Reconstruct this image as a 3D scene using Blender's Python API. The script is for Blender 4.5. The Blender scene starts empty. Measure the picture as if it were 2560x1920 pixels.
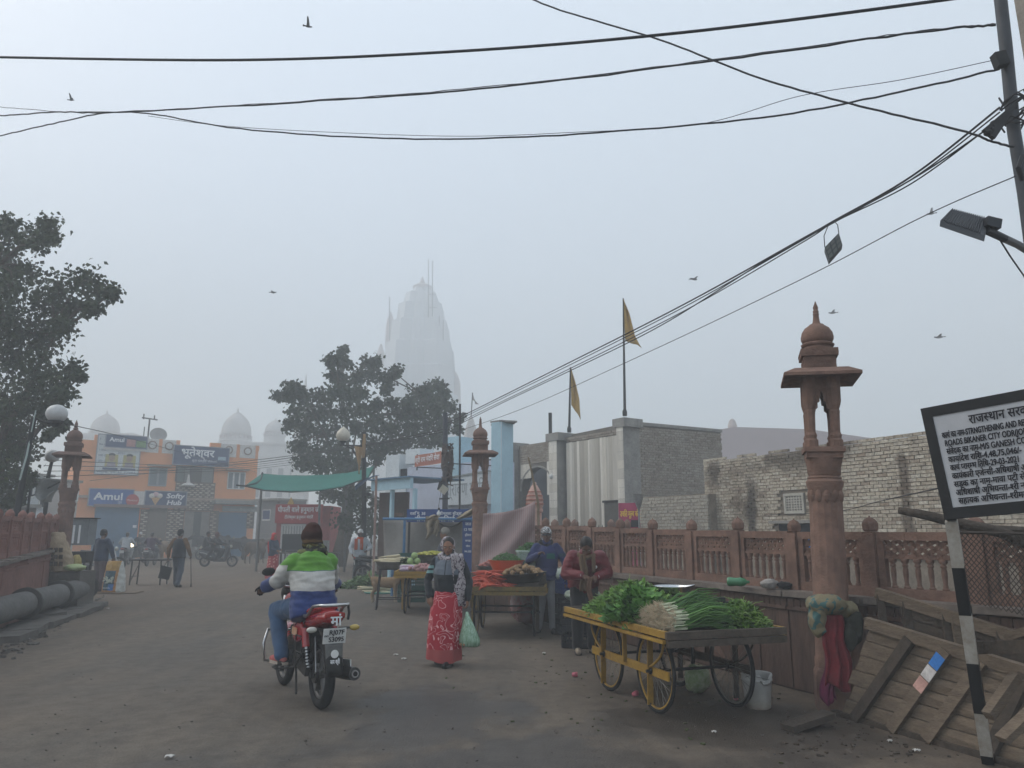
import bpy,bmesh,math,random
from mathutils import Vector as V,Matrix as MX,Euler,noise
R=math.radians
SC=bpy.context.scene
C=SC.collection
random.seed(7)
# ------------------------------------------------------------------ camera
FPX,CAMZ,PITCH=1856.0,1.56,R(11.33)      # focal length in photo pixels (2560 wide), eye height, upward tilt
cam_d=bpy.data.cameras.new('camera');cam=bpy.data.objects.new('camera',cam_d);C.objects.link(cam)
cam.location=(0,0,CAMZ);cam.rotation_euler=(R(90)+PITCH,0,0)
cam_d.sensor_width=36;cam_d.lens=36*FPX/2560;cam_d.clip_start=.05;cam_d.clip_end=3000
SC.camera=cam
# ------------------------------------------------------------------ sky, sun, exposure
W=bpy.data.worlds.new('World');SC.world=W;W.use_nodes=True
nt=W.node_tree;nt.nodes.clear()
wo=nt.nodes.new('ShaderNodeOutputWorld');bg=nt.nodes.new('ShaderNodeBackground')
sky=nt.nodes.new('ShaderNodeTexSky');sky.sky_type='NISHITA';sky.sun_disc=False
SUN_EL,SUN_AZ=R(40),R(-76)
sky.sun_elevation=SUN_EL;sky.sun_rotation=SUN_AZ
sky.air_density=1.0;sky.dust_density=4.0;sky.ozone_density=1.5
mixw=nt.nodes.new('ShaderNodeMix');mixw.data_type='RGBA';mixw.inputs['Factor'].default_value=.40
# the grey fog deck over the town: as under any overcast, brighter overhead than towards the horizon
wtc=nt.nodes.new('ShaderNodeTexCoord');wsp=nt.nodes.new('ShaderNodeSeparateXYZ');nt.links.new(wtc.outputs['Generated'],wsp.inputs[0])
wmr=nt.nodes.new('ShaderNodeMapRange');wmr.inputs[1].default_value=0;wmr.inputs[2].default_value=1;wmr.inputs[3].default_value=7.0;wmr.inputs[4].default_value=13.5
nt.links.new(wsp.outputs[2],wmr.inputs[0])
wvm=nt.nodes.new('ShaderNodeVectorMath');wvm.operation='SCALE';wvm.inputs[0].default_value=(.905,1.0,1.065);nt.links.new(wmr.outputs[0],wvm.inputs['Scale'])
nt.links.new(wvm.outputs[0],mixw.inputs['B'])
nt.links.new(sky.outputs[0],mixw.inputs['A']);nt.links.new(mixw.outputs['Result'],bg.inputs[0])
bg.inputs[1].default_value=.082
nt.links.new(bg.outputs[0],wo.inputs[0])
sd=bpy.data.lights.new('sun','SUN');sun=bpy.data.objects.new('sun',sd);C.objects.link(sun)
sd.energy=.6;sd.angle=R(40);sd.color=(1,.97,.92)
# direction towards the sun in world: azimuth measured from +Y towards +X
sdir=V((math.sin(SUN_AZ)*math.cos(SUN_EL),math.cos(SUN_AZ)*math.cos(SUN_EL),math.sin(SUN_EL)))
sun.rotation_euler=(-sdir).to_track_quat('-Z','Y').to_euler();sun.location=(0,0,90)
SC.view_settings.view_transform='Standard';SC.view_settings.look='None'
SC.view_settings.exposure=1.18;SC.view_settings.gamma=1;SC.view_settings.use_curve_mapping=False
SC.cycles.use_denoising=True;SC.cycles.volume_bounces=1;SC.cycles.max_bounces=6
SC.cycles.diffuse_bounces=2;SC.cycles.transparent_max_bounces=12;SC.cycles.sample_clamp_indirect=6
# ------------------------------------------------------------------ helpers
def ray(u,v):
    x,y=(u-1280)/FPX,(960-v)/FPX
    return V((x,math.cos(PITCH)-y*math.sin(PITCH),math.sin(PITCH)+y*math.cos(PITCH)))
def at(u,v,Y):
    d=ray(u,v);return V((0,0,CAMZ))+d*(Y/d.y)
def gp(u,v,z=0.0):
    d=ray(u,v);return V((0,0,CAMZ))+d*((z-CAMZ)/d.z)
def onX(u,v,X):
    d=ray(u,v);return V((0,0,CAMZ))+d*(X/d.x)
def onplane(u,v,p,n):
    d=ray(u,v);o=V((0,0,CAMZ));return o+d*((V(p)-o).dot(n)/d.dot(n))
def lin(c):
    f=lambda x:x/12.92 if x<=.04045 else ((x+.055)/1.055)**2.4
    return tuple(f(x/255) for x in c[:3])
def rgb(*c):return lin(c)
MATS={}
def nd(t,kind,**kw):
    n=t.nodes.new('ShaderNode'+kind)
    for k,val in kw.items():
        if k in n.inputs:n.inputs[k].default_value=val
        else:setattr(n,k,val)
    return n
def mat(name,c,rough=.85,var=.25,scale=3.0,bump=.0,bscale=30.,metal=0.,c2=None,coord='Object',alpha=1.,trans=0.,spec=.3,
        emit=None,estr=0,detail=5.,stretch=None,sheen=0.,sub=0.,coat=0.):
    """plain weathered surface: base colour broken up by two noises, fine bump"""
    if name in MATS:return MATS[name]
    m=bpy.data.materials.new(name);m.use_nodes=True;t=m.node_tree;b=t.nodes['Principled BSDF'];L=t.links.new
    b.inputs['Roughness'].default_value=rough;b.inputs['Metallic'].default_value=metal
    b.inputs['Specular IOR Level'].default_value=spec
    if trans:b.inputs['Transmission Weight'].default_value=trans
    if coat:b.inputs['Coat Weight'].default_value=coat
    if sheen:b.inputs['Sheen Weight'].default_value=sheen
    if sub:b.inputs['Subsurface Weight'].default_value=sub;b.inputs['Subsurface Radius'].default_value=(.02,.008,.004)
    if alpha<1:b.inputs['Alpha'].default_value=alpha
    if emit:b.inputs['Emission Color'].default_value=(*emit,1);b.inputs['Emission Strength'].default_value=estr
    tc=nd(t,'TexCoord');src=tc.outputs[coord]
    if stretch:
        mp=nd(t,'Mapping');mp.inputs['Scale'].default_value=stretch;L(src,mp.inputs[0]);src=mp.outputs[0]
    if var:
        n1=nd(t,'TexNoise',Scale=scale,Detail=detail,Roughness=.6);n2=nd(t,'TexNoise',Scale=scale*5.3,Detail=3.)
        L(src,n1.inputs['Vector']);L(src,n2.inputs['Vector'])
        mm=nd(t,'Math',operation='MULTIPLY_ADD');mm.inputs[1].default_value=.65;L(n1.outputs['Fac'],mm.inputs[0])
        m3=nd(t,'Math',operation='MULTIPLY');m3.inputs[1].default_value=.35;L(n2.outputs['Fac'],m3.inputs[0]);L(m3.outputs[0],mm.inputs[2])
        cr=nd(t,'ValToRGB');e=cr.color_ramp.elements;e[0].position=.33;e[1].position=.67
        lo=c2 if c2 else tuple(x*(1-var) for x in c);hi=c if c2 else tuple(min(1,x*(1+var*.6)) for x in c)
        e[0].color=(*lo,1);e[1].color=(*hi,1);L(mm.outputs[0],cr.inputs[0]);L(cr.outputs[0],b.inputs['Base Color'])
    else:b.inputs['Base Color'].default_value=(*c,1)
    if bump:
        n3=nd(t,'TexNoise',Scale=bscale,Detail=4.);L(src,n3.inputs['Vector'])
        bp=nd(t,'Bump',Strength=bump,Distance=.02);L(n3.outputs['Fac'],bp.inputs['Height']);L(bp.outputs[0],b.inputs['Normal'])
    m['_b']=b.name;MATS[name]=m;return m
def ramp_mat(name,src,stops,rough=.8,interp='CONSTANT',coord='Object',axis=2,bump=.0,wob=0.,wscale=4.,spec=.3,dirt=.12,bscale=40.):
    """bands along one local axis: stops = [(pos in metres, colour)...]"""
    if name in MATS:return MATS[name]
    m=bpy.data.materials.new(name);m.use_nodes=True;t=m.node_tree;b=t.nodes['Principled BSDF'];L=t.links.new
    b.inputs['Roughness'].default_value=rough;b.inputs['Specular IOR Level'].default_value=spec
    tc=nd(t,'TexCoord');sp=nd(t,'SeparateXYZ');L(tc.outputs[coord],sp.inputs[0]);val=sp.outputs[axis]
    lo,hi=src
    if wob:
        n=nd(t,'TexNoise',Scale=wscale,Detail=2.);L(tc.outputs[coord],n.inputs['Vector'])
        ma=nd(t,'Math',operation='MULTIPLY_ADD');L(n.outputs['Fac'],ma.inputs[0]);ma.inputs[1].default_value=wob;L(val,ma.inputs[2]);val=ma.outputs[0]
    mr=nd(t,'MapRange');mr.inputs[1].default_value=lo;mr.inputs[2].default_value=hi;L(val,mr.inputs[0])
    cr=nd(t,'ValToRGB');cr.color_ramp.interpolation=interp;e=cr.color_ramp.elements
    for i,(p,c) in enumerate(stops):
        q=min(1,max(0,(p-lo)/(hi-lo)))
        el=e[i] if i<2 and i<len(e) else e.new(q)
        el.position=q;el.color=(*c,1)
    L(mr.outputs[0],cr.inputs[0])
    n2=nd(t,'TexNoise',Scale=7.,Detail=5.);L(tc.outputs[coord],n2.inputs['Vector'])
    mx=nd(t,'Mix',data_type='RGBA',blend_type='MULTIPLY');mx.inputs['Factor'].default_value=1
    c2=nd(t,'ValToRGB');c2.color_ramp.elements[0].color=(1-dirt*2.2,)*3+(1,);c2.color_ramp.elements[0].position=.3;c2.color_ramp.elements[1].position=.7
    L(n2.outputs['Fac'],c2.inputs[0]);L(cr.outputs[0],mx.inputs['A']);L(c2.outputs[0],mx.inputs['B']);L(mx.outputs['Result'],b.inputs['Base Color'])
    if bump:
        n3=nd(t,'TexNoise',Scale=bscale,Detail=3.);L(tc.outputs[coord],n3.inputs['Vector'])
        bp=nd(t,'Bump',Strength=bump,Distance=.02);L(n3.outputs['Fac'],bp.inputs['Height']);L(bp.outputs[0],b.inputs['Normal'])
    MATS[name]=m;return m

class MB:
    """collects shapes, becomes ONE mesh object"""
    def __init__(s):s.v=[];s.f=[];s.m=[];s.cm=0;s.X=None
    def add(s,vs,fs):
        o=len(s.v)
        s.v+=[(s.X@V(p)) if s.X else V(p) for p in vs]
        s.f+=[tuple(i+o for i in f) for f in fs];s.m+=[s.cm]*len(fs);return s
    def box(s,c,d,rot=None,taper=1.0):
        c=V(c);hx,hy,hz=(x/2 for x in d);vs=[]
        for z in (-1,1):
            k=1 if z<0 else taper
            for x,y in ((-1,-1),(1,-1),(1,1),(-1,1)):vs.append(V((x*hx*k,y*hy*k,z*hz)))
        if rot is not None:
            q=rot if isinstance(rot,MX) else Euler(rot).to_matrix()
            vs=[q@p for p in vs]
        return s.add([p+c for p in vs],[(3,2,1,0),(4,5,6,7),(0,1,5,4),(1,2,6,5),(2,3,7,6),(3,0,4,7)])
    def bar(s,a,b,w,h,up=(0,0,1),ext=0,taper=1.0):
        a,b=V(a),V(b);d=(b-a);l=d.length;d=d/l;a=a-d*ext;b=b+d*ext
        up=V(up);x=d.cross(up)
        if x.length<1e-4:x=d.cross(V((1,0,0)))
        x.normalize();y=x.cross(d).normalized();vs=[]
        for p,k in ((a,1),(b,taper)):
            for i,j in ((-1,-1),(1,-1),(1,1),(-1,1)):vs.append(p+x*(w/2*i*k)+y*(h/2*j*k))
        return s.add(vs,[(0,1,2,3),(7,6,5,4),(4,5,1,0),(5,6,2,1),(6,7,3,2),(7,4,0,3)])
    def tube(s,pts,r,n=8,cap=True,flat=None):
        pts=[V(p) for p in pts];k=len(pts);rs=r if isinstance(r,(list,tuple)) else [r]*k
        vs=[];fs=[];prev=None
        for i,p in enumerate(pts):
            d=(pts[min(i+1,k-1)]-pts[max(i-1,0)])
            d=d.normalized() if d.length>1e-9 else V((0,0,1))
            if prev is None:
                x=d.cross(V((0,0,1)));x=x if x.length>.05 else d.cross(V((1,0,0)))
            else:x=prev-d*prev.dot(d)
            x.normalize();prev=x;y=d.cross(x)
            for j in range(n):
                a=2*math.pi*j/n;vs.append(p+(x*math.cos(a)+y*math.sin(a)*(flat or 1))*rs[i])
        for i in range(k-1):
            for j in range(n):
                j2=(j+1)%n;fs.append((i*n+j,i*n+j2,(i+1)*n+j2,(i+1)*n+j))
        if cap:fs+=[tuple(range(n-1,-1,-1)),tuple(range((k-1)*n,k*n))]
        return s.add(vs,fs)
    def lathe(s,prof,n=16,c=(0,0,0),rot=None,cap=True,a0=0.,lobes=0,ldep=0.):
        c=V(c);vs=[];fs=[];k=len(prof)
        for r,z in prof:
            for j in range(n):
                a=a0+2*math.pi*j/n;rr=r*(1+ldep*abs(math.cos(a*lobes/2))) if lobes else r
                p=V((rr*math.cos(a),rr*math.sin(a),z));vs.append((rot@p if rot else p)+c)
        for i in range(k-1):
            for j in range(n):
                j2=(j+1)%n;fs.append((i*n+j,i*n+j2,(i+1)*n+j2,(i+1)*n+j))
        if cap:fs+=[tuple(range(n-1,-1,-1)),tuple(range((k-1)*n,k*n))]
        return s.add(vs,fs)
    def ell(s,c,r,n=12,m=8,rot=None):
        r=(r,r,r) if not isinstance(r,(tuple,list)) else r;c=V(c);vs=[V((0,0,-r[2]))];fs=[]
        for i in range(1,m):
            p=-math.pi/2+math.pi*i/m
            for j in range(n):
                a=2*math.pi*j/n;vs.append(V((r[0]*math.cos(p)*math.cos(a),r[1]*math.cos(p)*math.sin(a),r[2]*math.sin(p))))
        vs.append(V((0,0,r[2])))
        for j in range(n):
            j2=(j+1)%n;fs.append((0,1+j2,1+j));fs.append((len(vs)-1,1+(m-2)*n+j,1+(m-2)*n+j2))
            for i in range(m-2):fs.append((1+i*n+j,1+i*n+j2,1+(i+1)*n+j2,1+(i+1)*n+j))
        if rot is not None:vs=[rot@p for p in vs]
        return s.add([p+c for p in vs],fs)
    def grid(s,fn,nu,nv,close=False):
        vs=[fn(i/nu,j/nv) for i in range(nu+1) for j in range(nv+1)];w=nv+1
        return s.add(vs,[(i*w+j,(i+1)*w+j,(i+1)*w+j+1,i*w+j+1) for i in range(nu) for j in range(nv)])
    def slab(s,fn,nu,nv,th):
        """a thin closed sheet: fn(u,v) gives the mid surface"""
        P=[[V(fn(i/nu,j/nv)) for j in range(nv+1)] for i in range(nu+1)];top=[];bot=[]
        for i in range(nu+1):
            for j in range(nv+1):
                a=P[min(i+1,nu)][j]-P[max(i-1,0)][j];b=P[i][min(j+1,nv)]-P[i][max(j-1,0)]
                n=a.cross(b);n=n.normalized() if n.length>1e-9 else V((0,0,1))
                top.append(P[i][j]+n*th/2);bot.append(P[i][j]-n*th/2)
        w=nv+1;N=len(top);fs=[]
        for i in range(nu):
            for j in range(nv):
                q=(i*w+j,(i+1)*w+j,(i+1)*w+j+1,i*w+j+1);fs.append(q);fs.append(tuple(N+x for x in reversed(q)))
        edge=[i*w for i in range(nu+1)]+[nu*w+j for j in range(1,nv+1)]+[i*w+nv for i in range(nu-1,-1,-1)]+[j for j in range(nv-1,0,-1)]
        for k in range(len(edge)):
            a,b=edge[k],edge[(k+1)%len(edge)];fs.append((a,N+a,N+b,b))
        return s.add(top+bot,fs)
    def prism(s,poly,a,b):
        """poly: list of 2D -> extruded between a(p) and b(p) functions"""
        n=len(poly);return s.add([a(*p) for p in poly]+[b(*p) for p in poly],
            [tuple(range(n-1,-1,-1)),tuple(range(n,2*n))]+[(i,(i+1)%n,n+(i+1)%n,n+i) for i in range(n)])
    def mesh(s,name,mats,smooth=False,origin=None,inv=None):
        vs=s.v
        if inv is not None:vs=[inv@p for p in vs]
        if origin is not None:vs=[p-origin for p in vs]
        me=bpy.data.meshes.new(name);me.from_pydata([tuple(p) for p in vs],[],s.f)
        for m in (mats if isinstance(mats,(list,tuple)) else [mats]):me.materials.append(m)
        if any(s.m):me.polygons.foreach_set('material_index',s.m)
        if smooth:me.polygons.foreach_set('use_smooth',[True]*len(s.f))
        me.update();return me
    def build(s,name,mats,parent=None,smooth=False,w=False):
        inv=MATR[parent.name].inverted() if (w and parent is not None) else None
        me=s.mesh(name,mats,smooth,inv=inv);o=bpy.data.objects.new(name,me);C.objects.link(o)
        if smooth=='auto':
            me.polygons.foreach_set('use_smooth',[True]*len(s.f))
            me.set_sharp_from_angle(angle=R(40))
        if parent is not None:o.parent=parent;MATR[o.name]=MATR[parent.name].copy()
        else:MATR[o.name]=MX.Identity(4)
        return o
MATR={}
def tag(o,label,cat=None,group=None,kind=None):
    if label:o['label']=label
    if cat:o['category']=cat
    if group:o['group']=group
    if kind:o['kind']=kind
    return o
def thing(name,label,cat,loc=(0,0,0),rz=0.,group=None):
    o=bpy.data.objects.new(name,None);C.objects.link(o);o.location=loc;o.rotation_euler=(0,0,rz);o.empty_display_size=.2
    MATR[o.name]=MX.Translation(V(loc))@MX.Rotation(rz,4,'Z');return tag(o,label,cat,group)
def solo(mb,name,mats,label,cat,group=None,smooth=False):
    """a thing that is one mesh; its origin goes to the middle of its base"""
    xs=[p.x for p in mb.v];ys=[p.y for p in mb.v];zs=[p.z for p in mb.v]
    o0=V(((min(xs)+max(xs))/2,(min(ys)+max(ys))/2,min(zs)));me=mb.mesh(name,mats,bool(smooth),origin=o0)
    if smooth=='auto':me.set_sharp_from_angle(angle=R(40))
    o=bpy.data.objects.new(name,me);C.objects.link(o);o.location=o0;MATR[o.name]=MX.Translation(o0);return tag(o,label,cat,group)
def struct(mb,name,mats,smooth=False):
    return tag(mb.build(name,mats,None,smooth),None,None,None,'structure')
def inst(name,me,parent=None,loc=(0,0,0),rot=(0,0,0),scale=None):
    """one more object on shared mesh data"""
    o=bpy.data.objects.new(name,me);C.objects.link(o);o.location=loc;o.rotation_euler=rot
    if scale:o.scale=scale
    if parent is not None:o.parent=parent
    MATR[o.name]=MX.Translation(V(loc))@Euler(rot).to_matrix().to_4x4();return o
def copy_tree(root,loc,rz,label=None):
    r=root.copy();C.objects.link(r);r.location=loc;r.rotation_euler=(0,0,rz)
    if label:r['label']=label
    for ch in root.children:
        c=ch.copy();C.objects.link(c);c.parent=r
        for g in ch.children:
            d=g.copy();C.objects.link(d);d.parent=c
    return r
def rnd(a,b):return random.uniform(a,b)
# ------------------------------------------------------------------ lettering (built-in font; half letters are cut, the hook of 'r' is drawn)
TS=bpy.data.scenes.new('workbench')                              # scratch scene for evaluating one object at a time; removed at the end
def evaluated(o):
    TS.collection.objects.link(o);vl=TS.view_layers[0];vl.update();return bpy.data.meshes.new_from_object(o.evaluated_get(vl.depsgraph))
def _glyph(txt,size):
    cu=bpy.data.curves.new('t','FONT');cu.body=txt;cu.size=size;cu.resolution_u=3;cu.fill_mode='FRONT'
    o=bpy.data.objects.new('t',cu);me=evaluated(o);bpy.data.objects.remove(o);bpy.data.curves.remove(cu)
    vs=[tuple(v.co) for v in me.vertices];fs=[tuple(p.vertices) for p in me.polygons];bpy.data.meshes.remove(me);return vs,fs
ADV={}
def _adv(txt,size):
    if txt not in ADV:
        a=_glyph(txt+'I',1)[0];b=_glyph('I',1)[0];ADV[txt]=max(p[0] for p in a)-max(p[0] for p in b)
    return ADV[txt]*size
def letters(txt,size,slant=0.,wx=1.):
    """'<x' marks a half letter, '^' a hook over the letter before; returns flat verts, faces, width"""
    import re
    toks=re.findall(r'<.|\^|[^<^]+',txt);x=0.;V_=[];F_=[]
    for tk in toks:
        if tk=='^':
            n0=len(V_);cx=x-.10*size;pts=[]
            for i in range(7):
                a=R(200-i*38);pts.append((cx+.07*size*math.cos(a),.74*size+.065*size*math.sin(a)))
            for i in range(6):
                (ax,ay),(bx,by)=pts[i],pts[i+1];k=.02*size
                q=len(V_);V_+=[(ax-k,ay-k,0),(bx-k,by-k,0),(bx+k,by+k,0),(ax+k,ay+k,0)];F_.append((q,q+1,q+2,q+3))
            continue
        half=tk[0]=='<';body=tk[1:] if half else tk
        if not body.strip():x+=.26*size*len(body);continue
        vs,fs=_glyph(body,size);a=_adv(body,size)
        if half:
            bm=bmesh.new();bv=[bm.verts.new(p) for p in vs]
            for f in fs:
                try:bm.faces.new([bv[i] for i in f])
                except ValueError:pass
            bmesh.ops.bisect_plane(bm,geom=bm.verts[:]+bm.edges[:]+bm.faces[:],plane_co=(a*.66,0,0),plane_no=(1,0,0),clear_outer=True)
            bm.verts.index_update();vs=[tuple(q.co) for q in bm.verts];fs=[tuple(q.index for q in f.verts) for f in bm.faces];bm.free();a*=.66
        n0=len(V_);V_+=[(p[0]+x,p[1],0) for p in vs];F_+=[tuple(i+n0 for i in f) for f in fs];x+=a
    V_=[((p[0]+slant*p[1])*wx,p[1],0) for p in V_];return V_,F_,x*wx
def text_mb(mb,txt,size,o,ex,ey,width=None,center=False,slant=0.,lift=.004,wx=1.,weight=0.):
    """writes txt flat on a surface: o = start of the baseline, ex/ey unit vectors along and up"""
    vs,fs,w=letters(txt,size,slant,wx);k=width/w if width else 1.;ex,ey=V(ex).normalized(),V(ey).normalized();n=ex.cross(ey)
    o=V(o)-(ex*(w*k/2) if center else V((0,0,0)))
    offs=[(0,0)] if not weight else [(0,0),(weight,0),(0,weight),(weight,weight)]
    for i,(dx,dy) in enumerate(offs):
        mb.add([o+ex*(p[0]*k+dx)+ey*(p[1]+dy)+n*(lift+i*.0006) for p in vs],fs)
    return w*k
# ================================================================== ground and haze
def ground_mat():
    m=bpy.data.materials.new('dusty_asphalt');m.use_nodes=True;t=m.node_tree;b=t.nodes['Principled BSDF'];L=t.links.new
    tc=nd(t,'TexCoord');P=tc.outputs['Object']
    big=nd(t,'TexNoise',Scale=.22,Detail=6.,Roughness=.62);L(P,big.inputs['Vector'])
    mp=nd(t,'Mapping');mp.inputs['Scale'].default_value=(1.6,.35,1);mp.inputs['Rotation'].default_value=(0,0,R(-14));L(P,mp.inputs[0])
    trk=nd(t,'TexNoise',Scale=1.1,Detail=5.,Roughness=.65);L(mp.outputs[0],trk.inputs['Vector'])
    fine=nd(t,'TexNoise',Scale=55.,Detail=4.);L(P,fine.inputs['Vector'])
    mid=nd(t,'TexNoise',Scale=5.5,Detail=6.,Roughness=.7);L(P,mid.inputs['Vector'])
    r1=nd(t,'ValToRGB');e=r1.color_ramp.elements;e[0].position=.38;e[0].color=(.085,.080,.076,1);e[1].position=.64;e[1].color=(.245,.208,.168,1)
    L(trk.outputs['Fac'],r1.inputs[0])
    r2=nd(t,'ValToRGB');e=r2.color_ramp.elements;e[0].position=.40;e[0].color=(.20,.16,.122,1);e[1].position=.58;e[1].color=(.155,.148,.138,1)
    L(big.outputs['Fac'],r2.inputs[0])
    mx=nd(t,'Mix',data_type='RGBA');mx.inputs['Factor'].default_value=.45;L(r1.outputs[0],mx.inputs['A']);L(r2.outputs[0],mx.inputs['B'])
    # brown dust drifted to both edges of the road, bare tar in the middle
    sp=nd(t,'SeparateXYZ');L(P,sp.inputs[0])
    ed=nd(t,'Math',operation='MULTIPLY_ADD');L(big.outputs['Fac'],ed.inputs[0]);ed.inputs[1].default_value=3.2;L(sp.outputs[0],ed.inputs[2])
    rr=nd(t,'MapRange');rr.inputs[1].default_value=-6.5;rr.inputs[2].default_value=4.2;L(ed.outputs[0],rr.inputs[0])
    r3=nd(t,'ValToRGB');e=r3.color_ramp.elements;e[0].position=0;e[0].color=(.215,.165,.125,1);e[1].position=1;e[1].color=(.185,.142,.104,1)
    for p,c in ((.22,(.19,.165,.14)),(.36,(.142,.137,.130)),(.62,(.132,.126,.118)),(.80,(.165,.137,.108))):
        x=e.new(p);x.color=(*c,1)
    L(rr.outputs[0],r3.inputs[0])
    m2=nd(t,'Mix',data_type='RGBA');m2.inputs['Factor'].default_value=.48;L(mx.outputs['Result'],m2.inputs['A']);L(r3.outputs[0],m2.inputs['B'])
    md=nd(t,'ValToRGB');e=md.color_ramp.elements;e[0].position=.30;e[0].color=(.62,.60,.58,1);e[1].position=.60;e[1].color=(1.08,1.08,1.08,1);L(mid.outputs['Fac'],md.inputs[0])
    m3=nd(t,'Mix',data_type='RGBA',blend_type='MULTIPLY');m3.inputs['Factor'].default_value=.8;L(m2.outputs['Result'],m3.inputs['A']);L(md.outputs[0],m3.inputs['B'])
    # damp, dark patches (spilled water under the carts and across the road)
    wn=nd(t,'TexNoise',Scale=1.3,Detail=5.,Roughness=.6);L(P,wn.inputs['Vector'])
    wet=None
    for (cx,cy,rx,ry) in ((.2,5.0,2.6,1.5),(1.9,6.6,1.5,1.1),(2.6,4.8,1.6,.6),(-.6,6.9,.9,1.5)):
        s1=nd(t,'Vector'+'Math',operation='SUBTRACT');L(P,s1.inputs[0]);s1.inputs[1].default_value=(cx,cy,0)
        s2=nd(t,'VectorMath',operation='MULTIPLY');L(s1.outputs[0],s2.inputs[0]);s2.inputs[1].default_value=(1/rx,1/ry,0)
        ln=nd(t,'VectorMath',operation='LENGTH');L(s2.outputs[0],ln.inputs[0])
        a=nd(t,'Math',operation='MULTIPLY_ADD');L(wn.outputs['Fac'],a.inputs[0]);a.inputs[1].default_value=-2.2;L(ln.outputs['Value'],a.inputs[2])
        k=nd(t,'MapRange',interpolation_type='SMOOTHSTEP');k.inputs[1].default_value=-.02;k.inputs[2].default_value=-.55;L(a.outputs[0],k.inputs[0])
        if wet is None:wet=k.outputs[0]
        else:
            mm=nd(t,'Math',operation='MAXIMUM');L(wet,mm.inputs[0]);L(k.outputs[0],mm.inputs[1]);wet=mm.outputs[0]
    m4=nd(t,'Mix',data_type='RGBA',blend_type='MULTIPLY');L(m3.outputs['Result'],m4.inputs['A']);m4.inputs['B'].default_value=(.46,.47,.50,1)
    wk=nd(t,'Math',operation='MULTIPLY');L(wet,wk.inputs[0]);wk.inputs[1].default_value=.9;L(wk.outputs[0],m4.inputs['Factor'])
    fr=nd(t,'ValToRGB');e=fr.color_ramp.elements;e[0].position=.3;e[0].color=(.80,.80,.80,1);e[1].position=.7;e[1].color=(1.12,1.12,1.12,1);L(fine.outputs['Fac'],fr.inputs[0])
    m5=nd(t,'Mix',data_type='RGBA',blend_type='MULTIPLY');m5.inputs['Factor'].default_value=1;L(m4.outputs['Result'],m5.inputs['A']);L(fr.outputs[0],m5.inputs['B'])
    m6=nd(t,'Mix',data_type='RGBA',blend_type='MULTIPLY');m6.inputs['Factor'].default_value=1;L(m5.outputs['Result'],m6.inputs['A']);m6.inputs['B'].default_value=(.70,.655,.60,1)
    L(m6.outputs['Result'],b.inputs['Base Color'])
    ro=nd(t,'MapRange');ro.inputs[3].default_value=.92;ro.inputs[4].default_value=.55;L(wet,ro.inputs[0]);L(ro.outputs[0],b.inputs['Roughness'])
    b.inputs['Specular IOR Level'].default_value=.3
    hh=nd(t,'Math',operation='MULTIPLY_ADD');L(mid.outputs['Fac'],hh.inputs[0]);hh.inputs[1].default_value=.8;L(fine.outputs['Fac'],hh.inputs[2])
    bp=nd(t,'Bump',Strength=.4,Distance=.012);L(hh.outputs[0],bp.inputs['Height']);L(bp.outputs[0],b.inputs['Normal'])
    return m
g=MB();g.grid(lambda a,b_:V((-205+410*a,-42+294*b_,0)),40,30)
struct(g,'ground',ground_mat())
def haze():
    m=bpy.data.materials.new('fog');m.use_nodes=True;t=m.node_tree;t.nodes.clear()
    o=nd(t,'OutputMaterial');p=nd(t,'VolumePrincipled');p.inputs['Color'].default_value=(.93,.975,1.0,1);p.inputs['Density'].default_value=.0076
    p.inputs['Anisotropy'].default_value=0.0;t.links.new(p.outputs[0],o.inputs['Volume'])
    b=MB();b.box((0,105,38.5),(420,300,79));h=b.build('haze',m);tag(h,None,kind='stuff');return h
haze()
# ================================================================== sandstone: boundary walls with carved railings, chhatri lamp posts
m_sand=mat('red_sandstone',(.245,.145,.108),.9,.38,2.3,.45,45,c2=(.105,.064,.049))
m_sandd=mat('weathered_sandstone',(.155,.093,.071),.9,.45,2.2,.5,40,c2=(.058,.038,.030),stretch=(2.6,2.6,.5))
m_pink=mat('pink_sandstone',(.27,.135,.11),.9,.3,2.1,.4,45,c2=(.15,.075,.062))
m_cope=mat('grey_stone_coping',(.20,.165,.140),.9,.35,3.,.35,35,c2=(.095,.080,.070))
m_core=mat('wall_core',(.085,.055,.045),.95,.3,3.)
def bal_mesh(h,m):
    b=MB();r=.024
    b.lathe([(r*1.25,0),(r*1.25,h*.06),(r*.8,h*.09),(r*.95,h*.13),(r*.72,h*.17),(r,h*.45),(r*1.05,h*.62),(r*.75,h*.72),
             (r*1.2,h*.75),(r*1.2,h*.79),(r*.8,h*.82),(r*1.45,h*.90),(r*1.5,h)],8)
    return b.mesh('baluster',m,True)
def post_cap(b,p,w,z0,z1):
    """square shaft with a domed cap"""
    h=z1-z0;q=w/2*1.414;ang=math.atan2(p[2].y,p[2].x)+R(45)
    b.lathe([(q,z0),(q,z0+h*.78),(q*1.0,z0+h*.785),(q*.80,z0+h*.79),(q*.80,z0+h*.815)],4,(p[0],p[1],0),a0=ang)
def cap_mb(p,w,z0,z1):
    b=MB();h=z1-z0;q=w/2*1.414;ang=math.atan2(p[2].y,p[2].x)+R(45/2)
    b.lathe([(q*.62,z0),(q*.78,z0+h*.10),(q*.82,z0+h*.28),(q*.82,z0+h*.44),(q*.74,z0+h*.54),(q*.66,z0+h*.58),(q*.54,z0+h*.68),(q*.28,z0+h*.76),(q*.10,z0+h*.80),(q*.07,z0+h*.88)],8,(p[0],p[1],0),a0=ang)
    return b
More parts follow.
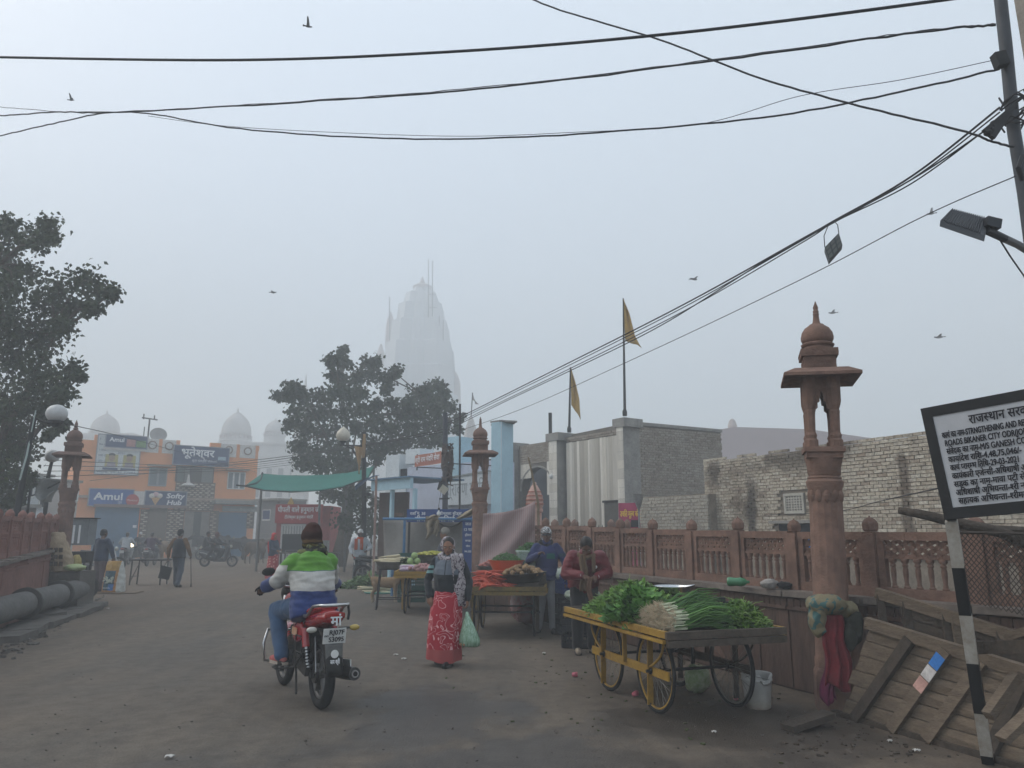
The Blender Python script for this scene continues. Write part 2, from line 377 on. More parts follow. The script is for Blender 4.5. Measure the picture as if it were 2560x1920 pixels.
def carved_wall(name,label,pts,ledge,caps,rails,side,ms,ms2,mc,slab_w=.44,skip=(),pw=.125,near=True,nbal=6,low_split=.46):
    """pts: post positions along the wall; side: +1 if the road lies to the left of the walking direction"""
    mid=V((*pts[len(pts)//2],0));root=thing(name,label,'wall',mid);n_=len(pts)
    core=MB();dirs=[]
    for i in range(n_):
        a=V((*pts[max(i-1,0)],0));b=V((*pts[min(i+1,n_-1)],0));dirs.append((b-a).normalized())
    bal={}
    for i in range(n_-1):
        A=V((*pts[i],0));B=V((*pts[i+1],0));d=(B-A).normalized();n=V((-d.y,d.x,0))*side;L=(B-A).length
        zl=(ledge[i]+ledge[i+1])/2
        def P(s,t,z):return A+d*s+n*t+V((0,0,z))
        up=V((0,0,1));Rm=MX((d,n,up)).transposed()
        core.box(P(L/2,0,(zl-.05)/2),(L+.02,.26,zl-.05),Rm)
        k=max(1,round(L/slab_w));w=L/k                         # facing slabs
        for j in range(k):
            parts=[(0.02,low_split),(low_split+.008,zl-.19)] if (i*7+j*3)%4==0 else [(.02,zl-.19)]
            for z0,z1 in parts:
                b=MB();th=.03+rnd(-.004,.006);b.box(P((j+.5)*w,.13+th/2,(z0+z1)/2),(w-.009,th,z1-z0),Rm)
                b.build('slab',ms2,root,w=True)
        b=MB();b.box(P(L/2,.157,zl-.165),(L-.004,.06,.035),Rm);b.build('moulding',ms2,root,w=True)
        ns=max(2,round(L/.085));sw=L/ns                         # scalloped frieze under the coping
        sc=MB()
        pr=[(-.5*sw*.92,.075),(.5*sw*.92,.075)]+[(.46*sw*math.cos(a),.03+.032*math.sin(a)-.012) for a in [0,-.6,-1.1,-1.57,-2.04,-2.54,-3.14]]
        me=None
        if me is None:
            sc.prism(pr,lambda x,z:V((x,0,z)),lambda x,z:V((x,.045,z)))
            me=sc.mesh('scallop',ms2,False)
        for j in range(ns):
            o=P((j+.5)*sw,.128,zl-.148)-MATR[root.name].translation
            inst('scallop',me,root,o,(0,0,math.atan2(d.y,d.x)+(0 if side>0 else math.pi)))
            if side<0:pass
        kc=max(1,round(L/.9));cw=L/kc                            # coping
        for j in range(kc):
            b=MB();b.box(P((j+.5)*cw,.035,zl-.025+rnd(-.003,.003)),(cw-.006,.40,.058),Rm);b.build('coping_stone',mc,root,w=True)
        if i in skip:continue
        # railing panel
        zr=(rails[i]+rails[i+1])/2;s0,s1=pw/2+.004,L-pw/2-.004;z0=zl+.005;PL=s1-s0;h=zr-z0
        b=MB();t=.075
        b.box(P((s0+s1)/2,0,zr-.038),(PL,t,.076),Rm);b.box(P((s0+s1)/2,0,z0+.045),(PL,t,.09),Rm)
        for s in (s0+.032,s1-.032):b.box(P(s,0,(z0+.09+zr-.076)/2),(.064,t-.006,h-.168),Rm)
        pn=b.build('railing_panel',ms,root,w=True);a0,a1=s0+.064,s1-.064;zz0=z0+.09;zz1=zr-.076;lat=(zz1-zz0)*.36;zb=zz1-lat
        b=MB();nc=nbal;cw=(a1-a0)/nc;rh=lat/2
        for r_ in range(2):
            for c in range(nc):
                x0=a0+c*cw;zt=zz1-r_*rh
                for (xa,za,xb,zb_) in ((x0,zt,x0+cw,zt-rh),(x0+cw,zt,x0,zt-rh)):
                    b.bar(P(xa,0,za),P(xb,0,zb_),.042 if xa<xb else .036,.017,n)
        b.box(P((a0+a1)/2,0,zb),(a1-a0,.05,.022),Rm);b.build('lattice',ms,pn,w=True)
        hb=round(zb-.011-zz0,3)
        if hb not in bal:bal[hb]=bal_mesh(hb,ms)
        for c in range(nc):
            o=P(a0+(c+.5)*cw,0,zz0)-MATR[root.name].translation;inst('baluster',bal[hb],pn,o)
    core.build('wall_core',m_core,root,w=True)
    for i in range(n_):
        if i in skip and (i-1) in skip:continue
        p=(pts[i][0],pts[i][1],dirs[i]);b=MB();z0=ledge[i]+.004;zt=caps[i];post_cap(b,p,pw,z0,z0+(zt-z0)*.98)
        zc=z0+(zt-z0)*.98*.815;po=b.build('post',ms,root,w=True);cap_mb(p,pw,zc+.001,zt+.02).build('post_cap',ms,po,w=True)
    return root
# right-hand wall: posts sit on rays through the photographed posts, one equal step apart
US=[2183,1991,1850,1733,1635,1553,1482,1418,1365]
VC=[1289,1296,1291,1296,1295,1294,1292,1292,1292]
VR=[1330,1329,1327,1325,1322,1319,1316,1314,1313]
kx=lambda u:ray(u,1400).x/ray(u,1400).y
def step_post(prev,k,s):
    px,py=prev;a=1+k*k;b=-2*(k*px+py);c=px*px+py*py-s*s;D=b*b-4*a*c
    return None if D<0 else (-b+math.sqrt(D))/(2*a)
STEP=.93
PTS=[(kx(2183)*7.2,7.2)]
for u in US[1:]:
    y=step_post(PTS[-1],kx(u),STEP)
    if y is None:y=PTS[-1][1]+.5
    PTS.append((kx(u)*y,y))
print('WALL',[(round(a,2),round(b,2)) for a,b in PTS])
caps=[at(u,v,p[1]).z for u,v,p in zip(US,VC,PTS)];rails=[at(u,v,p[1]).z for u,v,p in zip(US,VR,PTS)]
y0=6.42;PTS=[(kx(2449)*y0+.55,y0-.8),(kx(2449)*y0,y0)]+PTS;caps=[1.70,1.71]+caps;rails=[1.56,1.565]+rails
for _ in range(3):PTS=[(PTS[0][0]+.45,PTS[0][1]-.84)]+PTS;caps=[1.70]+caps;rails=[1.555]+rails
# beyond the last visible post the wall runs on to the middle lamp post behind the stalls
PTS+=[(.05,PTS[-1][1]+1.3),(-.55,15.9)];caps+=[caps[-1],caps[-1]];rails+=[rails[-1],rails[-1]]
ledge=[.97]*len(PTS)
carved_wall('boundary_wall','red sandstone wall with carved lattice railing behind the leafy vegetable cart',PTS,ledge,caps,rails,+1,m_sand,m_sandd,m_cope,skip=(len(PTS)-2,len(PTS)-1))
RWALL=PTS
# left-hand wall
LP=[]
for u,v,Y in ((-700,1240,6.7),(-440,1246,7.7),(-290,1252,8.7),(-180,1258,9.8),(-60,1265,11.2),(-20,1268,12.05),(10,1271,12.9),(42,1274,13.7),(64,1278,14.5),(88,1280,15.3),(109,1281,16.1),(128,1284,16.9)):LP.append((kx(u)*Y,Y,at(u,v,Y).z))
lc=[p[2] for p in LP];ll=[1.02+.02*i for i in range(len(LP))]
carved_wall('boundary_wall','pink sandstone wall with carved railing behind the long grey pipe',[(p[0],p[1]) for p in LP],ll,lc,[c-.13 for c in lc],-1,m_pink,m_pink,m_cope,nbal=5,slab_w=.6)

# ---- chhatri lamp posts
def chhatri(label,loc,rz,s=1.0,zb=0.,ms=m_sand,broken=False,zl=0.):
    """stone lamp post: fluted column, abacus, open four-pillared pavilion, wide eave, block, ribbed dome, finial. Heights in metres for the near one"""
    t=thing('stone_lamp_post',label,'lamp post',loc,rz,'carved stone lamp posts')
    Z=lambda z:zb+z*s
    b=MB();b.lathe([(.24*s,Z(.0)),(.24*s,Z(.30)),(.22*s,Z(.34)),(.17*s,Z(.36))],4,a0=R(45));b.build('pedestal',ms,t)
    b=MB();pr=[(.168,.362),(.168,.44),(.158,.46),(.150,1.9),(.146,1.94)]
    b.lathe([(r*s,Z(z)) for r,z in pr],32,lobes=16,ldep=-.05);b.build('column',ms,t,smooth='auto')
    b=MB();b.lathe([(r*s,Z(z)) for r,z in ((.146,1.941),(.150,1.93+.05),(.168,2.03),(.172,2.06),(.150,2.085),(.158,2.10),(.138,2.115),(.150,2.13),(.155,2.20),(.165,2.25),(.170,2.283))],24);cp=b.build('capital',ms,t,smooth='auto')
    b=MB()
    for k in range(12):
        a=2*math.pi*k/12;b.ell((.130*s*math.cos(a),.130*s*math.sin(a),Z(1.925)),(.034*s,.034*s,.075*s),8,6)
    tag(b.build('leaf_carving',ms,cp,smooth=True),None,kind='stuff')
    b=MB();b.box((0,0,Z(2.31)),(.325*s,.325*s,.055*s));b.box((0,0,Z(2.362)),(.365*s,.365*s,.048*s));b.build('abacus',ms,t)
    q=.110*s;hp=.70
    for sx in (-1,1):
        for sy in (-1,1):
            b=MB();c=(sx*q,sy*q)
            b.lathe([(r*s*1.1,Z(z)) for r,z in ((.060,2.387),(.060,2.45),(.046,2.47),(.052,2.50),(.040,2.53),(.043,2.70),(.046,2.73),(.040,2.75),(.052,2.79),(.060,2.83),(.060,3.07))],8,(c[0],c[1],0),a0=R(22.5));b.build('pillar',ms,t)
    for k in range(4):                                                    # cusped arch panels between the pillars
        a=k*math.pi/2;Rm=MX.Rotation(a,3,'Z');b=MB();w=.066*s
        arch=[(-w,2.70),(-w*.95,2.75),(-w*.60,2.77),(-w*.62,2.82),(-w*.30,2.83),(-w*.24,2.88),(0,2.935)]
        arch=arch+[(-x,z) for x,z in reversed(arch[:-1])]
        for i in range(len(arch)-1):
            (xa,za),(xb,zb_)=arch[i],arch[i+1]
            b.prism([(xa,Z(za)),(xb,Z(zb_)),(xb,Z(3.07)),(xa,Z(3.07))],lambda x,z:Rm@V((x,-q-.022*s,z)),lambda x,z:Rm@V((x,-q+.022*s,z)))
        b.build('arch_panel',ms,t)
    b=MB();e0,e1=.30*s,.345*s
    b.lathe([(.17*s*1.414,Z(3.072)),(e1*1.414*.72,Z(3.085)),(e1*1.414,Z(3.055)),(e1*1.414,Z(3.085)),(.24*s*1.414,Z(3.145)),(.19*s*1.414,Z(3.15))],4,a0=R(45));b.build('eave',ms,t)
    b=MB();b.box((0,0,Z(3.215)),(.29*s,.29*s,.128*s));b.box((0,0,Z(3.317)),(.34*s,.34*s,.074*s));bk=b.build('block',ms,t)
    b=MB()
    for k in range(4):
        a=k*math.pi/2;Rm=MX.Rotation(a,3,'Z')
        for x in (-.08,0,.08):
            for p0,p1 in (((x-.04,3.17),(x,3.255)),((x,3.255),(x+.04,3.17)),((x-.04,3.255),(x,3.17)),((x,3.17),(x+.04,3.255))):
                b.bar(Rm@V((p0[0]*s,-.148*s,Z(p0[1]))),Rm@V((p1[0]*s,-.148*s,Z(p1[1]))),.012*s,.010*s,Rm@V((0,1,0)))
        for x in (-.12,-.04,.04,.12):
            b.box(Rm@V((x*s,-.172*s,Z(3.32))),(.03*s if k%2==0 else .010*s,.010*s if k%2==0 else .03*s,.008*s));b.box(Rm@V((x*s,-.1725*s,Z(3.32))),(.008*s if k%2==0 else .01*s,.01*s if k%2==0 else .008*s,.03*s))
    tag(b.build('carving',ms,bk),None,kind='stuff')
    b=MB();b.lathe([(r*s,Z(z)) for r,z in ((.145,3.355),(.145,3.375),(.132,3.385),(.132,3.395),(.152,3.405),(.158,3.42),(.140,3.435))],20);b.build('dome_base',ms,t,smooth='auto')
    b=MB();pr=[(.140,3.436),(.156,3.47),(.158,3.50),(.148,3.545),(.120,3.59),(.085,3.615),(.075,3.62),(.07,3.63),(.045,3.64)]
    b.lathe([(r*s,Z(z)) for r,z in pr],36,lobes=12,ldep=-.045);b.build('dome',ms,t,smooth=True)
    b=MB()
    fp=[(.040,3.641),(.034,3.66),(.026,3.73),(.032,3.74),(.024,3.75),(.030,3.77),(.020,3.785),(.024,3.80),(.026,3.81),(.014,3.84),(.004,3.875)]
    if broken:fp=[(.035,3.641),(.055,3.66),(.030,3.70),(.045,3.72),(.028,3.745),(.034,3.76),(.012,3.83),(.003,3.86)]
    b.lathe([(r*s,Z(z)) for r,z in fp],12);b.build('finial',ms,t,smooth='auto')
    return t
lp=at(2080,1500,7.15);NEARLAMP=V((lp.x-.04,7.15,0))
chhatri('tall carved red sandstone lamp post rising from the railing beside the notice board',(NEARLAMP.x,NEARLAMP.y,0),R(-17),.988).rotation_euler=(0,R(1.6),R(-17))
ml=at(1199,1300,16.5);chhatri('carved stone lamp post with slender spire behind the striped hanging cloth',(ml.x,16.5,0),R(8),1.062)
l2=at(163,1300,17.2);LEFTLAMP=V((l2.x,17.2,0));chhatri('stone lamp post with chipped pillars beside the grey meter cabinet',(l2.x,17.2,0),R(24),1.075,0.0,mat('grey_sandstone',(.22,.135,.108),.9,.4,2.6,.4,40,c2=(.11,.072,.06)),True)
# ================================================================== buildings
class Face:
    """a wall plane through two ground points a->b; local s along the wall, z up, d out towards the camera"""
    def __init__(s,a,b):
        s.o=V((a[0],a[1],0));e=V((b[0]-a[0],b[1]-a[1],0));s.L=e.length;s.ex=e/s.L;s.n=V((s.ex.y,-s.ex.x,0))
        if s.n.dot(-s.o)<0:s.n=-s.n
        s.rm=MX((s.ex,s.n,V((0,0,1)))).transposed();s.rz=math.atan2(s.ex.y,s.ex.x)
    def P(s,x,z,d=0):return s.o+s.ex*x+s.n*d+V((0,0,z))
    def px(s,u,v):
        p=onplane(u,v,s.o,s.n)-s.o;return p.dot(s.ex),p.z
    def rect(s,u0,v0,u1,v1):
        a,b,c,d=s.px(u0,v0),s.px(u1,v0),s.px(u0,v1),s.px(u1,v1)
        return (a[0]+c[0])/2,(b[0]+d[0])/2,(c[1]+d[1])/2,(a[1]+b[1])/2      # s0 s1 z0 z1
    def box(s,mb,x0,x1,z0,z1,d0,d1):return mb.box(s.P((x0+x1)/2,(z0+z1)/2,(d0+d1)/2),(x1-x0,abs(d1-d0),z1-z0),s.rm)
    def text(s,mb,t,size,x,z,d,**k):return text_mb(mb,t,size,s.P(x,z,d),s.ex if s.ex.x>0 else -s.ex,(0,0,1),**k)
def brick_mat(name,cols,mort=None,stain=(.05,.045,.04),st=.5,sc=.5,lo=.52,hi=.66,rough=.95,streaks=()):
    if name in MATS:return MATS[name]
    m=bpy.data.materials.new(name);m.use_nodes=True;t=m.node_tree;b=t.nodes['Principled BSDF'];L=t.links.new;b.inputs['Roughness'].default_value=rough;b.inputs['Specular IOR Level'].default_value=.15
    ge=nd(t,'NewGeometry');oi=nd(t,'ObjectInfo');a=nd(t,'Math',operation='ADD');L(ge.outputs['Random Per Island'],a.inputs[0]);L(oi.outputs['Random'],a.inputs[1]);fr=nd(t,'Math',operation='FRACT');L(a.outputs[0],fr.inputs[0])
    cr=nd(t,'ValToRGB');e=cr.color_ramp.elements
    for i,c in enumerate(cols):
        el=e[i] if i<2 else e.new(1);el.position=i/max(1,len(cols)-1);el.color=(*c,1)
    L(fr.outputs[0],cr.inputs[0])
    n=nd(t,'TexNoise',Scale=sc,Detail=7.,Roughness=.65);L(ge.outputs['Position'],n.inputs['Vector'])
    r=nd(t,'ValToRGB');r.color_ramp.elements[0].position=lo;r.color_ramp.elements[1].position=hi;L(n.outputs['Fac'],r.inputs[0])
    k=nd(t,'Math',operation='MULTIPLY');k.inputs[1].default_value=st;L(r.outputs[0],k.inputs[0])
    mx=nd(t,'Mix',data_type='RGBA');L(k.outputs[0],mx.inputs['Factor']);L(cr.outputs[0],mx.inputs['A']);mx.inputs['B'].default_value=(*stain,1)
    for (c,e,w,z0,z1,sc_) in streaks:                              # damp streaks: c foot point, e wall direction, half width, height range, colour
        sb=nd(t,'VectorMath',operation='SUBTRACT');L(ge.outputs['Position'],sb.inputs[0]);sb.inputs[1].default_value=c;dt=nd(t,'VectorMath',operation='DOT_PRODUCT');L(sb.outputs[0],dt.inputs[0]);dt.inputs[1].default_value=e
        nn=nd(t,'TexNoise',Scale=2.6,Detail=6.);L(ge.outputs['Position'],nn.inputs['Vector']);ab=nd(t,'Math',operation='ABSOLUTE');L(dt.outputs['Value'],ab.inputs[0]);ma=nd(t,'Math',operation='MULTIPLY_ADD');L(nn.outputs['Fac'],ma.inputs[0]);ma.inputs[1].default_value=w*2.4;L(ab.outputs[0],ma.inputs[2])
        k1=nd(t,'MapRange',interpolation_type='SMOOTHSTEP');L(ma.outputs[0],k1.inputs[0]);k1.inputs[1].default_value=w*2.3;k1.inputs[2].default_value=w*1.5
        sz=nd(t,'SeparateXYZ');L(ge.outputs['Position'],sz.inputs[0]);zw=nd(t,'Math',operation='MULTIPLY_ADD');L(nn.outputs['Fac'],zw.inputs[0]);zw.inputs[1].default_value=.5;L(sz.outputs[2],zw.inputs[2]);k2=nd(t,'MapRange',interpolation_type='SMOOTHSTEP');L(zw.outputs[0],k2.inputs[0]);k2.inputs[1].default_value=z1+.35;k2.inputs[2].default_value=z1-.05
        k3=nd(t,'MapRange',interpolation_type='SMOOTHSTEP');L(zw.outputs[0],k3.inputs[0]);k3.inputs[1].default_value=z0;k3.inputs[2].default_value=z0+.4;p_=nd(t,'Math',operation='MULTIPLY');L(k1.outputs[0],p_.inputs[0]);L(k2.outputs[0],p_.inputs[1]);p2_=nd(t,'Math',operation='MULTIPLY');L(p_.outputs[0],p2_.inputs[0]);L(k3.outputs[0],p2_.inputs[1]);p3_=nd(t,'Math',operation='MULTIPLY');L(p2_.outputs[0],p3_.inputs[0]);p3_.inputs[1].default_value=.88
        mq=nd(t,'Mix',data_type='RGBA');L(p3_.outputs[0],mq.inputs['Factor']);L(mx.outputs['Result'],mq.inputs['A']);mq.inputs['B'].default_value=(*sc_,1);mx=mq
    n2=nd(t,'TexNoise',Scale=22.,Detail=4.);L(ge.outputs['Position'],n2.inputs['Vector'])
    r2=nd(t,'ValToRGB');r2.color_ramp.elements[0].position=.3;r2.color_ramp.elements[0].color=(.55,.53,.5,1);r2.color_ramp.elements[1].position=.6;r2.color_ramp.elements[1].color=(1.1,1.1,1.1,1);L(n2.outputs['Fac'],r2.inputs[0])
    m2=nd(t,'Mix',data_type='RGBA',blend_type='MULTIPLY');m2.inputs['Factor'].default_value=.8;L(mx.outputs['Result'],m2.inputs['A']);L(r2.outputs[0],m2.inputs['B']);L(m2.outputs['Result'],b.inputs['Base Color'])
    bp=nd(t,'Bump',Strength=.5,Distance=.02);L(n2.outputs['Fac'],bp.inputs['Height']);L(bp.outputs[0],b.inputs['Normal'])
    MATS[name]=m;return m
def brickwork(root,F,s0,s1,z0,z1,bw,bh,m,m_mort,holes=(),nparts=300,depth=.03,ragged=.0,gap=.012,score=None):
    """bricks laid one by one on the wall plane: those that show largest are parts, the rest one joined part"""
    rows=int((z1-z0)/bh);cand=[]
    for r in range(rows):
        z=z0+(r+.5)*bh;x=s0-(bw/2 if r%2 else 0)+rnd(-.02,.02)
        while x<s1:
            xa,xb=max(x,s0),min(x+bw,s1);x+=bw
            if xb-xa<bw*.25:continue
            if any(xa<h[1] and xb>h[0] and z+bh/2>h[2] and z-bh/2<h[3] for h in holes):continue
            if ragged and r>=rows-1 and random.random()<ragged:continue
            cand.append((xa,xb,z,r))
    cand.sort(key=lambda c:(F.P((c[0]+c[1])/2,c[2])-V((0,0,CAMZ))).length if score is None else score(c));rest=MB();meshes={}
    for i,(xa,xb,z,r) in enumerate(cand):
        w=xb-xa-gap;h=bh-gap;dd=depth+rnd(-.006,.008)
        if i<nparts:
            key=round(w*12)
            if key not in meshes:
                q=MB();q.box((0,0,0),(w,.06,h));meshes[key]=q.mesh('brick',m)
            inst('brick',meshes[key],root,F.P((xa+xb)/2,z+rnd(-.003,.003),dd-.03)-MATR[root.name].translation,(rnd(-.012,.012),rnd(-.012,.012),F.rz+rnd(-.01,.01)))
        else:rest.box(F.P((xa+xb)/2,z+rnd(-.003,.003),dd-.03),(w,.06,h),F.rm@Euler((rnd(-.012,.012),rnd(-.012,.012),rnd(-.008,.008))).to_matrix())
    if rest.v:tag(rest.build('brickwork',m,root,w=True),None,kind='stuff')
m_glass=mat('window_glass',(.055,.065,.075),.15,0,spec=.6)
m_black=mat('black_paint',(.012,.012,.013),.6,.3,6)
m_white=mat('white_paint',(.62,.62,.60),.6,.12,4)
m_iron=mat('dark_iron',(.03,.03,.032),.6,.4,8,metal=.4)
m_ink=mat('black_lettering',(.012,.012,.018),.6,0)
m_wlet=mat('white_lettering',(.72,.73,.74),.6,0)

# ---- whitewashed brick house on the right
a=at(2309,1090,13.0);b_=at(1760,1157,18.1);FW=Face((b_.x,b_.y),(a.x,a.y));FW.L0=FW.L
zt=3.23;m_wb=brick_mat('whitewashed_brick',[(.38,.325,.255),(.49,.435,.35),(.43,.375,.295),(.54,.50,.42),(.31,.25,.19),(.46,.42,.35)],stain=(.12,.095,.07),st=.85,sc=.55,streaks=[(FW.P(FW.px(1880,1250)[0],0),FW.ex,.20,.9,2.75,(.060,.052,.045)),(FW.P(FW.px(2262,1200)[0],0),FW.ex,.12,.9,3.1,(.13,.10,.075)),(FW.P(FW.px(1790,1200)[0],0),FW.ex,.35,2.7,3.3,(.10,.085,.07)),(FW.P(FW.px(1990,1200)[0],0),FW.ex,1.6,2.95,3.4,(.12,.10,.08))])
m_wm=mat('lime_mortar',(.22,.185,.145),.95,.4,4,.3)
root=thing('brick_house','whitewashed brick house with flaking walls behind the tall lamp post','house',FW.P(FW.L/2,0))
b=MB();Lh=FW.L+4.4;FW.box(b,-.0,Lh,0,zt-.02,-3.0,-.012);b.build('wall',m_wm,root,w=True)
jal=FW.rect(1962,1233,2012,1284);low=FW.rect(1948,1307,2045,1345)
brickwork(root,FW,0,Lh,1.1,zt+.12,.19,.067,m_wb,m_wm,[(jal[0]-.02,jal[1]+.02,jal[2]-.02,jal[3]+.02),low],300,ragged=.08,score=lambda c:abs(FW.P(c[0],c[2]).y-13.5))
rt=Face((b_.x,b_.y),(b_.x+.86,b_.y+.5));
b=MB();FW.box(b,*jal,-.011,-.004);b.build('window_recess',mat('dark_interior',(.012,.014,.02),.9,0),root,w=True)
fr=MB();x0,x1,z0,z1=jal
for q in ((x0,x0+.05,z0,z1),(x1-.05,x1,z0,z1),(x0+.05,x1-.05,z0,z0+.05),(x0+.05,x1-.05,z1-.05,z1)):FW.box(fr,*q,-.01,.035)
jw=fr.build('jali_window',mat('window_plaster',(.42,.40,.35),.9,.2),root,w=True)
lt=MB();nx,nz=6,6;w=(x1-x0-.1)/nx;h=(z1-z0-.1)/nz
for i in range(nx+1):FW.box(lt,x0+.05+i*w-.013,x0+.05+i*w+.013,z0+.05,z1-.05,.0,.022)
for j in range(nz+1):FW.box(lt,x0+.05,x1-.05,z0+.05+j*h-.013,z0+.05+j*h+.013,.001,.024)
lt.build('lattice',MATS['window_plaster'],jw,w=True)
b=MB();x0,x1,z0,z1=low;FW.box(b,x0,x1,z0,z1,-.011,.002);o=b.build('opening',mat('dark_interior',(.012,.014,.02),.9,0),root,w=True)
b=MB();FW.box(b,x0-.15,x1+.15,z1-.01,z1+.05,-.01,.14);b.build('lintel',mat('concrete',(.26,.25,.23),.9,.35,3,.3,30),root,w=True)
# lower lean-to wall in front of its left end
a2=at(1600,1240,19.6);b2=at(1770,1232,17.6);FL=Face((a2.x,a2.y),(b2.x,b2.y));zl_=at(1770,1232,17.6).z
rl=thing('yard_wall','low whitewashed brick yard wall beside the magenta shop board','wall',FL.P(FL.L/2,0))
b=MB();FL.box(b,0,FL.L,0,zl_-.02,-.3,-.012);b.build('wall',m_wm,rl,w=True)
brickwork(rl,FL,0,FL.L,1.3,zl_,.225,.0815,brick_mat('grey_washed_brick',[(.30,.275,.235),(.40,.37,.31),(.34,.315,.27)],stain=(.10,.085,.07),st=.7),m_wm,(),110)

# ---- grey brick hall with striped marble front, arch and two flags
cx=at(1570,1051,23.0);lx=at(1304,1113,27.8);rx=at(1801,1072,24.9);FA=Face((lx.x,lx.y),(cx.x,cx.y));FB=Face((cx.x,cx.y),(rx.x,rx.y))
hall=thing('brick_hall','grey brick hall with striped marble front, arch and rooftop flags','building',FA.P(FA.L/2,0));HT=4.98
m_gb=brick_mat('grey_brick',[(.235,.20,.165),(.30,.26,.215),(.27,.235,.195),(.33,.295,.25),(.21,.175,.14)],stain=(.42,.40,.36),st=.3,sc=.8,lo=.5,hi=.7)
m_gm=mat('grey_mortar',(.155,.138,.118),.95,.3,4)
b=MB();FB.box(b,.02,FB.L,0,HT-.05,-4.0,-.012);b.build('side_wall',m_gm,hall,w=True)
brickwork(hall,FB,0.02,FB.L,1.2,HT-.1,.225,.079,m_gb,m_gm,(),220)
b=MB();FB.box(b,0,FB.L+.03,HT-.1,HT,-.25,.05);b.build('coping',mat('concrete',(.26,.25,.23)),hall,w=True)
zs0,zs1=1.0,FA.px(1480,1098)[1];sL=FA.px(1416,1100)[0];sR=FA.px(1556,1100)[0]
roofz=FA.px(1480,1082)[1];m_mar=mat('marble_slab',(.43,.41,.36),.5,.3,1.2,c2=(.27,.25,.22),stretch=(6,6,.25))
b=MB();FA.box(b,sL,FA.L,0,zs1,-.5,-.02);FA.box(b,sL,FA.L,zs1,roofz,-.3,-.01);b.build('front_wall',m_gm,hall,w=True)
cols=[(.60,.56,.48),(.44,.41,.35),(.68,.645,.57),(.37,.34,.29),(.52,.49,.43)];x=sL;k=0
while x<sR-.02:
    w=rnd(.085,.17);w=min(w,sR-x);b=MB();FA.box(b,x+.002,x+w-.002,zs0,zs1+rnd(-.01,.01),-.02,.012+rnd(0,.006))
    c=random.choice(cols);b.build('marble_strip',mat('striped_marble_%d'%cols.index(c),c,.45,.18,1.5,stretch=(3,3,.3)),hall,w=True);x+=w;k+=1
brickwork(hall,FA,sL,sR,zs1+.02,roofz+.02,.225,.079,m_gb,m_gm,(),60)
def marble_pillar(u0,u1,vtop,depth=.28,capw=.12):
    x0=FA.px(u0,vtop)[0];x1=FA.px(u1,vtop)[0];zt_=FA.px((u0+u1)/2,vtop)[1];b=MB();FA.box(b,x0,x1,0,zt_,-.4,depth);p=b.build('pillar',mat('concrete',()),hall,w=True);z=1.0
    while z<zt_-.1:
        h=rnd(.22,.34);h=min(h,zt_-.06-z);q=MB();FA.box(q,x0+.01,x1-.01,z,z+h-.008,depth,depth+.02);q.build('marble_tile',mat('striped_marble_%d'%random.choice((0,2,4)),()),p,w=True);z+=h
    b=MB();FA.box(b,x0-capw,x1+capw,zt_-.22,zt_+.05,-.45,depth+.06);b.build('capstone',mat('concrete',()),p,w=True);return x0,x1,zt_
p1=marble_pillar(1557,1574,1052);p2=marble_pillar(1388,1408,1088);marble_pillar(1285,1297,1112,capw=.05)
# arch bay
xa,xb=FA.px(1303,1200)[0],FA.px(1387,1200)[0];zat=FA.px(1345,1166)[1];arz=FA.px(1345,1225)[1];b=MB();rw=(xb-xa)/2*.98;xm=(xa+xb)/2
arc=[(xm-rw*math.cos(t*math.pi/16),arz+(zat-arz)*math.sin(t*math.pi/16)) for t in range(17)];ztop=FA.px(1345,1108)[1]
for i in range(16):
    (x0,z0),(x1,z1)=arc[i],arc[i+1];b.prism([(x0,z0),(x1,z1),(x1,ztop),(x0,ztop)],lambda x,z:FA.P(x,z,-.35),lambda x,z:FA.P(x,z,.02))
FA.box(b,xa-.25,xm-rw,0,ztop,-.35,.02);FA.box(b,xm+rw,xb+.2,0,ztop,-.35,.02);b.build('arch_wall',m_gm,hall,w=True)
brickwork(hall,FA,xa,xb,zat+.12,ztop+.02,.225,.079,m_gb,m_gm,(),40,depth=.05)
b=MB();FA.box(b,xm-rw,xm-rw*.35,arz+.45,ztop-.35,.021,.04);b.build('marble_panel',MATS['striped_marble_0'],hall,w=True)
b=MB();FA.box(b,xm+rw*.62,xb,arz-.2,ztop-.2,.021,.04);b.build('marble_panel',MATS['striped_marble_2'],hall,w=True)
b=MB()
for i in range(16):
    (x0,z0),(x1,z1)=arc[i],arc[i+1];b.bar(FA.P(x0,z0,.03),FA.P(x1,z1,.03),.06,.05,FA.n)
b.build('arch_trim',mat('concrete',()),hall,w=True)
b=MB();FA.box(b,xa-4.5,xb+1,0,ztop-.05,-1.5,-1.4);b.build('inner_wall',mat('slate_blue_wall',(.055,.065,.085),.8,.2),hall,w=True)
b=MB();x0,x1,z0,z1=FA.rect(1513,1256,1556,1330);FA.box(b,x0,x1,z0,z1,.013,.03);b.build('door',mat('grey_door',(.085,.08,.072),.7,.3),hall,w=True)
b=MB();FA.box(b,x0-.06,x1+.03,z1,z1+.07,.013,.06);b.build('door_lintel',m_iron,hall,w=True)
b=MB();q=FA.P(*FA.px(1396,1192),.30);b.ell(q,(.09,.09,.09),10,8);b.tube([q,q+V((0,.2,.05))],.025);b.build('camera_dome',m_white,hall,smooth=True,w=True)
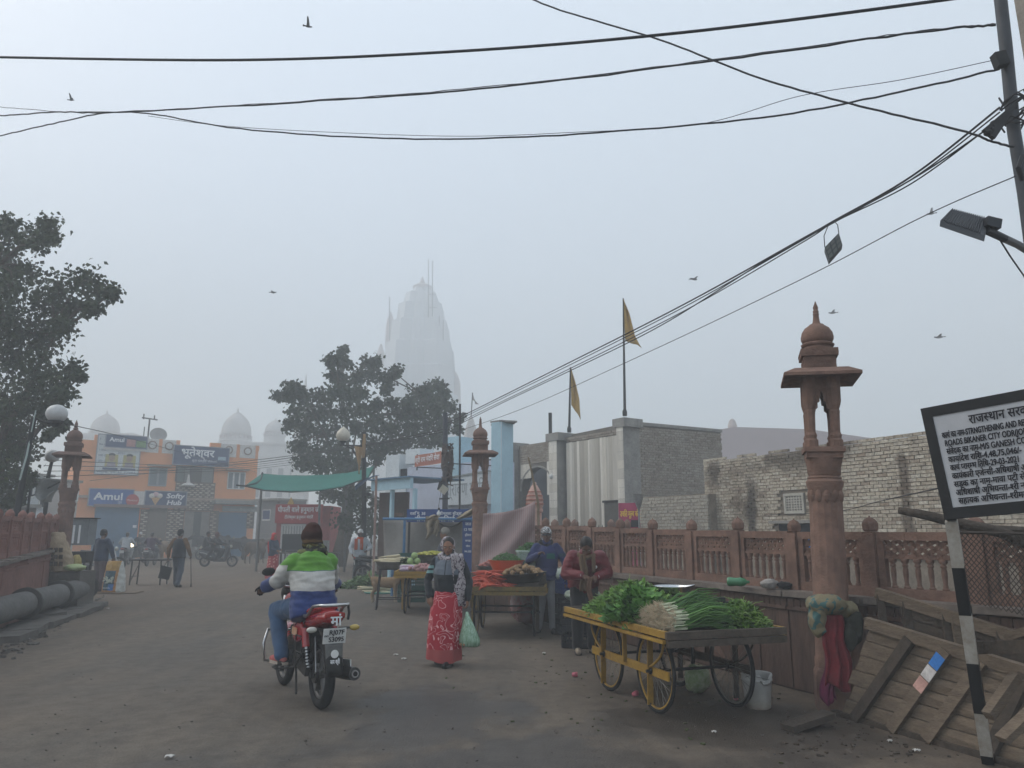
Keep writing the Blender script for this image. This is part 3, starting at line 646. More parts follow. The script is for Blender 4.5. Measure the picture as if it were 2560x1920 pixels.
def flag(label,u,vb,vt,F,x,col,pts,w=.03):
    base=F.P(x,F.px(u,vb)[1],.05);d=base.y;top=at(u,vt,d);t=thing('flag',label,'flag',base);b=MB();b.tube([base,base+(top-base)*.5,top],[.045,.035,.02],8);b.build('pole',m_iron,t,w=True)
    P3=[at(uu,vv,d) for uu,vv in pts];b=MB();n=len(P3)//2;Lft,Rgt=P3[:n],P3[n:]
    def fn(i,j):
        k=i*(n-1);k0=min(int(k),n-2);f=k-k0;A=Lft[k0].lerp(Lft[k0+1],f);B=Rgt[k0].lerp(Rgt[k0+1],f);p=A.lerp(B,j);p.y+=.09*math.sin(j*9+i*5)*j;return p
    b.slab(fn,12,8,.008);b.build('pennant',mat('saffron_cloth',(.43,.27,.075),.9,.25,3,.2,20),t,smooth=True,w=True);b=MB();b.lathe([(.07,-.02),(.075,.12),(.04,.2)],8,base);b.build('socket',m_iron,t,w=True);return t
flag('tall saffron pennant on the pole over the corner pillar',1558,1040,746,FA,(p1[0]+p1[1])/2,0,[(1558,748),(1559,780),(1561,815),(1563,852),(1560,750),(1572,785),(1587,840),(1605,868)])
flag('shorter saffron pennant on the pillar beside the arch',1426,1080,918,FA,FA.px(1426,1085)[0],0,[(1427,920),(1427,955),(1428,1000),(1428,1012),(1429,924),(1438,958),(1448,998),(1452,1048)])
b=MB();q=FA.P(*FA.px(1365,1105),-.2);b.box(q+V((0,0,.45)),(.12,.12,1.25));solo(b,'roof_post',m_iron,'short dark iron post standing on the roof between the arch and the flags','post')
# ---- magenta shop board
FS=Face((at(1547,1300,20.2).x,20.2),(at(1627,1300,19.8).x,19.8));x0,x1,z0,z1=FS.rect(1547,1257,1627,1345);sh=thing('shop_kiosk','magenta kiosk front with yellow Hindi lettering behind the railing','kiosk',FS.P((x0+x1)/2,0))
b=MB();FS.box(b,x0,x1,0,z1,-.5,0);b.build('front',mat('magenta_paint',(.36,.035,.105),.6,.25,2.5),sh,w=True)
b=MB();FS.text(b,'उचित मू<ल्य की दुकान'.replace('<ल्','<ल'),.21,(x0+x1)/2-.02,z1-.36,.004,center=True,width=(x1-x0)*.86,weight=.008);b.build('lettering',mat('yellow_lettering',(.75,.50,.06),.6,0),sh,w=True)
wx=FS.rect(1578,1300,1600,1318);b=MB();FS.box(b,*wx,.0,.012);b.build('hatch',MATS['dark_interior'],sh,w=True)
# metal funnel-shaped water spout in front of the board
q=at(1597,1280,17.5);b=MB();b.lathe([(.02,.0),(.03,.10),(.06,.16),(.10,.30),(.115,.42),(.12,.43),(.10,.43),(.05,.32)],14,(q.x,q.y,q.z-.02),cap=False);b.lathe([(.022,0),(.022,q.z)],8,(q.x,q.y,0));b.lathe([(.09,0),(.09,.05),(.04,.08)],10,(q.x,q.y,0));solo(b,'drinking_spout',mat('galvanised_metal',(.30,.30,.30),.45,.3,6,metal=.6),'galvanised funnel on a pipe in front of the magenta kiosk','spout',smooth='auto')

# ---- pink shrine spire behind the hanging cloth
q=at(1337,1330,20.0);sr=thing('shrine','small pink striped shrine spire under the grey arch','shrine',(q.x,20.0,0));Zs=lambda v:at(1337,v,20.0).z;m_shr=mat('pink_plaster',(.52,.34,.28),.8,.2,3,c2=(.40,.22,.17))
b=MB();zc=Zs(1268);b.lathe([(.20,0),(.20,zc-.15),(.235,zc-.12),(.235,zc-.06),(.21,zc-.03),(.21,zc)],8,a0=R(22.5));b.build('shaft',m_shr,sr)
b=MB();z2=Zs(1205);H=z2-zc;b.lathe([(.225,zc+.001),(.24,zc+H*.12),(.22,zc+H*.4),(.16,zc+H*.65),(.085,zc+H*.85),(.05,zc+H*.9),(.06,zc+H*.95),(.02,z2)],24,lobes=12,ldep=-.1);b.build('spire',m_shr,sr,smooth='auto')
for k in range(4):
    b=MB();z=zc+H*(.1+.16*k);r_=(.245,.24,.215,.175)[k];b.lathe([(r_,z),(r_+.008,z+.015),(r_,z+.03)],24);b.build('ring',mat('red_ochre',(.33,.10,.07),.8,.2),sr)

# ---- blue and white temple front
FT=Face((at(945,1200,27.5).x,27.5),(at(1260,1200,23.5).x,23.5));m_tb=mat('sky_blue_wash',(.42,.60,.68),.85,.16,1.6,c2=(.33,.49,.57));m_tw=mat('white_wash',(.68,.73,.76),.85,.14,1.3,c2=(.56,.61,.64));m_lav=mat('lavender_wash',(.50,.54,.64),.85,.14,1.2)
tp=thing('temple','pale blue and white temple front with stepped pillars and faded lettering','temple',FT.P(FT.L/2,0))
def tbox(name,u0,v0,u1,v1,d0,d1,m,zb=None):
    x0,x1,z0,z1=FT.rect(u0,v0,u1,v1);b=MB();FT.box(b,x0,x1,z0 if zb is None else zb,z1,d0,d1);return b.build(name,m,tp,w=True)
tbox('main_wall',1017,1160,1235,1300,-1.0,.0,m_lav,0)
tbox('left_wall',966,1195,1016,1300,-1.0,.05,m_tw,0)
tbox('merlon',968,1138,1001,1194,-.6,.06,m_tw);tbox('merlon',1017,1123,1053,1159,-.6,.06,m_tw);tbox('infill',1002,1172,1016,1194,-.5,.02,MATS['dark_interior'])
tbox('blue_pillar',1119,1093,1150,1260,-.8,.10,m_tb)
x0,x1,z0,z1=FT.rect(1119,1190,1230,1262);zl0=FT.px(1121,1199)[1];zr0=FT.px(1229,1180)[1];b=MB()
b.prism([(x0,z0),(x1,z0),(x1,zr0),(x0,zl0)],lambda x,z:FT.P(x,z,.02),lambda x,z:FT.P(x,z,.20));sg=b.build('name_panel',m_tw,tp,w=True)
b=MB();b.bar(FT.P(x0,zl0+.02,.12),FT.P(x1,zr0+.02,.12),.24,.05,(0,0,1));b.build('panel_rim',mat('grey_rim',(.25,.28,.28),.8,.2),sg,w=True)
b=MB();FT.text(b,'श्रावण मंदिर',.62,(x0+x1)/2,z0+.30,.204,center=True,width=(x1-x0)*.86);b.build('lettering',mat('faded_letters',(.30,.34,.36),.8,0),sg,w=True)
x0,x1,z0,z1=FT.rect(1231,1053,1283,1300);b=MB();ps=x0+(x1-x0)*.42
tpl=thing('temple_pillar','tall square pillar, white on one side and sky blue on the other','pillar',FT.P((x0+x1)/2,0,.6));FT2=FT
cP=at(1252,1200,21.5);lP=at(1231,1200,22.3);rP=at(1283,1200,22.0);f1=Face((lP.x,lP.y),(cP.x,cP.y));f2=Face((cP.x,cP.y),(rP.x,rP.y));zt_=at(1252,1054,21.5).z
b=MB();f1.box(b,0,f1.L,0,zt_,-.02,.0);f1.box(b,0.03,f1.L-.03,.3,zt_-.12,.0,.015);b.build('white_face',m_tw,tpl,w=True)
b=MB();f2.box(b,0,f2.L,0,zt_,-.35,-.0);b.build('blue_body',m_tb,tpl,w=True)
b=MB();f1.box(b,-.03,f1.L+.0,zt_,zt_+.05,-.5,.05);f2.box(b,0.01,f2.L+.03,zt_+.001,zt_+.052,-.4,.04);b.build('capstone',mat('concrete',()),tpl,w=True)
b=MB();z_=zt_-.8
for i in range(9):f1.box(b,f1.L*(.3+.06*(i%4)),f1.L*(.36+.06*(i%4))+rnd(0,.08),z_-i*.19,z_-i*.19+rnd(.1,.17),.015,.019)
tag(b.build('painted_figure',mat('faded_black',(.12,.12,.12),.9,.3),tpl,w=True),None,kind='stuff')
# red banner on the temple roof
Fb=Face((at(1041,1150,24.0).x,24.0),(at(1107,1150,22.6).x,22.6));x0,x1,z0,z1=Fb.rect(1041,1134,1108,1163);bn=thing('banner','faded red banner with white Hindi lettering slung over the temple wall','banner',Fb.P((x0+x1)/2,0));b=MB();b.slab(lambda i,j:Fb.P(x0+(x1-x0)*i,z0+(z1-z0)*j,.05+.03*math.sin(i*7)),14,3,.01);b.build('cloth',mat('faded_red',(.40,.155,.11),.8,.2,2),bn,w=True)
b=MB();Fb.text(b,'श्री राम मंदिर सेवा',.22,(x0+x1)/2,z0+.12,.085,center=True,width=(x1-x0)*.9,weight=.008);b.build('lettering',m_wlet,bn,w=True)
for x in (x0+.02,x1-.02):
    b=MB();b.bar(Fb.P(x,z0-.1,-.02),Fb.P(x,z1+.05,-.02),.04,.04);b.bar(Fb.P(x,z0,-.02),Fb.P(x,z0+.02,-2.2),.03,.03);b.build('bracket',m_iron,bn,w=True)
# tea stall awning in front of the temple's left end
FW2=Face((at(928,1200,22.6).x,22.6),(at(1026,1200,21.2).x,21.2));x0,x1,z0,z1=FW2.rect(928,1198,1026,1224);aw=thing('awning_stall','open stall under a pale blue awning beam left of the utility pole','stall',FW2.P((x0+x1)/2,0))
b=MB();FW2.box(b,x0,x1,z0,z1,-.1,.0);bm_=b.build('awning_beam',m_tb,aw,w=True);b=MB();FW2.box(b,x0-.02,x1+.02,z1,z1+.045,-2.0,.10);b.build('roof_slab',mat('blue_roof_sheet',(.11,.20,.30),.6,.2),aw,w=True)
f_=Face((at(950,1200,23.6).x,23.6),(at(1021,1200,23.2).x,23.2));b=MB();f_.box(b,0,f_.L,0,z0,-.1,0);b.build('back_wall',mat('brown_brick_wall',(.105,.072,.06),.9,.3),aw,w=True)
for u in (967,1024):
    b=MB();xx=FW2.px(u,1290)[0];FW2.box(b,xx-.05,xx+.05,0,z0,-.22,-.12);b.build('post',m_tb,aw,w=True)
q=f_.rect(974,1282,1010,1291);b=MB();f_.box(b,q[0],q[1],q[2],q[3],0,.06);b.build('shelf',m_sand,aw,w=True)
# ================================================================== orange restaurant building across the square
A_=at(205,1090,45.2);B_=at(647,1114,51.7);FO=Face((A_.x,A_.y),(B_.x,B_.y));cu=lambda x:180+x/3.607;cv=lambda y:980+y/3.607
def cr(x0,y0,x1,y1):return FO.rect(cu(x0),cv(y0),cu(x1),cv(y1))
ob=thing('restaurant_building','two storey orange building with blue shutters and dairy signs across the square','building',FO.P(FO.L/2,0));m_or=mat('orange_render',(.74,.32,.135),.85,.16,.7,c2=(.64,.275,.12))
HO=FO.px(cu(800),cv(425))[1];zf=FO.px(cu(700),cv(960))[1]
b=MB();FO.box(b,0,FO.L,0,HO-.35,-8,0);b.build('wall',m_or,ob,w=True)
def opart(name,r,d0,d1,m,par=None):
    b=MB();FO.box(b,*r,d0,d1);return b.build(name,m,par or ob,w=True)
m_pw=mat('white_panel',(.60,.58,.55),.8,.15)
for xs in ((0,30),(200,250),(640,668),(785,815),(940,975),(1250,1345),(1485,1515),(1655,1690)):     # parapet piers and white panels with ring motifs
    r=cr(xs[0],420,xs[1],520);opart('parapet_pier',(r[0],r[1],HO-.36,HO),-.25,.01,m_or)
for x0,x1,y0,y1 in ((668,785,415,515),(815,940,425,520),(1345,1485,455,560),(1515,1655,475,570)):
    r=cr(x0,y0,x1,y1);p=opart('parapet_panel',(r[0],r[1],HO-.9,HO-.02),-.2,.02,m_pw);cc=FO.P((r[0]+r[1])/2,HO-.42,.03);b=MB()
    for k in range(16):
        a0,a1=2*math.pi*k/16,2*math.pi*(k+1)/16;b.bar(cc+FO.ex*.24*math.cos(a0)+V((0,0,.24*math.sin(a0))),cc+FO.ex*.24*math.cos(a1)+V((0,0,.24*math.sin(a1))),.07,.05,FO.n)
    b.build('ring',mat('brown_trim',(.25,.17,.13),.8,.2),p,w=True);b=MB();b.lathe([(.19,0),(.19,.02)],14,cc,rot=FO.rm@Euler((R(-90),0,0)).to_matrix());b.build('disc',m_white,p,w=True)
b=MB();FO.box(b,0,FO.L,zf-.05,zf+.10,0,.16);b.build('floor_band',mat('band_grey',(.35,.27,.22),.85,.2),ob,w=True)
m_nav=mat('navy_board',(.030,.058,.145),.6,.2,1.5);m_blu=mat('blue_board',(.035,.105,.33),.55,.15,1.2);m_redb=mat('red_badge',(.45,.05,.04),.6,.1)
def sign(r,m,d=.12,th=.08,name='sign_board',rim=True):
    s=opart(name,r,d,d+th,m)
    if rim:
        b=MB();x0,x1,z0,z1=r;e=.05
        for q in ((x0-e,x1+e,z0-e,z0),(x0-e,x1+e,z1,z1+e),(x0-e,x0,z0,z1),(x1,x1+e,z0,z1)):FO.box(b,*q,d-.02,d+th+.02)
        b.build('rim',mat('board_rim',(.30,.32,.36),.6,.2),s,w=True)
    return s
def otext(s,t,size,x,z,d,m=None,**k):
    b=MB();FO.text(b,t,size,x,z,d,**k);return b.build('lettering',m or m_wlet,s,w=True)
def WH(r):return r[1]-r[0],r[3]-r[2]
r=cr(150,880,545,1025);s=sign(r,m_blu);W_,H_=WH(r);otext(s,'Amul',H_*.62,r[0]+W_*.10,r[2]+H_*.34,.205,weight=.035,width=W_*.66);otext(s,'दूध',H_*.2,r[0]+W_*.66,r[2]+H_*.14,.205)
r2=cr(548,895,645,1030);s=sign((r[1]+.06,r2[1],r2[2],r2[3]),m_pw,rim=False);W_,H_=WH(r2);b=MB();cc=FO.P(r[1]-.02,r2[2]+H_*.38,.20);b.lathe([(H_*.40,0),(H_*.40,.03)],24,cc,rot=FO.rm@Euler((R(-90),0,0)).to_matrix());bd=b.build('badge',m_redb,s,w=True);otext(s,'Parlour',.16,r[1]-.02,r2[2]+H_*.32,.24,center=True,width=H_*.62)
r=cr(648,900,1022,1035);s=sign((r2[1]+.06,r[1],r[2],r[3]),m_nav);W_,H_=WH(r);otext(s,'Softy',H_*.46,r[0]+W_*.50,r[2]+H_*.56,.205,weight=.03,width=W_*.44,slant=.15);otext(s,'Hub',H_*.43,r[0]+W_*.52,r[2]+H_*.12,.205,weight=.03,width=W_*.36,slant=.15)
# ice-cream cone emblem: cone with three scoops
b=MB();x=r[0]+W_*.26;b.prism([(x,r[2]+H_*.08),(x+H_*.30,r[2]+H_*.60),(x-H_*.30,r[2]+H_*.60)],lambda a,z:FO.P(a,z,.2),lambda a,z:FO.P(a,z,.23));b.build('cone_emblem',mat('wafer',(.55,.33,.14),.7,.2,8),s,w=True)
for dx,dz,c in ((-.24,.70,(.62,.58,.52)),(.24,.70,(.60,.55,.50)),(0,.80,(.58,.40,.42))):
    b=MB();b.ell(FO.P(x+dx*H_,r[2]+dz*H_,.2),(.19*H_,.06,.17*H_),14,8,FO.rm);b.build('scoop',mat('scoop_%d'%int(c[1]*100),c,.6,.1),s,smooth=True,w=True)
r=cr(905,500,1398,665);s=sign(r,m_nav,.30);W_,H_=WH(r);otext(s,'भूतेश्वर',H_*.56,r[0]+W_*.42,r[2]+H_*.46,.385,center=True,weight=.03,width=W_*.60);otext(s,'शुद्ध शाकाहारी भोजनालय',H_*.17,r[0]+W_*.56,r[2]+H_*.18,.385,center=True,width=W_*.46);b=MB();FO.box(b,r[0]+W_*.80,r[0]+W_*.95,r[2]+H_*.32,r[2]+H_*.52,.385,.39);b.build('emblem',mat('pale_emblem',(.35,.45,.50),.7,.4,6),s,w=True)
r=cr(222,395,605,742);s=sign(r,mat('poster_white',(.55,.58,.58),.7,.1),.06,.06);W_,H_=r[1]-r[0],r[3]-r[2]
for k in range(2):
    x=r[0]+W_*(.2+.42*k);opart('photo_panel',(x,x+W_*.30,r[2]+H_*.18,r[2]+H_*.50),.12,.124,mat('poster_yellow',(.42,.38,.14),.7,.2),s)
    b=MB();cc=FO.P(x+W_*.15,r[2]+H_*.42,.125);b.ell(cc,(W_*.075,.012,W_*.10),12,8,FO.rm);b.build('portrait_head',mat('poster_skin',(.34,.24,.18),.8,.15),s,smooth=True,w=True);b=MB();b.ell(FO.P(x+W_*.15,r[2]+H_*.49,.123),(W_*.08,.012,W_*.05),12,8,FO.rm);b.build('portrait_hair',m_black,s,w=True);b=MB();b.prism([(x+.1,r[2]+H_*.18),(x+W_*.30-.1,r[2]+H_*.18),(x+W_*.24,r[2]+H_*.31),(x+W_*.06,r[2]+H_*.31)],lambda a,z:FO.P(a,z,.124),lambda a,z:FO.P(a,z,.132));b.build('portrait_shirt',mat('poster_shirt',(.30,.26,.30),.8,.2),s,w=True)
    opart('caption_bar',(x-.1,x+W_*.31,r[2]+H_*.10,r[2]+H_*.16),.12,.126,m_nav,s)
otext(s,'2021',H_*.09,r[0]+W_*.47,r[2]+H_*.52,.125,m_nav);otext(s,'MOB. 94141 77993',H_*.065,r[0]+W_*.04,r[2]+H_*.025,.125,m_nav,width=W_*.9);
for i in range(5):otext(s,('F','RAW','1 KG','500 G','200 G')[i],H_*.075,r[0]+W_*.03,r[2]+H_*(.86-.14*i),.125,m_nav)
r=cr(300,398,670,505);s=sign(r,m_nav,.16,.06);W_,H_=WH(r);otext(s,'Amul',H_*.5,r[0]+W_*.08,r[2]+H_*.44,.225,weight=.02,width=W_*.36);opart('picture',(r[0]+W_*.5,r[0]+W_*.72,r[2]+H_*.1,r[2]+H_*.72),.22,.226,mat('print_pink',(.40,.20,.19),.7,.3,4),s);opart('picture',(r[0]+W_*.74,r[1]-.05,r[2]+H_*.08,r[2]+H_*.66),.22,.226,mat('print_green',(.12,.25,.08),.7,.4,4),s);r=cr(280,508,668,530);opart('strip_board',r,.14,.2,m_pw)
def window(r,nsash,m_fr=m_white):
    w_=opart('window',r,.0,.05,m_fr);x0,x1,z0,z1=r;n=nsash;g=(x1-x0)/n
    for i in range(n):opart('pane',(x0+i*g+.06,x0+(i+1)*g-.06,z0+.07,z1-.07),.05,.058,mat('pane_grey',(.14,.17,.19),.3,.1),w_)
    b=MB();FO.box(b,x0-.15,x1+.15,z1+.10,z1+.20,0,.45);b.build('sunshade',mat('band_grey',()),w_,w=True)
window(cr(690,685,855,850),2,mat('grey_frame',(.28,.30,.31),.6,.1));window(cr(1400,722,1560,878),3)
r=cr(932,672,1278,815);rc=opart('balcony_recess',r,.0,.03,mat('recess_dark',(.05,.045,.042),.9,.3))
for q,c in (((.05,.22),(.10,.12,.115)),((.24,.36),(.16,.17,.165)),((.40,.66),(.07,.065,.06)),((.68,.97),(.16,.13,.10))):opart('glass_panel',(r[0]+(r[1]-r[0])*q[0],r[0]+(r[1]-r[0])*q[1],r[2]+.02,r[3]-.1),.03,.05,mat('panel_%d'%int(c[0]*1000),c,.4,.2),rc)
b=MB();b.lathe([(.40,0),(.44,.06),(.26,.16),(.12,.22),(.05,.75)],18,FO.P(r[0]+.75,r[2]-.28,.35));b.build('hanging_lamp',m_pw,rc,smooth='auto',w=True)
# stone-clad centre bay: light split stones standing proud of a dark backing
m_st=brick_mat('split_stone',[(.50,.44,.35),(.36,.28,.21),(.58,.54,.46),(.42,.36,.28)],st=.2);m_sb=mat('clad_backing',(.13,.095,.075),.9,.2)
for (x0,y0,x1,y1) in ((925,815,1280,1072),(605,1060,682,1400),(848,1060,1002,1400),(1232,1072,1312,1440),(1572,1080,1640,1230)):
    r=cr(x0,y0,x1,y1);r=(r[0],r[1],max(0,r[2]),r[3]);p=opart('cladding',r,.0,.06 if x0!=925 else .12,m_sb);st=MB();z=r[2]+.06;k=0;dd=.06 if x0!=925 else .12
    while z<r[3]-.07:
        x=r[0]+(.18 if k%2 else .03)
        while x<r[1]-.2:
            FO.box(st,x,x+rnd(.17,.24),z,z+.075,dd,dd+rnd(.02,.05));x+=.36
        z+=.135;k+=1
    tag(st.build('cladding_stones',m_st,p,w=True),None,kind='stuff')
def shutter(r,m):
    p=opart('shutter',(r[0],r[1],0,r[3]),.0,.04,m);b=MB();z=.1
    while z<r[3]-.1:FO.box(b,r[0]+.03,r[1]-.03,z,z+.06,.04,.055);z+=.11
    tag(b.build('shutter_ribs',m,p,w=True),None,kind='stuff');return p
m_shb=mat('blue_shutter',(.075,.165,.27),.6,.2,1.0);m_shw=mat('brown_shutter',(.17,.135,.11),.7,.2)
shutter(cr(192,1040,592,1400),m_shb);shutter(cr(684,1045,846,1400),m_shw);shutter(cr(1314,1085,1570,1440),m_shb);r=cr(1004,1075,1230,1440);opart('door_surround',(r[0],r[1],0,r[3]),.0,.03,mat('grey_stone_door',(.22,.20,.18),.8,.3));r=cr(1092,1080,1158,1330);opart('door',(r[0],r[1],.4,r[3]),.03,.06,mat('dark_door',(.03,.035,.035),.6,.2));r=cr(545,1200,580,1225);opart('notice',r,.06,.07,m_wlet)
r=cr(190,1015,1022,1045);opart('sign_soffit',(r[0],r[1],r[2],r[3]-.02),.0,.35,mat('soffit',(.20,.14,.13),.8,.2))
for k in range(4):
    r=cr(1105,1330,1250,1440);b=MB();FO.box(b,r[0]-.2,r[1]+.2,k*.17,(k+1)*.17-.004,.06,1.9-k*.42);b.build('step',mat('concrete',()),ob,w=True)
r=cr(1255,985,1700,1015);opart('canopy_beam',r,.0,1.0,mat('concrete',()));r=cr(1352,1032,1672,1080);s=sign(r,mat('faded_board',(.35,.38,.37),.7,.3),.08,.05,rim=False);otext(s,'Vaishnav Bhojnalaya',(r[3]-r[2])*.8,(r[0]+r[1])/2,r[2]+.05,.135,mat('pale_letter',(.58,.60,.58),.7,0),center=True,width=(r[1]-r[0])*.9)
for x,y in ((700,235),(660,305)):
    z1_=FO.px(cu(x),cv(y))[1];x_=FO.px(cu(x),cv(400))[0];b=MB();p0=FO.P(x_,HO-.3,-.5);p1_=FO.P(x_,z1_,-.5);b.tube([p0,p1_],.05 if x==700 else .03,6)
    if x==700:b.bar(p1_+V((-.5,0,.1)),p1_+V((.5,0,-.05)),.08,.08);b.tube([p1_+V((-.4,0,0)),p1_+V((-.4,0,.35))],.04,6);b.tube([p1_+V((.3,0,0)),p1_+V((.3,0,.25))],.04,6)
    b.build('roof_mast',m_iron,ob,w=True)
b=MB();q=FO.P(FO.px(cu(795),cv(390))[0],FO.px(cu(795),cv(388))[1],-.6);b.lathe([(.02,.0),(.3,.05),(.5,.16),(.52,.18),(.48,.17),(.02,.03)],20,q,rot=Euler((R(65),0,R(30))).to_matrix());b.tube([q,q+V((0,.1,-1.0))],.05,6);b.build('satellite_dish',mat('grey_dish',(.30,.29,.28),.6,.2),ob,smooth='auto',w=True)
# lower grey block adjoining on the right
FR=Face((at(648,1300,47.5).x,47.5),(at(692,1300,46.5).x,46.5));x0,x1,z0,z1=FR.rect(640,1252,697,1390);nb=thing('side_block','low grey block with a small notice between the orange building and the red kiosk','building',FR.P((x0+x1)/2,0));b=MB();FR.box(b,x0,x1,0,z1,-2,0);b.build('wall',mat('grey_render',(.20,.19,.19),.9,.25,1),nb,w=True);q=FR.rect(657,1274,677,1302);b=MB();FR.box(b,*q,.0,.04);b.build('notice_board',m_pw,nb,w=True);b=MB();FR.box(b,q[0]+.05,q[1]-.05,q[2]+.1,q[3]-.05,.04,.045);b.build('notice_print',m_nav,nb,w=True);b=MB();FR.box(b,x0,x1+.1,z1,z1+.12,-2,.3);b.build('roof_edge',mat('concrete',()),nb,w=True)
for k in range(3):
    b=MB();FR.box(b,x0,x1-.05,.9+.3*k,.93+.3*k,0,.03);b.build('stone_course',mat('concrete',()),nb,w=True)
# pale houses behind the left wall
def simple_house(label,u0,u1,vtop,Y,m,wins,dep=6,roof=None):
    Fh=Face((at(u0,1200,Y).x,Y),(at(u1,1200,Y+1.5).x,Y+1.5));z=Fh.px((u0+u1)/2,vtop)[1];t=thing('house',label,'house',Fh.P(Fh.L/2,0));b=MB();Fh.box(b,0,Fh.L,0,z,-dep,0);b.build('wall',m,t,w=True);b=MB();Fh.box(b,-.1,Fh.L+.1,z,z+.12,-dep-.1,.12);b.build('roof_edge',mat('concrete',()),t,w=True)
    for (uu0,vv0,uu1,vv1) in wins:
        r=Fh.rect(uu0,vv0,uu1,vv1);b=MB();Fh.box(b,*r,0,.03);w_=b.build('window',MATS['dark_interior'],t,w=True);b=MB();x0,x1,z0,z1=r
        for q in ((x0-.06,x0,z0,z1),(x1,x1+.06,z0,z1),(x0-.06,x1+.06,z0-.06,z0),(x0-.06,x1+.06,z1,z1+.06)):Fh.box(b,*q,0,.06)
        b.build('frame',m_white,w_,w=True)
    return t
simple_house('pale whitewashed house behind the leaning lamp pole on the left',58,128,1190,34,mat('pale_house',(.50,.53,.55),.9,.15,.6),[(97,1253,108,1268),(70,1215,80,1240)])
simple_house('cream house half hidden by the left stone lamp post',118,200,1205,36,mat('cream_house',(.48,.44,.41),.9,.2,.6),[(182,1225,192,1250)])
simple_house('grey roofed shed just above the left railing',-10,100,1268,26,mat('shed_grey',(.16,.15,.14),.9,.3,.8),[(20,1285,40,1297)])
# ---- hazy skyline: domes, spires, tower, far block
m_far=mat('far_plaster',(.52,.50,.48),.9,.15,.5);m_farp=mat('far_sandstone',(.44,.38,.36),.9,.15,.4)
def dome(label,u0,u1,vt,vb,vbase,Y,kind=0):
    c=at((u0+u1)/2,vb,Y);r_=(at(u1,vb,Y).x-at(u0,vb,Y).x)/2;z0=c.z;z1=at((u0+u1)/2,vt,Y).z;zb=0;t=thing('temple_dome',label,'dome',(c.x,Y,0));h=(z1-z0)*.80
    b=MB();b.lathe([(r_*1.02,0),(r_*1.02,z0-h*.25),(r_*1.1,z0-h*.22),(r_*1.1,z0-h*.14),(r_*.98,z0-h*.12),(r_*.98,z0)],16);b.build('drum',m_farp if kind else m_far,t)
    b=MB();pr=[(r_,z0+.002)]+[(r_*math.cos(a),z0+h*(.12+.88*math.sin(a))) for a in [R(x) for x in (5,18,32,46,60,72)]]+[(r_*.28,z0+h*.98),(r_*.30,z0+h*1.0),(r_*.12,z0+h*1.04)]
    b.lathe(pr,28,lobes=14 if kind==0 else 20,ldep=-.03);b.build('shell',m_far,t,smooth=True)
    b=MB();b.lathe([(r_*.10,z0+h*1.041),(r_*.06,z0+h*1.12),(r_*.09,z0+h*1.15),(r_*.02,z1)],10);b.build('finial',m_far,t);b=MB()
    for k in range(20):
        a=2*math.pi*k/20;b.box((r_*1.02*math.cos(a),r_*1.02*math.sin(a),z0-h*.02),(r_*.12,r_*.12,h*.14),(0,0,a))
    tag(b.build('petal_frieze',m_farp,t),None,kind='stuff');return t
dome('pale stepped dome rising behind the left end of the orange building',228,296,1026,1084,0,140,1);dome('white ribbed dome behind the right end of the orange building',554,626,1020,1092,0,150);dome('fainter white dome left of the big tree',662,712,1044,1084,0,165)
def shikhara(label,prof,Y,name='temple_tower',mat_=None,scaf=True):
    """tower silhouette from (u_left, u_right, v): curved square plan with ribs and bands"""
    m_=mat_ or mat('fog_paled_stone',(.53,.55,.57),.9,.12,.1);cxs=at((prof[0][0]+prof[0][1])/2,prof[0][2],Y);t=thing(name,label,'tower',(cxs.x,Y,0));b=MB();pr=[]  # default stone colour is lightened so the tower fades as in thicker fog
    for u0,u1,v in prof:
        p0,p1=at(u0,v,Y),at(u1,v,Y);pr.append(((p1.x-p0.x)/2,p0.z))
    pr[0]=(pr[0][0],0);n=40
    def rad(a):c,s_=abs(math.cos(a)),abs(math.sin(a));return min(1/max(c,s_,.001),1.22)*(1+.05*math.cos(a*12))
    vs=[];fs=[]
    for r_,z in pr:
        for j in range(n):a=2*math.pi*(j+.5)/n;vs.append((r_*rad(a)*math.cos(a),r_*rad(a)*math.sin(a),z))
    for i in range(len(pr)-1):
        for j in range(n):j2=(j+1)%n;fs.append((i*n+j,i*n+j2,(i+1)*n+j2,(i+1)*n+j))
    fs.append(tuple(range((len(pr)-1)*n,len(pr)*n)));b.add(vs,fs);b.build('body',m_,t,smooth=False);return t,pr,cxs
t,pr,cxs=shikhara('tall stepped temple tower fading into the fog above the tree',[(938,1140,1390),(942,1136,1330),(944,1136,1000),(956,1128,996),(956,1128,930),(962,1122,926),(966,1117,868),(974,1110,864),(978,1105,812),(988,1098,808),(992,1093,768),(1004,1086,764),(1010,1080,738),(1022,1066,734),(1026,1062,722)],190)
zt_=pr[-1][1];r_=pr[-1][0];b=MB();b.lathe([(r_*1.25,zt_),(r_*1.35,zt_+.5),(r_*.9,zt_+1.1),(r_*.3,zt_+1.5),(r_*.35,zt_+2.0),(.1,zt_+3.4)],16,(0,0,0));b.build('crown_stone',m_farp,t)
for (ul,ur,v0,v1) in ((940,962,900,860),(1126,1150,960,930),(966,985,815,780)):
    c0=at((ul+ur)/2,v0,188);w=at(ur,v0,188).x-at(ul,v0,188).x;h=at(ul,v1,188).z-c0.z;b=MB();b.lathe([(w*.6,c0.z-h*1.5),(w*.55,c0.z),(w*.4,c0.z+h*.5),(w*.1,c0.z+h)],8,(c0.x-cxs.x,-2,0));b.build('corner_turret',m_farp,t)
for k,(u,v0,v1) in enumerate(((1071,800,648),(1081,800,652),(974,850,742),(1098,1000,790),(1108,1000,800))):
    c0,c1=at(u,v0,184),at(u,v1,184);b=MB();b.tube([c0-V((cxs.x,190,0)),c1-V((cxs.x,190,0))],.13,5);b.build('scaffold_pole',m_iron,t)
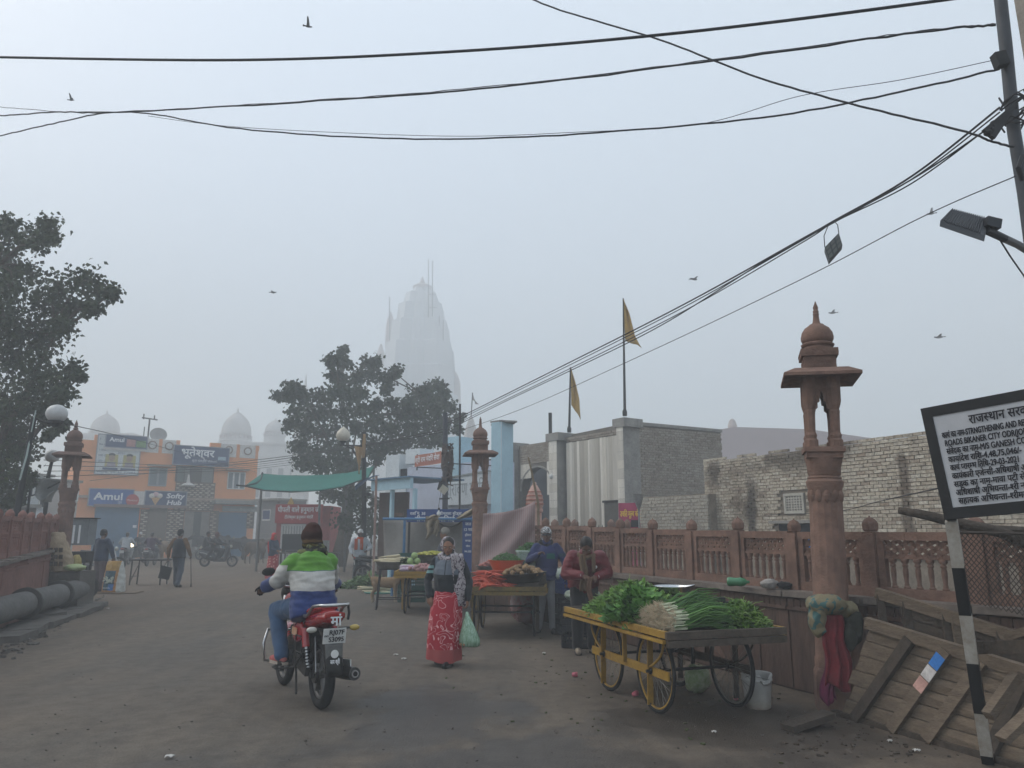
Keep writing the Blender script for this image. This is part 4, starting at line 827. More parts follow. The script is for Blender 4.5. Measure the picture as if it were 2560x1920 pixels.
for k in range(9):
    z=at(1075,1000-33*k,184).z;x0,x1=at(1071,800,184).x,at(1110-max(0,k-4)*6,800,184).x;b=MB();b.tube([V((x0-cxs.x,-6,z)),V((x1-cxs.x,-6,z))],.1,5);b.build('scaffold_rail',m_iron,t)
t,pr,cxs=shikhara('slim temple spire with a flag right of the big tree',[(1152,1196,1390),(1154,1194,1200),(1155,1192,1120),(1157,1190,1095),(1161,1186,1070),(1167,1181,1052),(1172,1176,1040)],62,'temple_spire',m_far)
b=MB();z=pr[-1][1];b.tube([(0,0,z),(.1,0,z+2.0)],.05,6);b.build('flag_pole',m_iron,t);b=MB();b.slab(lambda i,j:V((.1+.25*i+.3*j*i,.05*math.sin(i*5),z+2.0-1.0*i-.6*j*(1-i))),6,4,.02);b.build('flag_cloth',mat('grey_flag',(.14,.12,.12),.9,.2),t)
b=MB();c0=at(762,1000,130);b.lathe([(1.6,0),(1.6,c0.z-3),(1.1,c0.z-1),(.35,c0.z+1),(.3,c0.z+2),(.05,at(762,935,130).z)],8,(c0.x,130,0));solo(b,'temple_spire',m_far,'thin hazy spire left of the tree top','spire')
def far_mass(label,u0,u1,vt,Y,m):
    Fh=Face((at(u0,1200,Y).x,Y),(at(u1,1200,Y).x,Y));z=at(u0,vt,Y).z;t=thing('far_building',label,'building',Fh.P(Fh.L/2,0));b=MB();Fh.box(b,0,Fh.L,0,z,-6,0);b.build('wall',m,t,w=True);n=7
    for i in range(n):
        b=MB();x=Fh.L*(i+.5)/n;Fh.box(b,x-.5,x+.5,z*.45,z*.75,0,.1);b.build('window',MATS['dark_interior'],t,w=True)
    b=MB();Fh.box(b,-.2,Fh.L+.2,z,z+.5,-6.2,.3);b.build('cornice',m,t,w=True);return t
far_mass('hazy temple compound under the white domes behind the orange building',540,745,1112,145,m_far);far_mass('hazy terrace under the stepped dome at the far left',190,320,1090,135,m_far)
# far block right of the hall
Fq=Face((at(1800,1100,70).x,70),(at(2230,1100,62).x,62));z=Fq.px(1830,1068)[1];fb=thing('far_building','big hazy mauve block behind the hall and the white house','building',Fq.P(Fq.L/2,0));b=MB();b.prism([(-1,0),(Fq.L,0),(Fq.L,z-2.2),(Fq.L*.55,z-.7),(Fq.L*.1,z),(-1,z-.2)],lambda x,zz:Fq.P(x,zz,0),lambda x,zz:Fq.P(x,zz,-12));b.build('wall',mat('mauve_wall',(.30,.24,.25),.9,.15,.2),fb,w=True);b=MB();q=Fq.P(*Fq.px(1823,1062),-1);b.lathe([(.4,-.5),(.45,0),(.3,.5),(.1,.7)],10,q);b.build('roof_tank',m_farp,fb,w=True)
# ================================================================== trees
def leaf_mat(name,c,c2):
    m=bpy.data.materials.new(name);m.use_nodes=True;t=m.node_tree;b=t.nodes['Principled BSDF'];L=t.links.new;b.inputs['Roughness'].default_value=.55
    g=nd(t,'NewGeometry');cr_=nd(t,'ValToRGB');e=cr_.color_ramp.elements;e[0].color=(*c2,1);e[1].color=(*c,1);x=e.new(.93);x.color=(*[k*1.1 for k in c],1);y=e.new(1);y.color=(c[0]*2.4,c[1]*1.8,c[2],1)
    L(g.outputs['Random Per Island'],cr_.inputs[0]);L(cr_.outputs[0],b.inputs['Base Color']);b.inputs['Specular IOR Level'].default_value=.35;return m
m_bark=mat('bark',(.085,.065,.05),.95,.4,4,.6,14)
def tree(name,label,base,clusters,Y,leaf,dens,lm,trunk_r,spread,limb_frac=.55,hang=.5,group=None):
    """clusters: (u, v, r px); every cluster is a spray of twigs with leaves; limbs run from the trunk to the clusters"""
    rn=random.Random(len(clusters));t=thing(name,label,'tree',base,0,group);base=V(base);cr_=MB();tw=MB();tk=MB();cl=[]
    for (u,v,r_) in clusters:
        y=Y+rn.uniform(-spread,spread);p=at(u,v,y);cl.append((p,r_*y/FPX))
    fork=base.copy();cz=sum(p.z for p,_ in cl)/len(cl);cx_=sum(p.x for p,_ in cl)/len(cl);fork=V((base.x+(cx_-base.x)*.3,base.y,base.z+(min(p.z for p,_ in cl)-base.z)*.8+.6))
    tk.tube([base,base.lerp(fork,.5)+V((.08,.05,0)),fork],[trunk_r,trunk_r*.8,trunk_r*.65],10)
    mains=[]
    for i in range(7):
        p,r_=cl[int((i+.5)/7*len(cl))];mid=fork.lerp(p,.55)+V((rn.uniform(-.4,.4),rn.uniform(-.3,.3),rn.uniform(.1,.6)));pts=[fork,fork.lerp(mid,.5)+V((0,0,.2)),mid,mid.lerp(p,.6)+V((0,0,.15)),p];tk.tube(pts,[trunk_r*.38,trunk_r*.26,trunk_r*.16,trunk_r*.09,trunk_r*.03],7);mains+=[pts[1],pts[2],pts[3]]
    lv=[];lf=[]
    for p,r_ in cl:
        m0=min(mains+[fork],key=lambda q:(q-p).length);mid=m0.lerp(p,.5)+V((rn.uniform(-.15,.15),rn.uniform(-.15,.15),rn.uniform(-.05,.25)));tw.tube([m0,mid,p],[trunk_r*.13,trunk_r*.09,trunk_r*.05],5,cap=False)
        nt_=max(3,int(6*dens))
        for _ in range(nt_):
            d=V((rn.gauss(0,1),rn.gauss(0,1),rn.gauss(0,.8))).normalized();e=p+d*r_*rn.uniform(.45,1.05);tw.tube([p,p.lerp(e,.6)+V((0,0,r_*.08)),e],[trunk_r*.045,trunk_r*.03,trunk_r*.012],4,cap=False)
            k=int(dens*rn.uniform(34,62)*max(.25,min(2.2,(r_/leaf)**2/55)))
            for _ in range(k):
                f=rn.random()**.6;q=p.lerp(e,f)+V((rn.gauss(0,1),rn.gauss(0,1),rn.gauss(0,1)))*(r_*.36);s=leaf*rn.uniform(.65,1.2)
                dn=V((rn.gauss(0,.6),rn.gauss(0,.6),-hang+rn.gauss(0,.5))).normalized();sd=dn.cross(V((rn.gauss(0,1),rn.gauss(0,1),rn.gauss(0,.4))))
                if sd.length<.01:continue
                sd.normalize();nn=dn.cross(sd)*(s*.10);o=len(lv)
                lv+=[q,q+dn*s*.40+sd*s*.38+nn,q+dn*s*1.05,q+dn*s*.40-sd*s*.38+nn];lf.append((o,o+1,o+2,o+3))
    cr_.v=lv;cr_.f=lf;cr_.m=[0]*len(lf);tk.build('trunk',m_bark,t,smooth=True,w=True);tag(tw.build('twigs',m_bark,t,w=True),None,kind='stuff')
    tag(cr_.build('crown',lm,t,w=True),None,kind='stuff');return t
lm1=leaf_mat('peepal_leaf',(.040,.056,.018),(.018,.028,.012));lm2=leaf_mat('dusty_leaf',(.042,.058,.030),(.020,.030,.018))
LC=[(120,565,30),(95,605,42),(50,600,45),(20,560,28),(132,590,20),(10,650,55),(60,680,50),(30,725,52),(-20,700,80),(10,785,60),(205,700,42),(245,720,36),(280,728,20),(150,725,45),(110,765,55),(175,775,30),(230,770,22),(60,830,70),(120,840,50),(160,810,30),(20,900,72),(-40,850,90),(90,920,62),(130,950,45),(180,925,25),(203,940,12),(155,985,28),(20,1000,62),(70,995,52),(110,1030,32),(40,1080,52),(-40,1050,90),(10,1120,60),(60,1130,36),(20,1195,42),(60,1195,26),(10,1255,34),(45,1245,22),(-60,1180,80),(140,1000,20),(150,1060,18),(125,1085,14)]
tree('peepal_tree','big dark peepal tree hanging over the left wall',(kx(-140)*19,19,0),LC,18.6,.125,2.1,lm1,.34,.9)
cc=lambda x,y,r_:(640+x/3.456,820+y/3.456,r_/3.456)
MC=[cc(*k) for k in ((760,190,35),(700,260,70),(640,290,50),(780,300,50),(680,400,60),(740,440,70),(960,310,70),(1040,290,50),(900,400,90),(1010,400,90),(1200,385,60),(1140,430,60),(300,510,60),(200,575,45),(370,535,50),(290,590,50),(420,600,80),(560,590,70),(680,560,90),(800,560,90),(900,560,80),(1130,520,50),(1480,520,70),(1590,500,50),(1640,560,40),(1400,580,80),(1300,640,80),(1500,640,80),(1600,600,50),(350,720,90),(480,740,110),(620,720,110),(760,720,110),(900,700,90),(1040,660,60),(1160,640,50),(1250,740,80),(1400,740,80),(1560,720,70),(1680,680,50),(300,830,60),(420,880,110),(560,900,120),(700,900,120),(880,860,100),(1040,840,100),(1180,860,90),(1330,860,90),(1480,840,90),(1620,820,80),(1740,780,50),(1750,870,40),(380,1020,80),(520,1060,120),(680,1060,120),(1000,1000,110),(1150,1000,90),(1300,980,80),(1450,970,90),(1580,950,70),(400,1150,90),(560,1180,110),(760,1150,100),(1050,1100,80),(700,1250,120),(880,1200,90),(640,1420,90),(780,1450,100),(900,1440,90))]
tree('neem_tree','large hazy tree behind the green shade net',(at(845,1390,36).x,36,0),MC,35,.20,1.9,lm2,.42,2.2)
MC2=[(905,1290,26),(930,1300,26),(880,1310,24),(915,1330,22),(945,1320,20),(855,1300,22),(935,1260,18),(890,1265,20)]
tree('small_tree','small dark tree behind the men standing by the stall',(at(905,1400,30).x,30,0),MC2,30,.15,1.4,lm2,.12,.6)
m_bg=[(700,1290,20),(735,1270,24),(760,1262,20)]
# ================================================================== poles, street lamps
def pole(name,label,pts,r,m,cat='pole'):
    b=MB();b.tube(pts,r,10);return solo(b,name,m,label,cat,smooth='auto')
# left: leaning pole with globe lamp
Yp=15.2;p0=at(28,1290,Yp);p0.z=0;pA=at(85,1045,Yp);t=thing('globe_lamp','leaning dark pole with a round white globe lamp over the left railing','street lamp',(p0.x,Yp,0))
b=MB();b.tube([p0,p0.lerp(pA,.5),pA],[.075,.065,.05],10);b.build('pole',m_iron,t,smooth='auto',w=True);ge=at(142,1060,Yp);b=MB();b.tube([pA,pA.lerp(ge,.5)+V((0,0,-.03)),ge],.022,8);b.tube([p0.lerp(pA,.86),pA.lerp(ge,.45)+V((0,0,-.09)),ge+V((0,0,-.03))],.014,6);b.build('arm',m_iron,t,w=True)
gc=at(142,1034,Yp);gr=25*Yp/FPX;m_globe=mat('frosted_globe',(.50,.50,.50),.35,.12,3,spec=.5);b=MB();b.ell(gc,(gr,gr,gr*.92),24,16);b.build('globe',m_globe,t,smooth=True,w=True);b=MB();b.lathe([(.06,-.08),(.14,0),(.15,.05),(.02,.06)],12,gc-V((0,0,gr*.98)));b.build('globe_base',m_iron,t,w=True)
b=MB();b.tube([pA.lerp(p0,.05),pA.lerp(p0,.2)+V((.03,-.06,0)),pA.lerp(p0,.33)+V((-.02,-.06,0))],.02,6);b.tube([pA,pA+V((.05,-.05,.15)),pA+V((.02,-.06,-.3))],.012,6);b.build('wire_tangle',mat('pale_cable',(.35,.42,.40),.6,.1),t,w=True)
Yp=20.5;p0=at(120,1270,Yp);p0.z=0;pB=at(121,1180,Yp);t=thing('globe_lamp','second globe lamp on a short pole partly hidden by the left stone lamp post','street lamp',(p0.x,Yp,0));b=MB();b.tube([p0,at(121,1188,Yp),at(128,1160,Yp),at(137,1130,Yp)],[.06,.05,.045,.04],8);b.build('pole',m_iron,t,w=True);gc=at(131,1140,Yp);gr=17*Yp/FPX;b=MB();b.ell(gc,(gr,gr,gr*.95),20,14);b.build('globe',m_globe,t,smooth=True,w=True)
# mid: lotus-bud lamp on bracket with limp pennants
Yp=25.0;p0=at(912,1400,Yp);p0.z=0;pT=at(910,1080,Yp);t=thing('bud_lamp','bud-shaped cream lamp on a bracket post with a limp yellow pennant','street lamp',(p0.x,Yp,0));b=MB();b.tube([p0,pT],[.09,.07],10);b.lathe([(.11,at(911,1240,Yp).z),(.11,at(911,1232,Yp).z)],10,(p0.x,Yp,0));b.build('pole',m_iron,t,w=True);e=at(850,1113,Yp);a0=at(910,1115,Yp);b=MB();b.bar(a0,e,.05,.05);b.tube([at(908,1150,Yp),at(890,1140,Yp),at(880,1122,Yp),at(868,1116,Yp)],.025,6);b.tube([at(892,1118,Yp),at(897,1128,Yp),at(890,1134,Yp),at(884,1126,Yp)],.02,6);b.build('bracket',m_iron,t,w=True)
lc_=at(858,1090,Yp);b=MB();w=18*Yp/FPX;z0=at(858,1103,Yp).z;z1=at(858,1066,Yp).z;h=z1-z0;b.lathe([(w*.45,z0),(w*.85,z0+h*.12),(w,z0+h*.38),(w*.85,z0+h*.62),(w*.42,z0+h*.84),(w*.12,z0+h*.95),(w*.05,z1)],20,(lc_.x,Yp,0));b.build('bud',mat('cream_glass',(.52,.47,.38),.4,.15,2,spec=.5),t,smooth=True,w=True);b=MB();b.lathe([(w*.3,z0-.16),(w*.2,z0-.1),(w*.5,z0-.001)],12,(lc_.x,Yp,0));b.build('cup',m_iron,t,w=True)
def hang(b,pts,th=.012,n=8,Y=None,wave=.05):
    """limp cloth from left/right edge pixel lists"""
    Lf=[at(u,v,Y) for u,v in pts[0]];Rg=[at(u,v,Y) for u,v in pts[1]];k=len(Lf)
    def fn(i,j):
        q=i*(k-1);q0=min(int(q),k-2);f=q-q0;p=Lf[q0].lerp(Lf[q0+1],f).lerp(Rg[q0].lerp(Rg[q0+1],f),j);p.y+=wave*math.sin(j*8+i*3);return p
    b.slab(fn,10,n,th);return b
b=MB();hang(b,[[(886,1115),(890,1140),(896,1165),(897,1185)],[(905,1118),(903,1145),(900,1168),(898,1186)]],Y=24.85);b.build('pennant',mat('ochre_cloth',(.36,.23,.11),.9,.2),t,smooth=True,w=True);b=MB();hang(b,[[(908,1085),(905,1110),(904,1135),(906,1145)],[(913,1085),(914,1110),(913,1135),(912,1143)]],Y=24.85);b.build('pennant',MATS['ochre_cloth'],t,smooth=True,w=True)
# utility pole with cable tangle
Yp=20.0;p0=at(1114,1400,Yp);p0.z=0;UT=at(1113,1032,Yp);t=thing('utility_pole','utility pole wrapped in cables beside the blue signs','pole',(p0.x,Yp,0));b=MB();b.tube([p0,UT],[.085,.07],10);b.build('pole',mat('bluish_steel',(.065,.07,.085),.6,.3),t,smooth='auto',w=True);b=MB();rn=random.Random(4)
zA,zB=at(1113,1215,Yp).z,at(1113,1105,Yp).z
for k in range(26):
    pts=[];ph=rn.uniform(0,6.3);z=rn.uniform(zA,zB);
    for i in range(9):pts.append(V((p0.x+(.085+rn.uniform(.0,.08))*math.cos(ph+i*.9),Yp+(.085+rn.uniform(0,.08))*math.sin(ph+i*.9),z+(zA+(zB-zA)*rn.random()-z)*i/9)))
    b.tube(pts,rn.uniform(.012,.024),5,cap=False)
tag(b.build('cable_tangle',mat('dusty_cable',(.11,.085,.075),.8,.4,10),t,w=True),None,kind='stuff')
b=MB();q=at(1109,1224,19.75);b.box(q,(.20,.03,.20),(R(10),R(35),R(12)));b.build('meter_board',mat('cream_board',(.50,.47,.38),.8,.2),t,w=True);b=MB();b.bar(at(1098,1247,19.9),at(1124,1246,19.9),.03,.04);b.build('cross_arm',m_iron,t,w=True);q=at(1106,1215,19.8);b=MB();b.box(q+V((-.06,0,0)),(.1,.1,.22),(0,R(15),0));b.build('fuse_box',m_black,t,w=True)
# slim mast, tilted bamboo, thin poles by the temple
pole('thin_mast','thin dark mast rising beside the slim temple spire',[V((at(1152,1200,22.3).x,22.3,0)),at(1150,1010,22.3)],.03,m_iron)
pole('bamboo_pole','tilted bamboo pole standing over the striped cloth',[V((at(1352,1400,14.4).x,14.4,0)),at(1345,1255,14.4),at(1321,1143,14.4)],[.03,.026,.016],mat('bamboo',(.20,.155,.105),.8,.3,5))
pole('bamboo_pole','pinkish thin pole in front of the awning stall',[V((at(935,1400,21.0).x,21.0,0)),at(941,1190,21.0)],.035,mat('faded_pole',(.30,.20,.17),.8,.3,5))
for u,vt,Y,lb in ((800,1230,33,'thin grey pole under the middle of the shade net'),(866,1225,31,'thin grey pole under the right part of the shade net'),(697,1255,37.2,'slim post left of the red kiosk')):pole('tent_pole',lb,[V((at(u,1300,Y).x,Y,0)),at(u,vt,Y)],.05,mat('grey_pole',(.14,.14,.135),.7,.3))
# green shade net and blue sheet
Yn=30.0;t=thing('shade_net','long sagging green shade net stretched over the lane','shade net',(at(780,1400,Yn).x,Yn,0));top=[(655,1184),(700,1188),(760,1189),(820,1187),(870,1182),(905,1175),(935,1165)];bot=[(612,1215),(660,1226),(730,1230),(800,1226),(860,1216),(890,1205),(920,1195)]
def cl_(pts,f):
    k=f*(len(pts)-1);i=min(int(k),len(pts)-2);return V((*pts[i],0)).lerp(V((*pts[i+1],0)),k-i)
b=MB();b.slab(lambda i,j:at(cl_(top,i).x+(cl_(bot,i).x-cl_(top,i).x)*j,cl_(top,i).y+(cl_(bot,i).y-cl_(top,i).y)*j,Yn+1.6-3.0*j+.25*math.sin(i*9)*j),30,10,.015);b.build('net',mat('green_net',(.008,.135,.105),.75,.18,.8),t,smooth=True,w=True)
b=MB();b.tube([at(x,y,Yn-1.4) for x,y in bot],.03,6);b.build('hem_rope',m_black,t,w=True);b=MB();b.tube([at(656,1182,Yn+1.6),at(652,1200,Yn+.4),at(640,1209,Yn-.5),at(612,1215,Yn-1.4),at(592,1213,Yn-2)],.035,6);b.build('hem_rope',m_black,t,w=True)
for u,v,Y in ((656,1183,31.6),(935,1163,31.6)):
    b=MB();p=at(u,v,Y);b.tube([V((p.x,Y,0)),p],.05,6);b.build('support_pole',MATS['grey_pole'],t,w=True)
Ys=22.5;b=MB();b.slab(lambda i,j:at(888+60*i,1216-28*math.sin(i*1.57)+10*j*(1-i),Ys+1.5*j),14,5,.012);solo(b,'plastic_sheet',mat('blue_sheet',(.07,.16,.33),.5,.2),'blue plastic sheet sagging at the right end of the green net','sheet',smooth=True)
# ================================================================== overhead wires (they run between the right-hand pole, the utility pole and poles out of frame)
m_wire=mat('black_cable',(.012,.012,.014),.6,0)
def wire(label,pts,r,sub=10,name='overhead_wire',jig=0.,seed=1):
    """Catmull-Rom through (u, v, depth)"""
    far=lambda p:p[0]<-1000 or p[1]<-500 or p[0]>3000
    rn=random.Random(seed);e0=[at(*pts[0])] if far(pts[0]) else [];e1=[at(*pts[-1])] if far(pts[-1]) else [];pts=pts[len(e0):len(pts)-len(e1)];P3=[at(*p) for p in pts];out=[];n=len(P3)
    for i in range(n-1):
        a,b_,c,d=P3[max(i-1,0)],P3[i],P3[i+1],P3[min(i+2,n-1)]
        for k in range(sub):
            t_=k/sub;q=((b_*2)+(c-a)*t_+(a*2-b_*5+c*4-d)*t_*t_+(b_*3-a-c*3+d)*t_**3)*.5
            if jig:q=q+V((0,0,rn.uniform(-jig,jig)))
            out.append(q)
    out=e0+out+[P3[-1]]+e1;b=MB();b.tube(out,r,6);return solo(b,name,m_wire,label,'wire','overhead wires',smooth=True)
wire('thick black cable crossing the top of the view',[(-1500,60,13),(-120,138,9.5),(0,143,9.2),(600,150,8.3),(1150,128,7.6),(1700,82,7.0),(2330,4,6.4),(2600,-40,6.2),(3400,-240,5.8)],.016,seed=2)
wire('knotted cable second from the top',[(-1500,340,20),(-80,296,12),(0,290,11.6),(150,280,11),(300,281,10.4),(800,252,9),(1250,218,8.2),(1800,150,7.2),(2300,80,6.4),(2490,62,6.1)],.011,jig=.008,seed=3)
wire('thin cable wrapped along the knotted one',[(-1500,230,20),(-80,270,12),(0,268,11.6),(250,280,10.5),(800,250,9.02),(1250,214,8.22),(1800,146,7.22),(2300,78,6.42),(2490,60,6.12)],.005,jig=.008,seed=5)
wire('sagging cable with small knots third from the top',[(-1500,560,20),(-60,350,12),(0,339,11.6),(120,312,11),(260,283,10.6),(380,285,10.2),(600,322,9.6),(1000,347,8.8),(1400,338,8.1),(1900,294,7.2),(2250,230,6.6),(2500,172,6.15)],.010,jig=.006,seed=7)
wire('fine wire above the sagging cable',[(370,290,10.2),(600,318,9.5),(1100,340,8.6),(1450,330,8.0),(1750,310,7.5),(2000,240,7.0),(2250,200,6.6),(2495,148,6.15)],.0035,seed=8)
wire('cable slanting down from the top centre to the right',[(300,-620,12),(1290,-20,8.5),(1400,25,8.2),(1650,100,7.6),(1900,195,7.0),(2150,265,6.5),(2400,325,6.0),(2475,352,5.9),(2535,368,5.85)],.010,jig=.004,seed=9)
for k,(dv,lb) in enumerate(((0,'uppermost'),(5,'second'),(12,'third'))):
    wire('%s cable of the bundle climbing to the right-hand pole'%lb,[(1114,1060+dv*1.2,20),(1200,1018+dv,18),(1400,918+dv*1.3,14),(1700,766+dv*1.4,10.5),(2000,600+dv*.8,8.2),(2085,552+dv*.3,7.7),(2280,440+dv*1.5,6.8),(2500,268+dv*2.4,6.1)],(.010,.007,.007)[k],seed=10+k)
wire('lowest cable of the bundle with a loose curve',[(1114,1078,20),(1250,1010,17),(1450,915,13.2),(1650,815,10.9),(1900,660,8.7),(2085,556,7.68),(2300,436,6.7),(2500,300,6.1)],.008,seed=14)
wire('single thin wire below the hanging lamp',[(1114,1088,20),(1300,1024,16),(1600,890,11.6),(2000,700,8.4),(2300,545,6.8),(2540,440,5.9)],.005,seed=15)
for k,v in enumerate((1090,1096)):wire(('upper' if k==0 else 'lower')+' wire from the utility pole to the orange building',[(1114,1072+k*7,20),(910,1112+k*3,25),(640,1150+k*6,34),(400,1172+k*8,42),(225,1120+k*22+60,45)],.014,seed=16+k)
wire('wire from the left lamp post to the restaurant sign',[(165,1060,15.5),(300,1090,24),(450,1130,40),(640,1180,47)],.010,seed=20)
for k in range(4):wire(('topmost','second','third','lowest')[k]+' of the slack wires across the orange facade',[(110,1150+14*k,20),(300,1158+9*k,30),(450,1163+6*k,36),(620,1158+5*k,40),(760,1140+6*k,36)],.011,seed=21+k)
wire('slack service wire from the notice board to the white house',[(2350,1220,6.0),(2200,1253,9.5),(2080,1280,12.5),(1900,1288,16.2)],.006,seed=30)
# right-hand pole with its hardware
Yp=5.95;pb=at(2600,900,Yp);t=thing('electric_pole','steel pole and concrete post with clamps at the upper right edge','pole',(pb.x+.05,Yp,0));b=MB();b.tube([V((pb.x+.12,Yp,0)),at(2590,700,Yp),at(2560,480,Yp),at(2535,330,Yp),at(2515,120,Yp),at(2495,-60,Yp),at(2470,-300,Yp)],.052,12);b.build('steel_pole',mat('pole_steel',(.045,.048,.055),.5,.25,3,metal=.3),t,smooth='auto',w=True)
b=MB();q=at(2590,300,6.15);b.bar(V((q.x+.22,6.15,0)),at(2545,-200,6.15),.2,.18);b.build('concrete_post',mat('old_concrete',(.30,.27,.23),.9,.35,5,.5,20),t,w=True)
b=MB();q=at(2500,150,5.9);b.box(q,(.10,.08,.13),(0,R(-12),0));b.build('terminal_box',m_black,t,w=True)
b=MB();p0=at(2530,270,5.85);p1=at(2480,345,5.8)
for k in range(3):b.bar(p0+V((0,-.02*k,0)),p1+V((-.03*k,0,.03*k)),.035,.04)
for k in range(4):b.ell(p1.lerp(p0,.1+.1*k)+V((-.05,0,.02)),(.035,.035,.03),8,6)
b.build('cable_clamp',m_iron,t,w=True)
b=MB();rn=random.Random(9)
for k in range(9):
    z0=at(2535,240+k*8,Yp);pts=[z0+V((.11*math.cos(a*.8+k),.11*math.sin(a*.8+k),rn.uniform(-.05,.08)-a*.012)) for a in range(8)];b.tube(pts,.008,5,cap=False)
b.tube([at(2556,390,5.8),at(2545,420,5.75),at(2556,450,5.8)],.02,8);tag(b.build('wire_ties',m_wire,t,w=True),None,kind='stuff')
# LED panel hung from the bundle
Yl=7.7;t=thing('hanging_floodlight','square floodlight hanging from the cable bundle','lamp',at(2085,650,Yl));cq=[at(2062,618,Yl),at(2097,582,Yl-.05),at(2106,612,Yl-.05),at(2073,650,Yl)];dn_=V((.03,.09,-.02));b=MB();b.add(cq+[p+dn_ for p in cq],[(0,1,2,3),(7,6,5,4),(0,4,5,1),(1,5,6,2),(2,6,7,3),(3,7,4,0)]);b.build('housing',mat('lamp_grey',(.05,.055,.06),.5,.2),t,w=True)
b=MB();nn=(cq[1]-cq[0]).cross(cq[3]-cq[0]).normalized();nn=nn if nn.y<0 else -nn
for i in range(3):
    for j in range(3):
        f=lambda a,c:cq[0].lerp(cq[1],a).lerp(cq[3].lerp(cq[2],a),c)+nn*.004
        b.add([f((i+.12)/3,(j+.12)/3),f((i+.88)/3,(j+.12)/3),f((i+.88)/3,(j+.88)/3),f((i+.12)/3,(j+.88)/3)],[(0,1,2,3)])
b.build('lens',mat('lamp_lens',(.10,.11,.10),.3,.1,spec=.6),t,w=True);b=MB();b.tube([cq[0],at(2060,590,Yl),at(2070,565,Yl),at(2085,553,Yl),at(2094,562,Yl),at(2097,584,Yl-.03)],.005,6);b.build('wire_loop',m_wire,t,w=True)
# LED street-light head on its arm at the right edge
Yl=5.0;t=thing('street_light','grey finned street light reaching in from the right edge','street light',at(2560,600,Yl));tl,tr,br,bl=at(2376,538,Yl),at(2470,562,Yl),at(2460,604,Yl-.12),at(2349,566,Yl-.12);up=V((.01,.0,.045));b=MB();b.add([bl,br,tr,tl]+[p+up for p in (bl,br,tr,tl)],[(3,2,1,0),(4,5,6,7),(0,1,5,4),(1,2,6,5),(2,3,7,6),(3,0,4,7)]);b.build('housing',mat('lamp_dark',(.075,.08,.088),.5,.2),t,w=True)
b=MB();f=lambda a,c:bl.lerp(br,a).lerp(tl.lerp(tr,a),c)+V((0,0,-.004));b.add([f(.08,.1),f(.8,.1),f(.8,.9),f(.08,.9)],[(0,1,2,3)]);b.build('lens',mat('lamp_lens',()),t,w=True);b=MB()
for k in range(16):
    a=tl.lerp(tr,.06+k/18)+up;c=bl.lerp(br,.06+k/18)+up;b.bar(a,c,.004,.028)
tag(b.build('cooling_fins',MATS['lamp_dark'],t,w=True),None,kind='stuff');b=MB();m1=(tr+br)/2+up*.5;b.box(at(2475,573,Yl-.04)+V((0,0,.03)),(.1,.12,.07),(0,R(15),0));b.tube([m1,at(2510,596,Yl),at(2545,612,Yl+.3),at(2588,640,5.93)],[.03,.028,.028,.028],10);b.build('arm',MATS['pole_steel'],t,w=True);b=MB();b.tube([at(2500,600,Yl),at(2525,640,Yl+.1),at(2560,690,Yl+.4),at(2592,760,5.9)],.006,6);b.build('feed_cable',m_wire,t,w=True)
# ================================================================== carts, stalls and vegetables
m_yel=mat('yellow_painted_wood',(.36,.215,.028),.7,.35,5,.35,30,c2=(.20,.115,.025));m_old=mat('old_wood',(.105,.082,.062),.9,.45,5,.5,25,c2=(.042,.034,.028),stretch=(1,1,1));m_tyre=mat('tyre_rubber',(.014,.014,.015),.85,.3,9);m_rim=mat('dull_rim',(.16,.15,.135),.5,.4,6,metal=.5)
def spoke_wheel(parent,c,ax,rad,m_r=m_rim,nsp=28,tw=.018):
    """bicycle-type wheel: c hub centre, ax axle direction (local coords of parent)"""
    c,ax=V(c),V(ax).normalized();up=V((0,0,1));fw=up.cross(ax).normalized();Q=lambda a,r,d=0:c+fw*(r*math.cos(a))+up*(r*math.sin(a))+ax*d;n=40
    w=MB();w.tube([Q(2*math.pi*i/n,rad-tw) for i in range(n+1)],tw,8,cap=False);wh=w.build('wheel',m_tyre,parent,smooth=True)
    b=MB();b.tube([Q(2*math.pi*i/n,rad-tw*2.3) for i in range(n+1)],tw*.62,6,cap=False);b.build('rim',m_r,wh,smooth=True)
    b=MB();b.tube([c-ax*.05,c-ax*.03,c+ax*.03,c+ax*.05],[.03,.02,.02,.03],10);b.build('hub',m_iron,wh);b=MB()
    for i in range(nsp):
        a=2*math.pi*i/nsp;s=1 if i%2 else -1;b.tube([Q(a+.5*(1 if i%4<2 else -1),.022,s*.035),Q(a,rad-tw*2.6,0)],.0022,4,cap=False)
    tag(b.build('spokes',m_rim,wh),None,kind='stuff');return wh
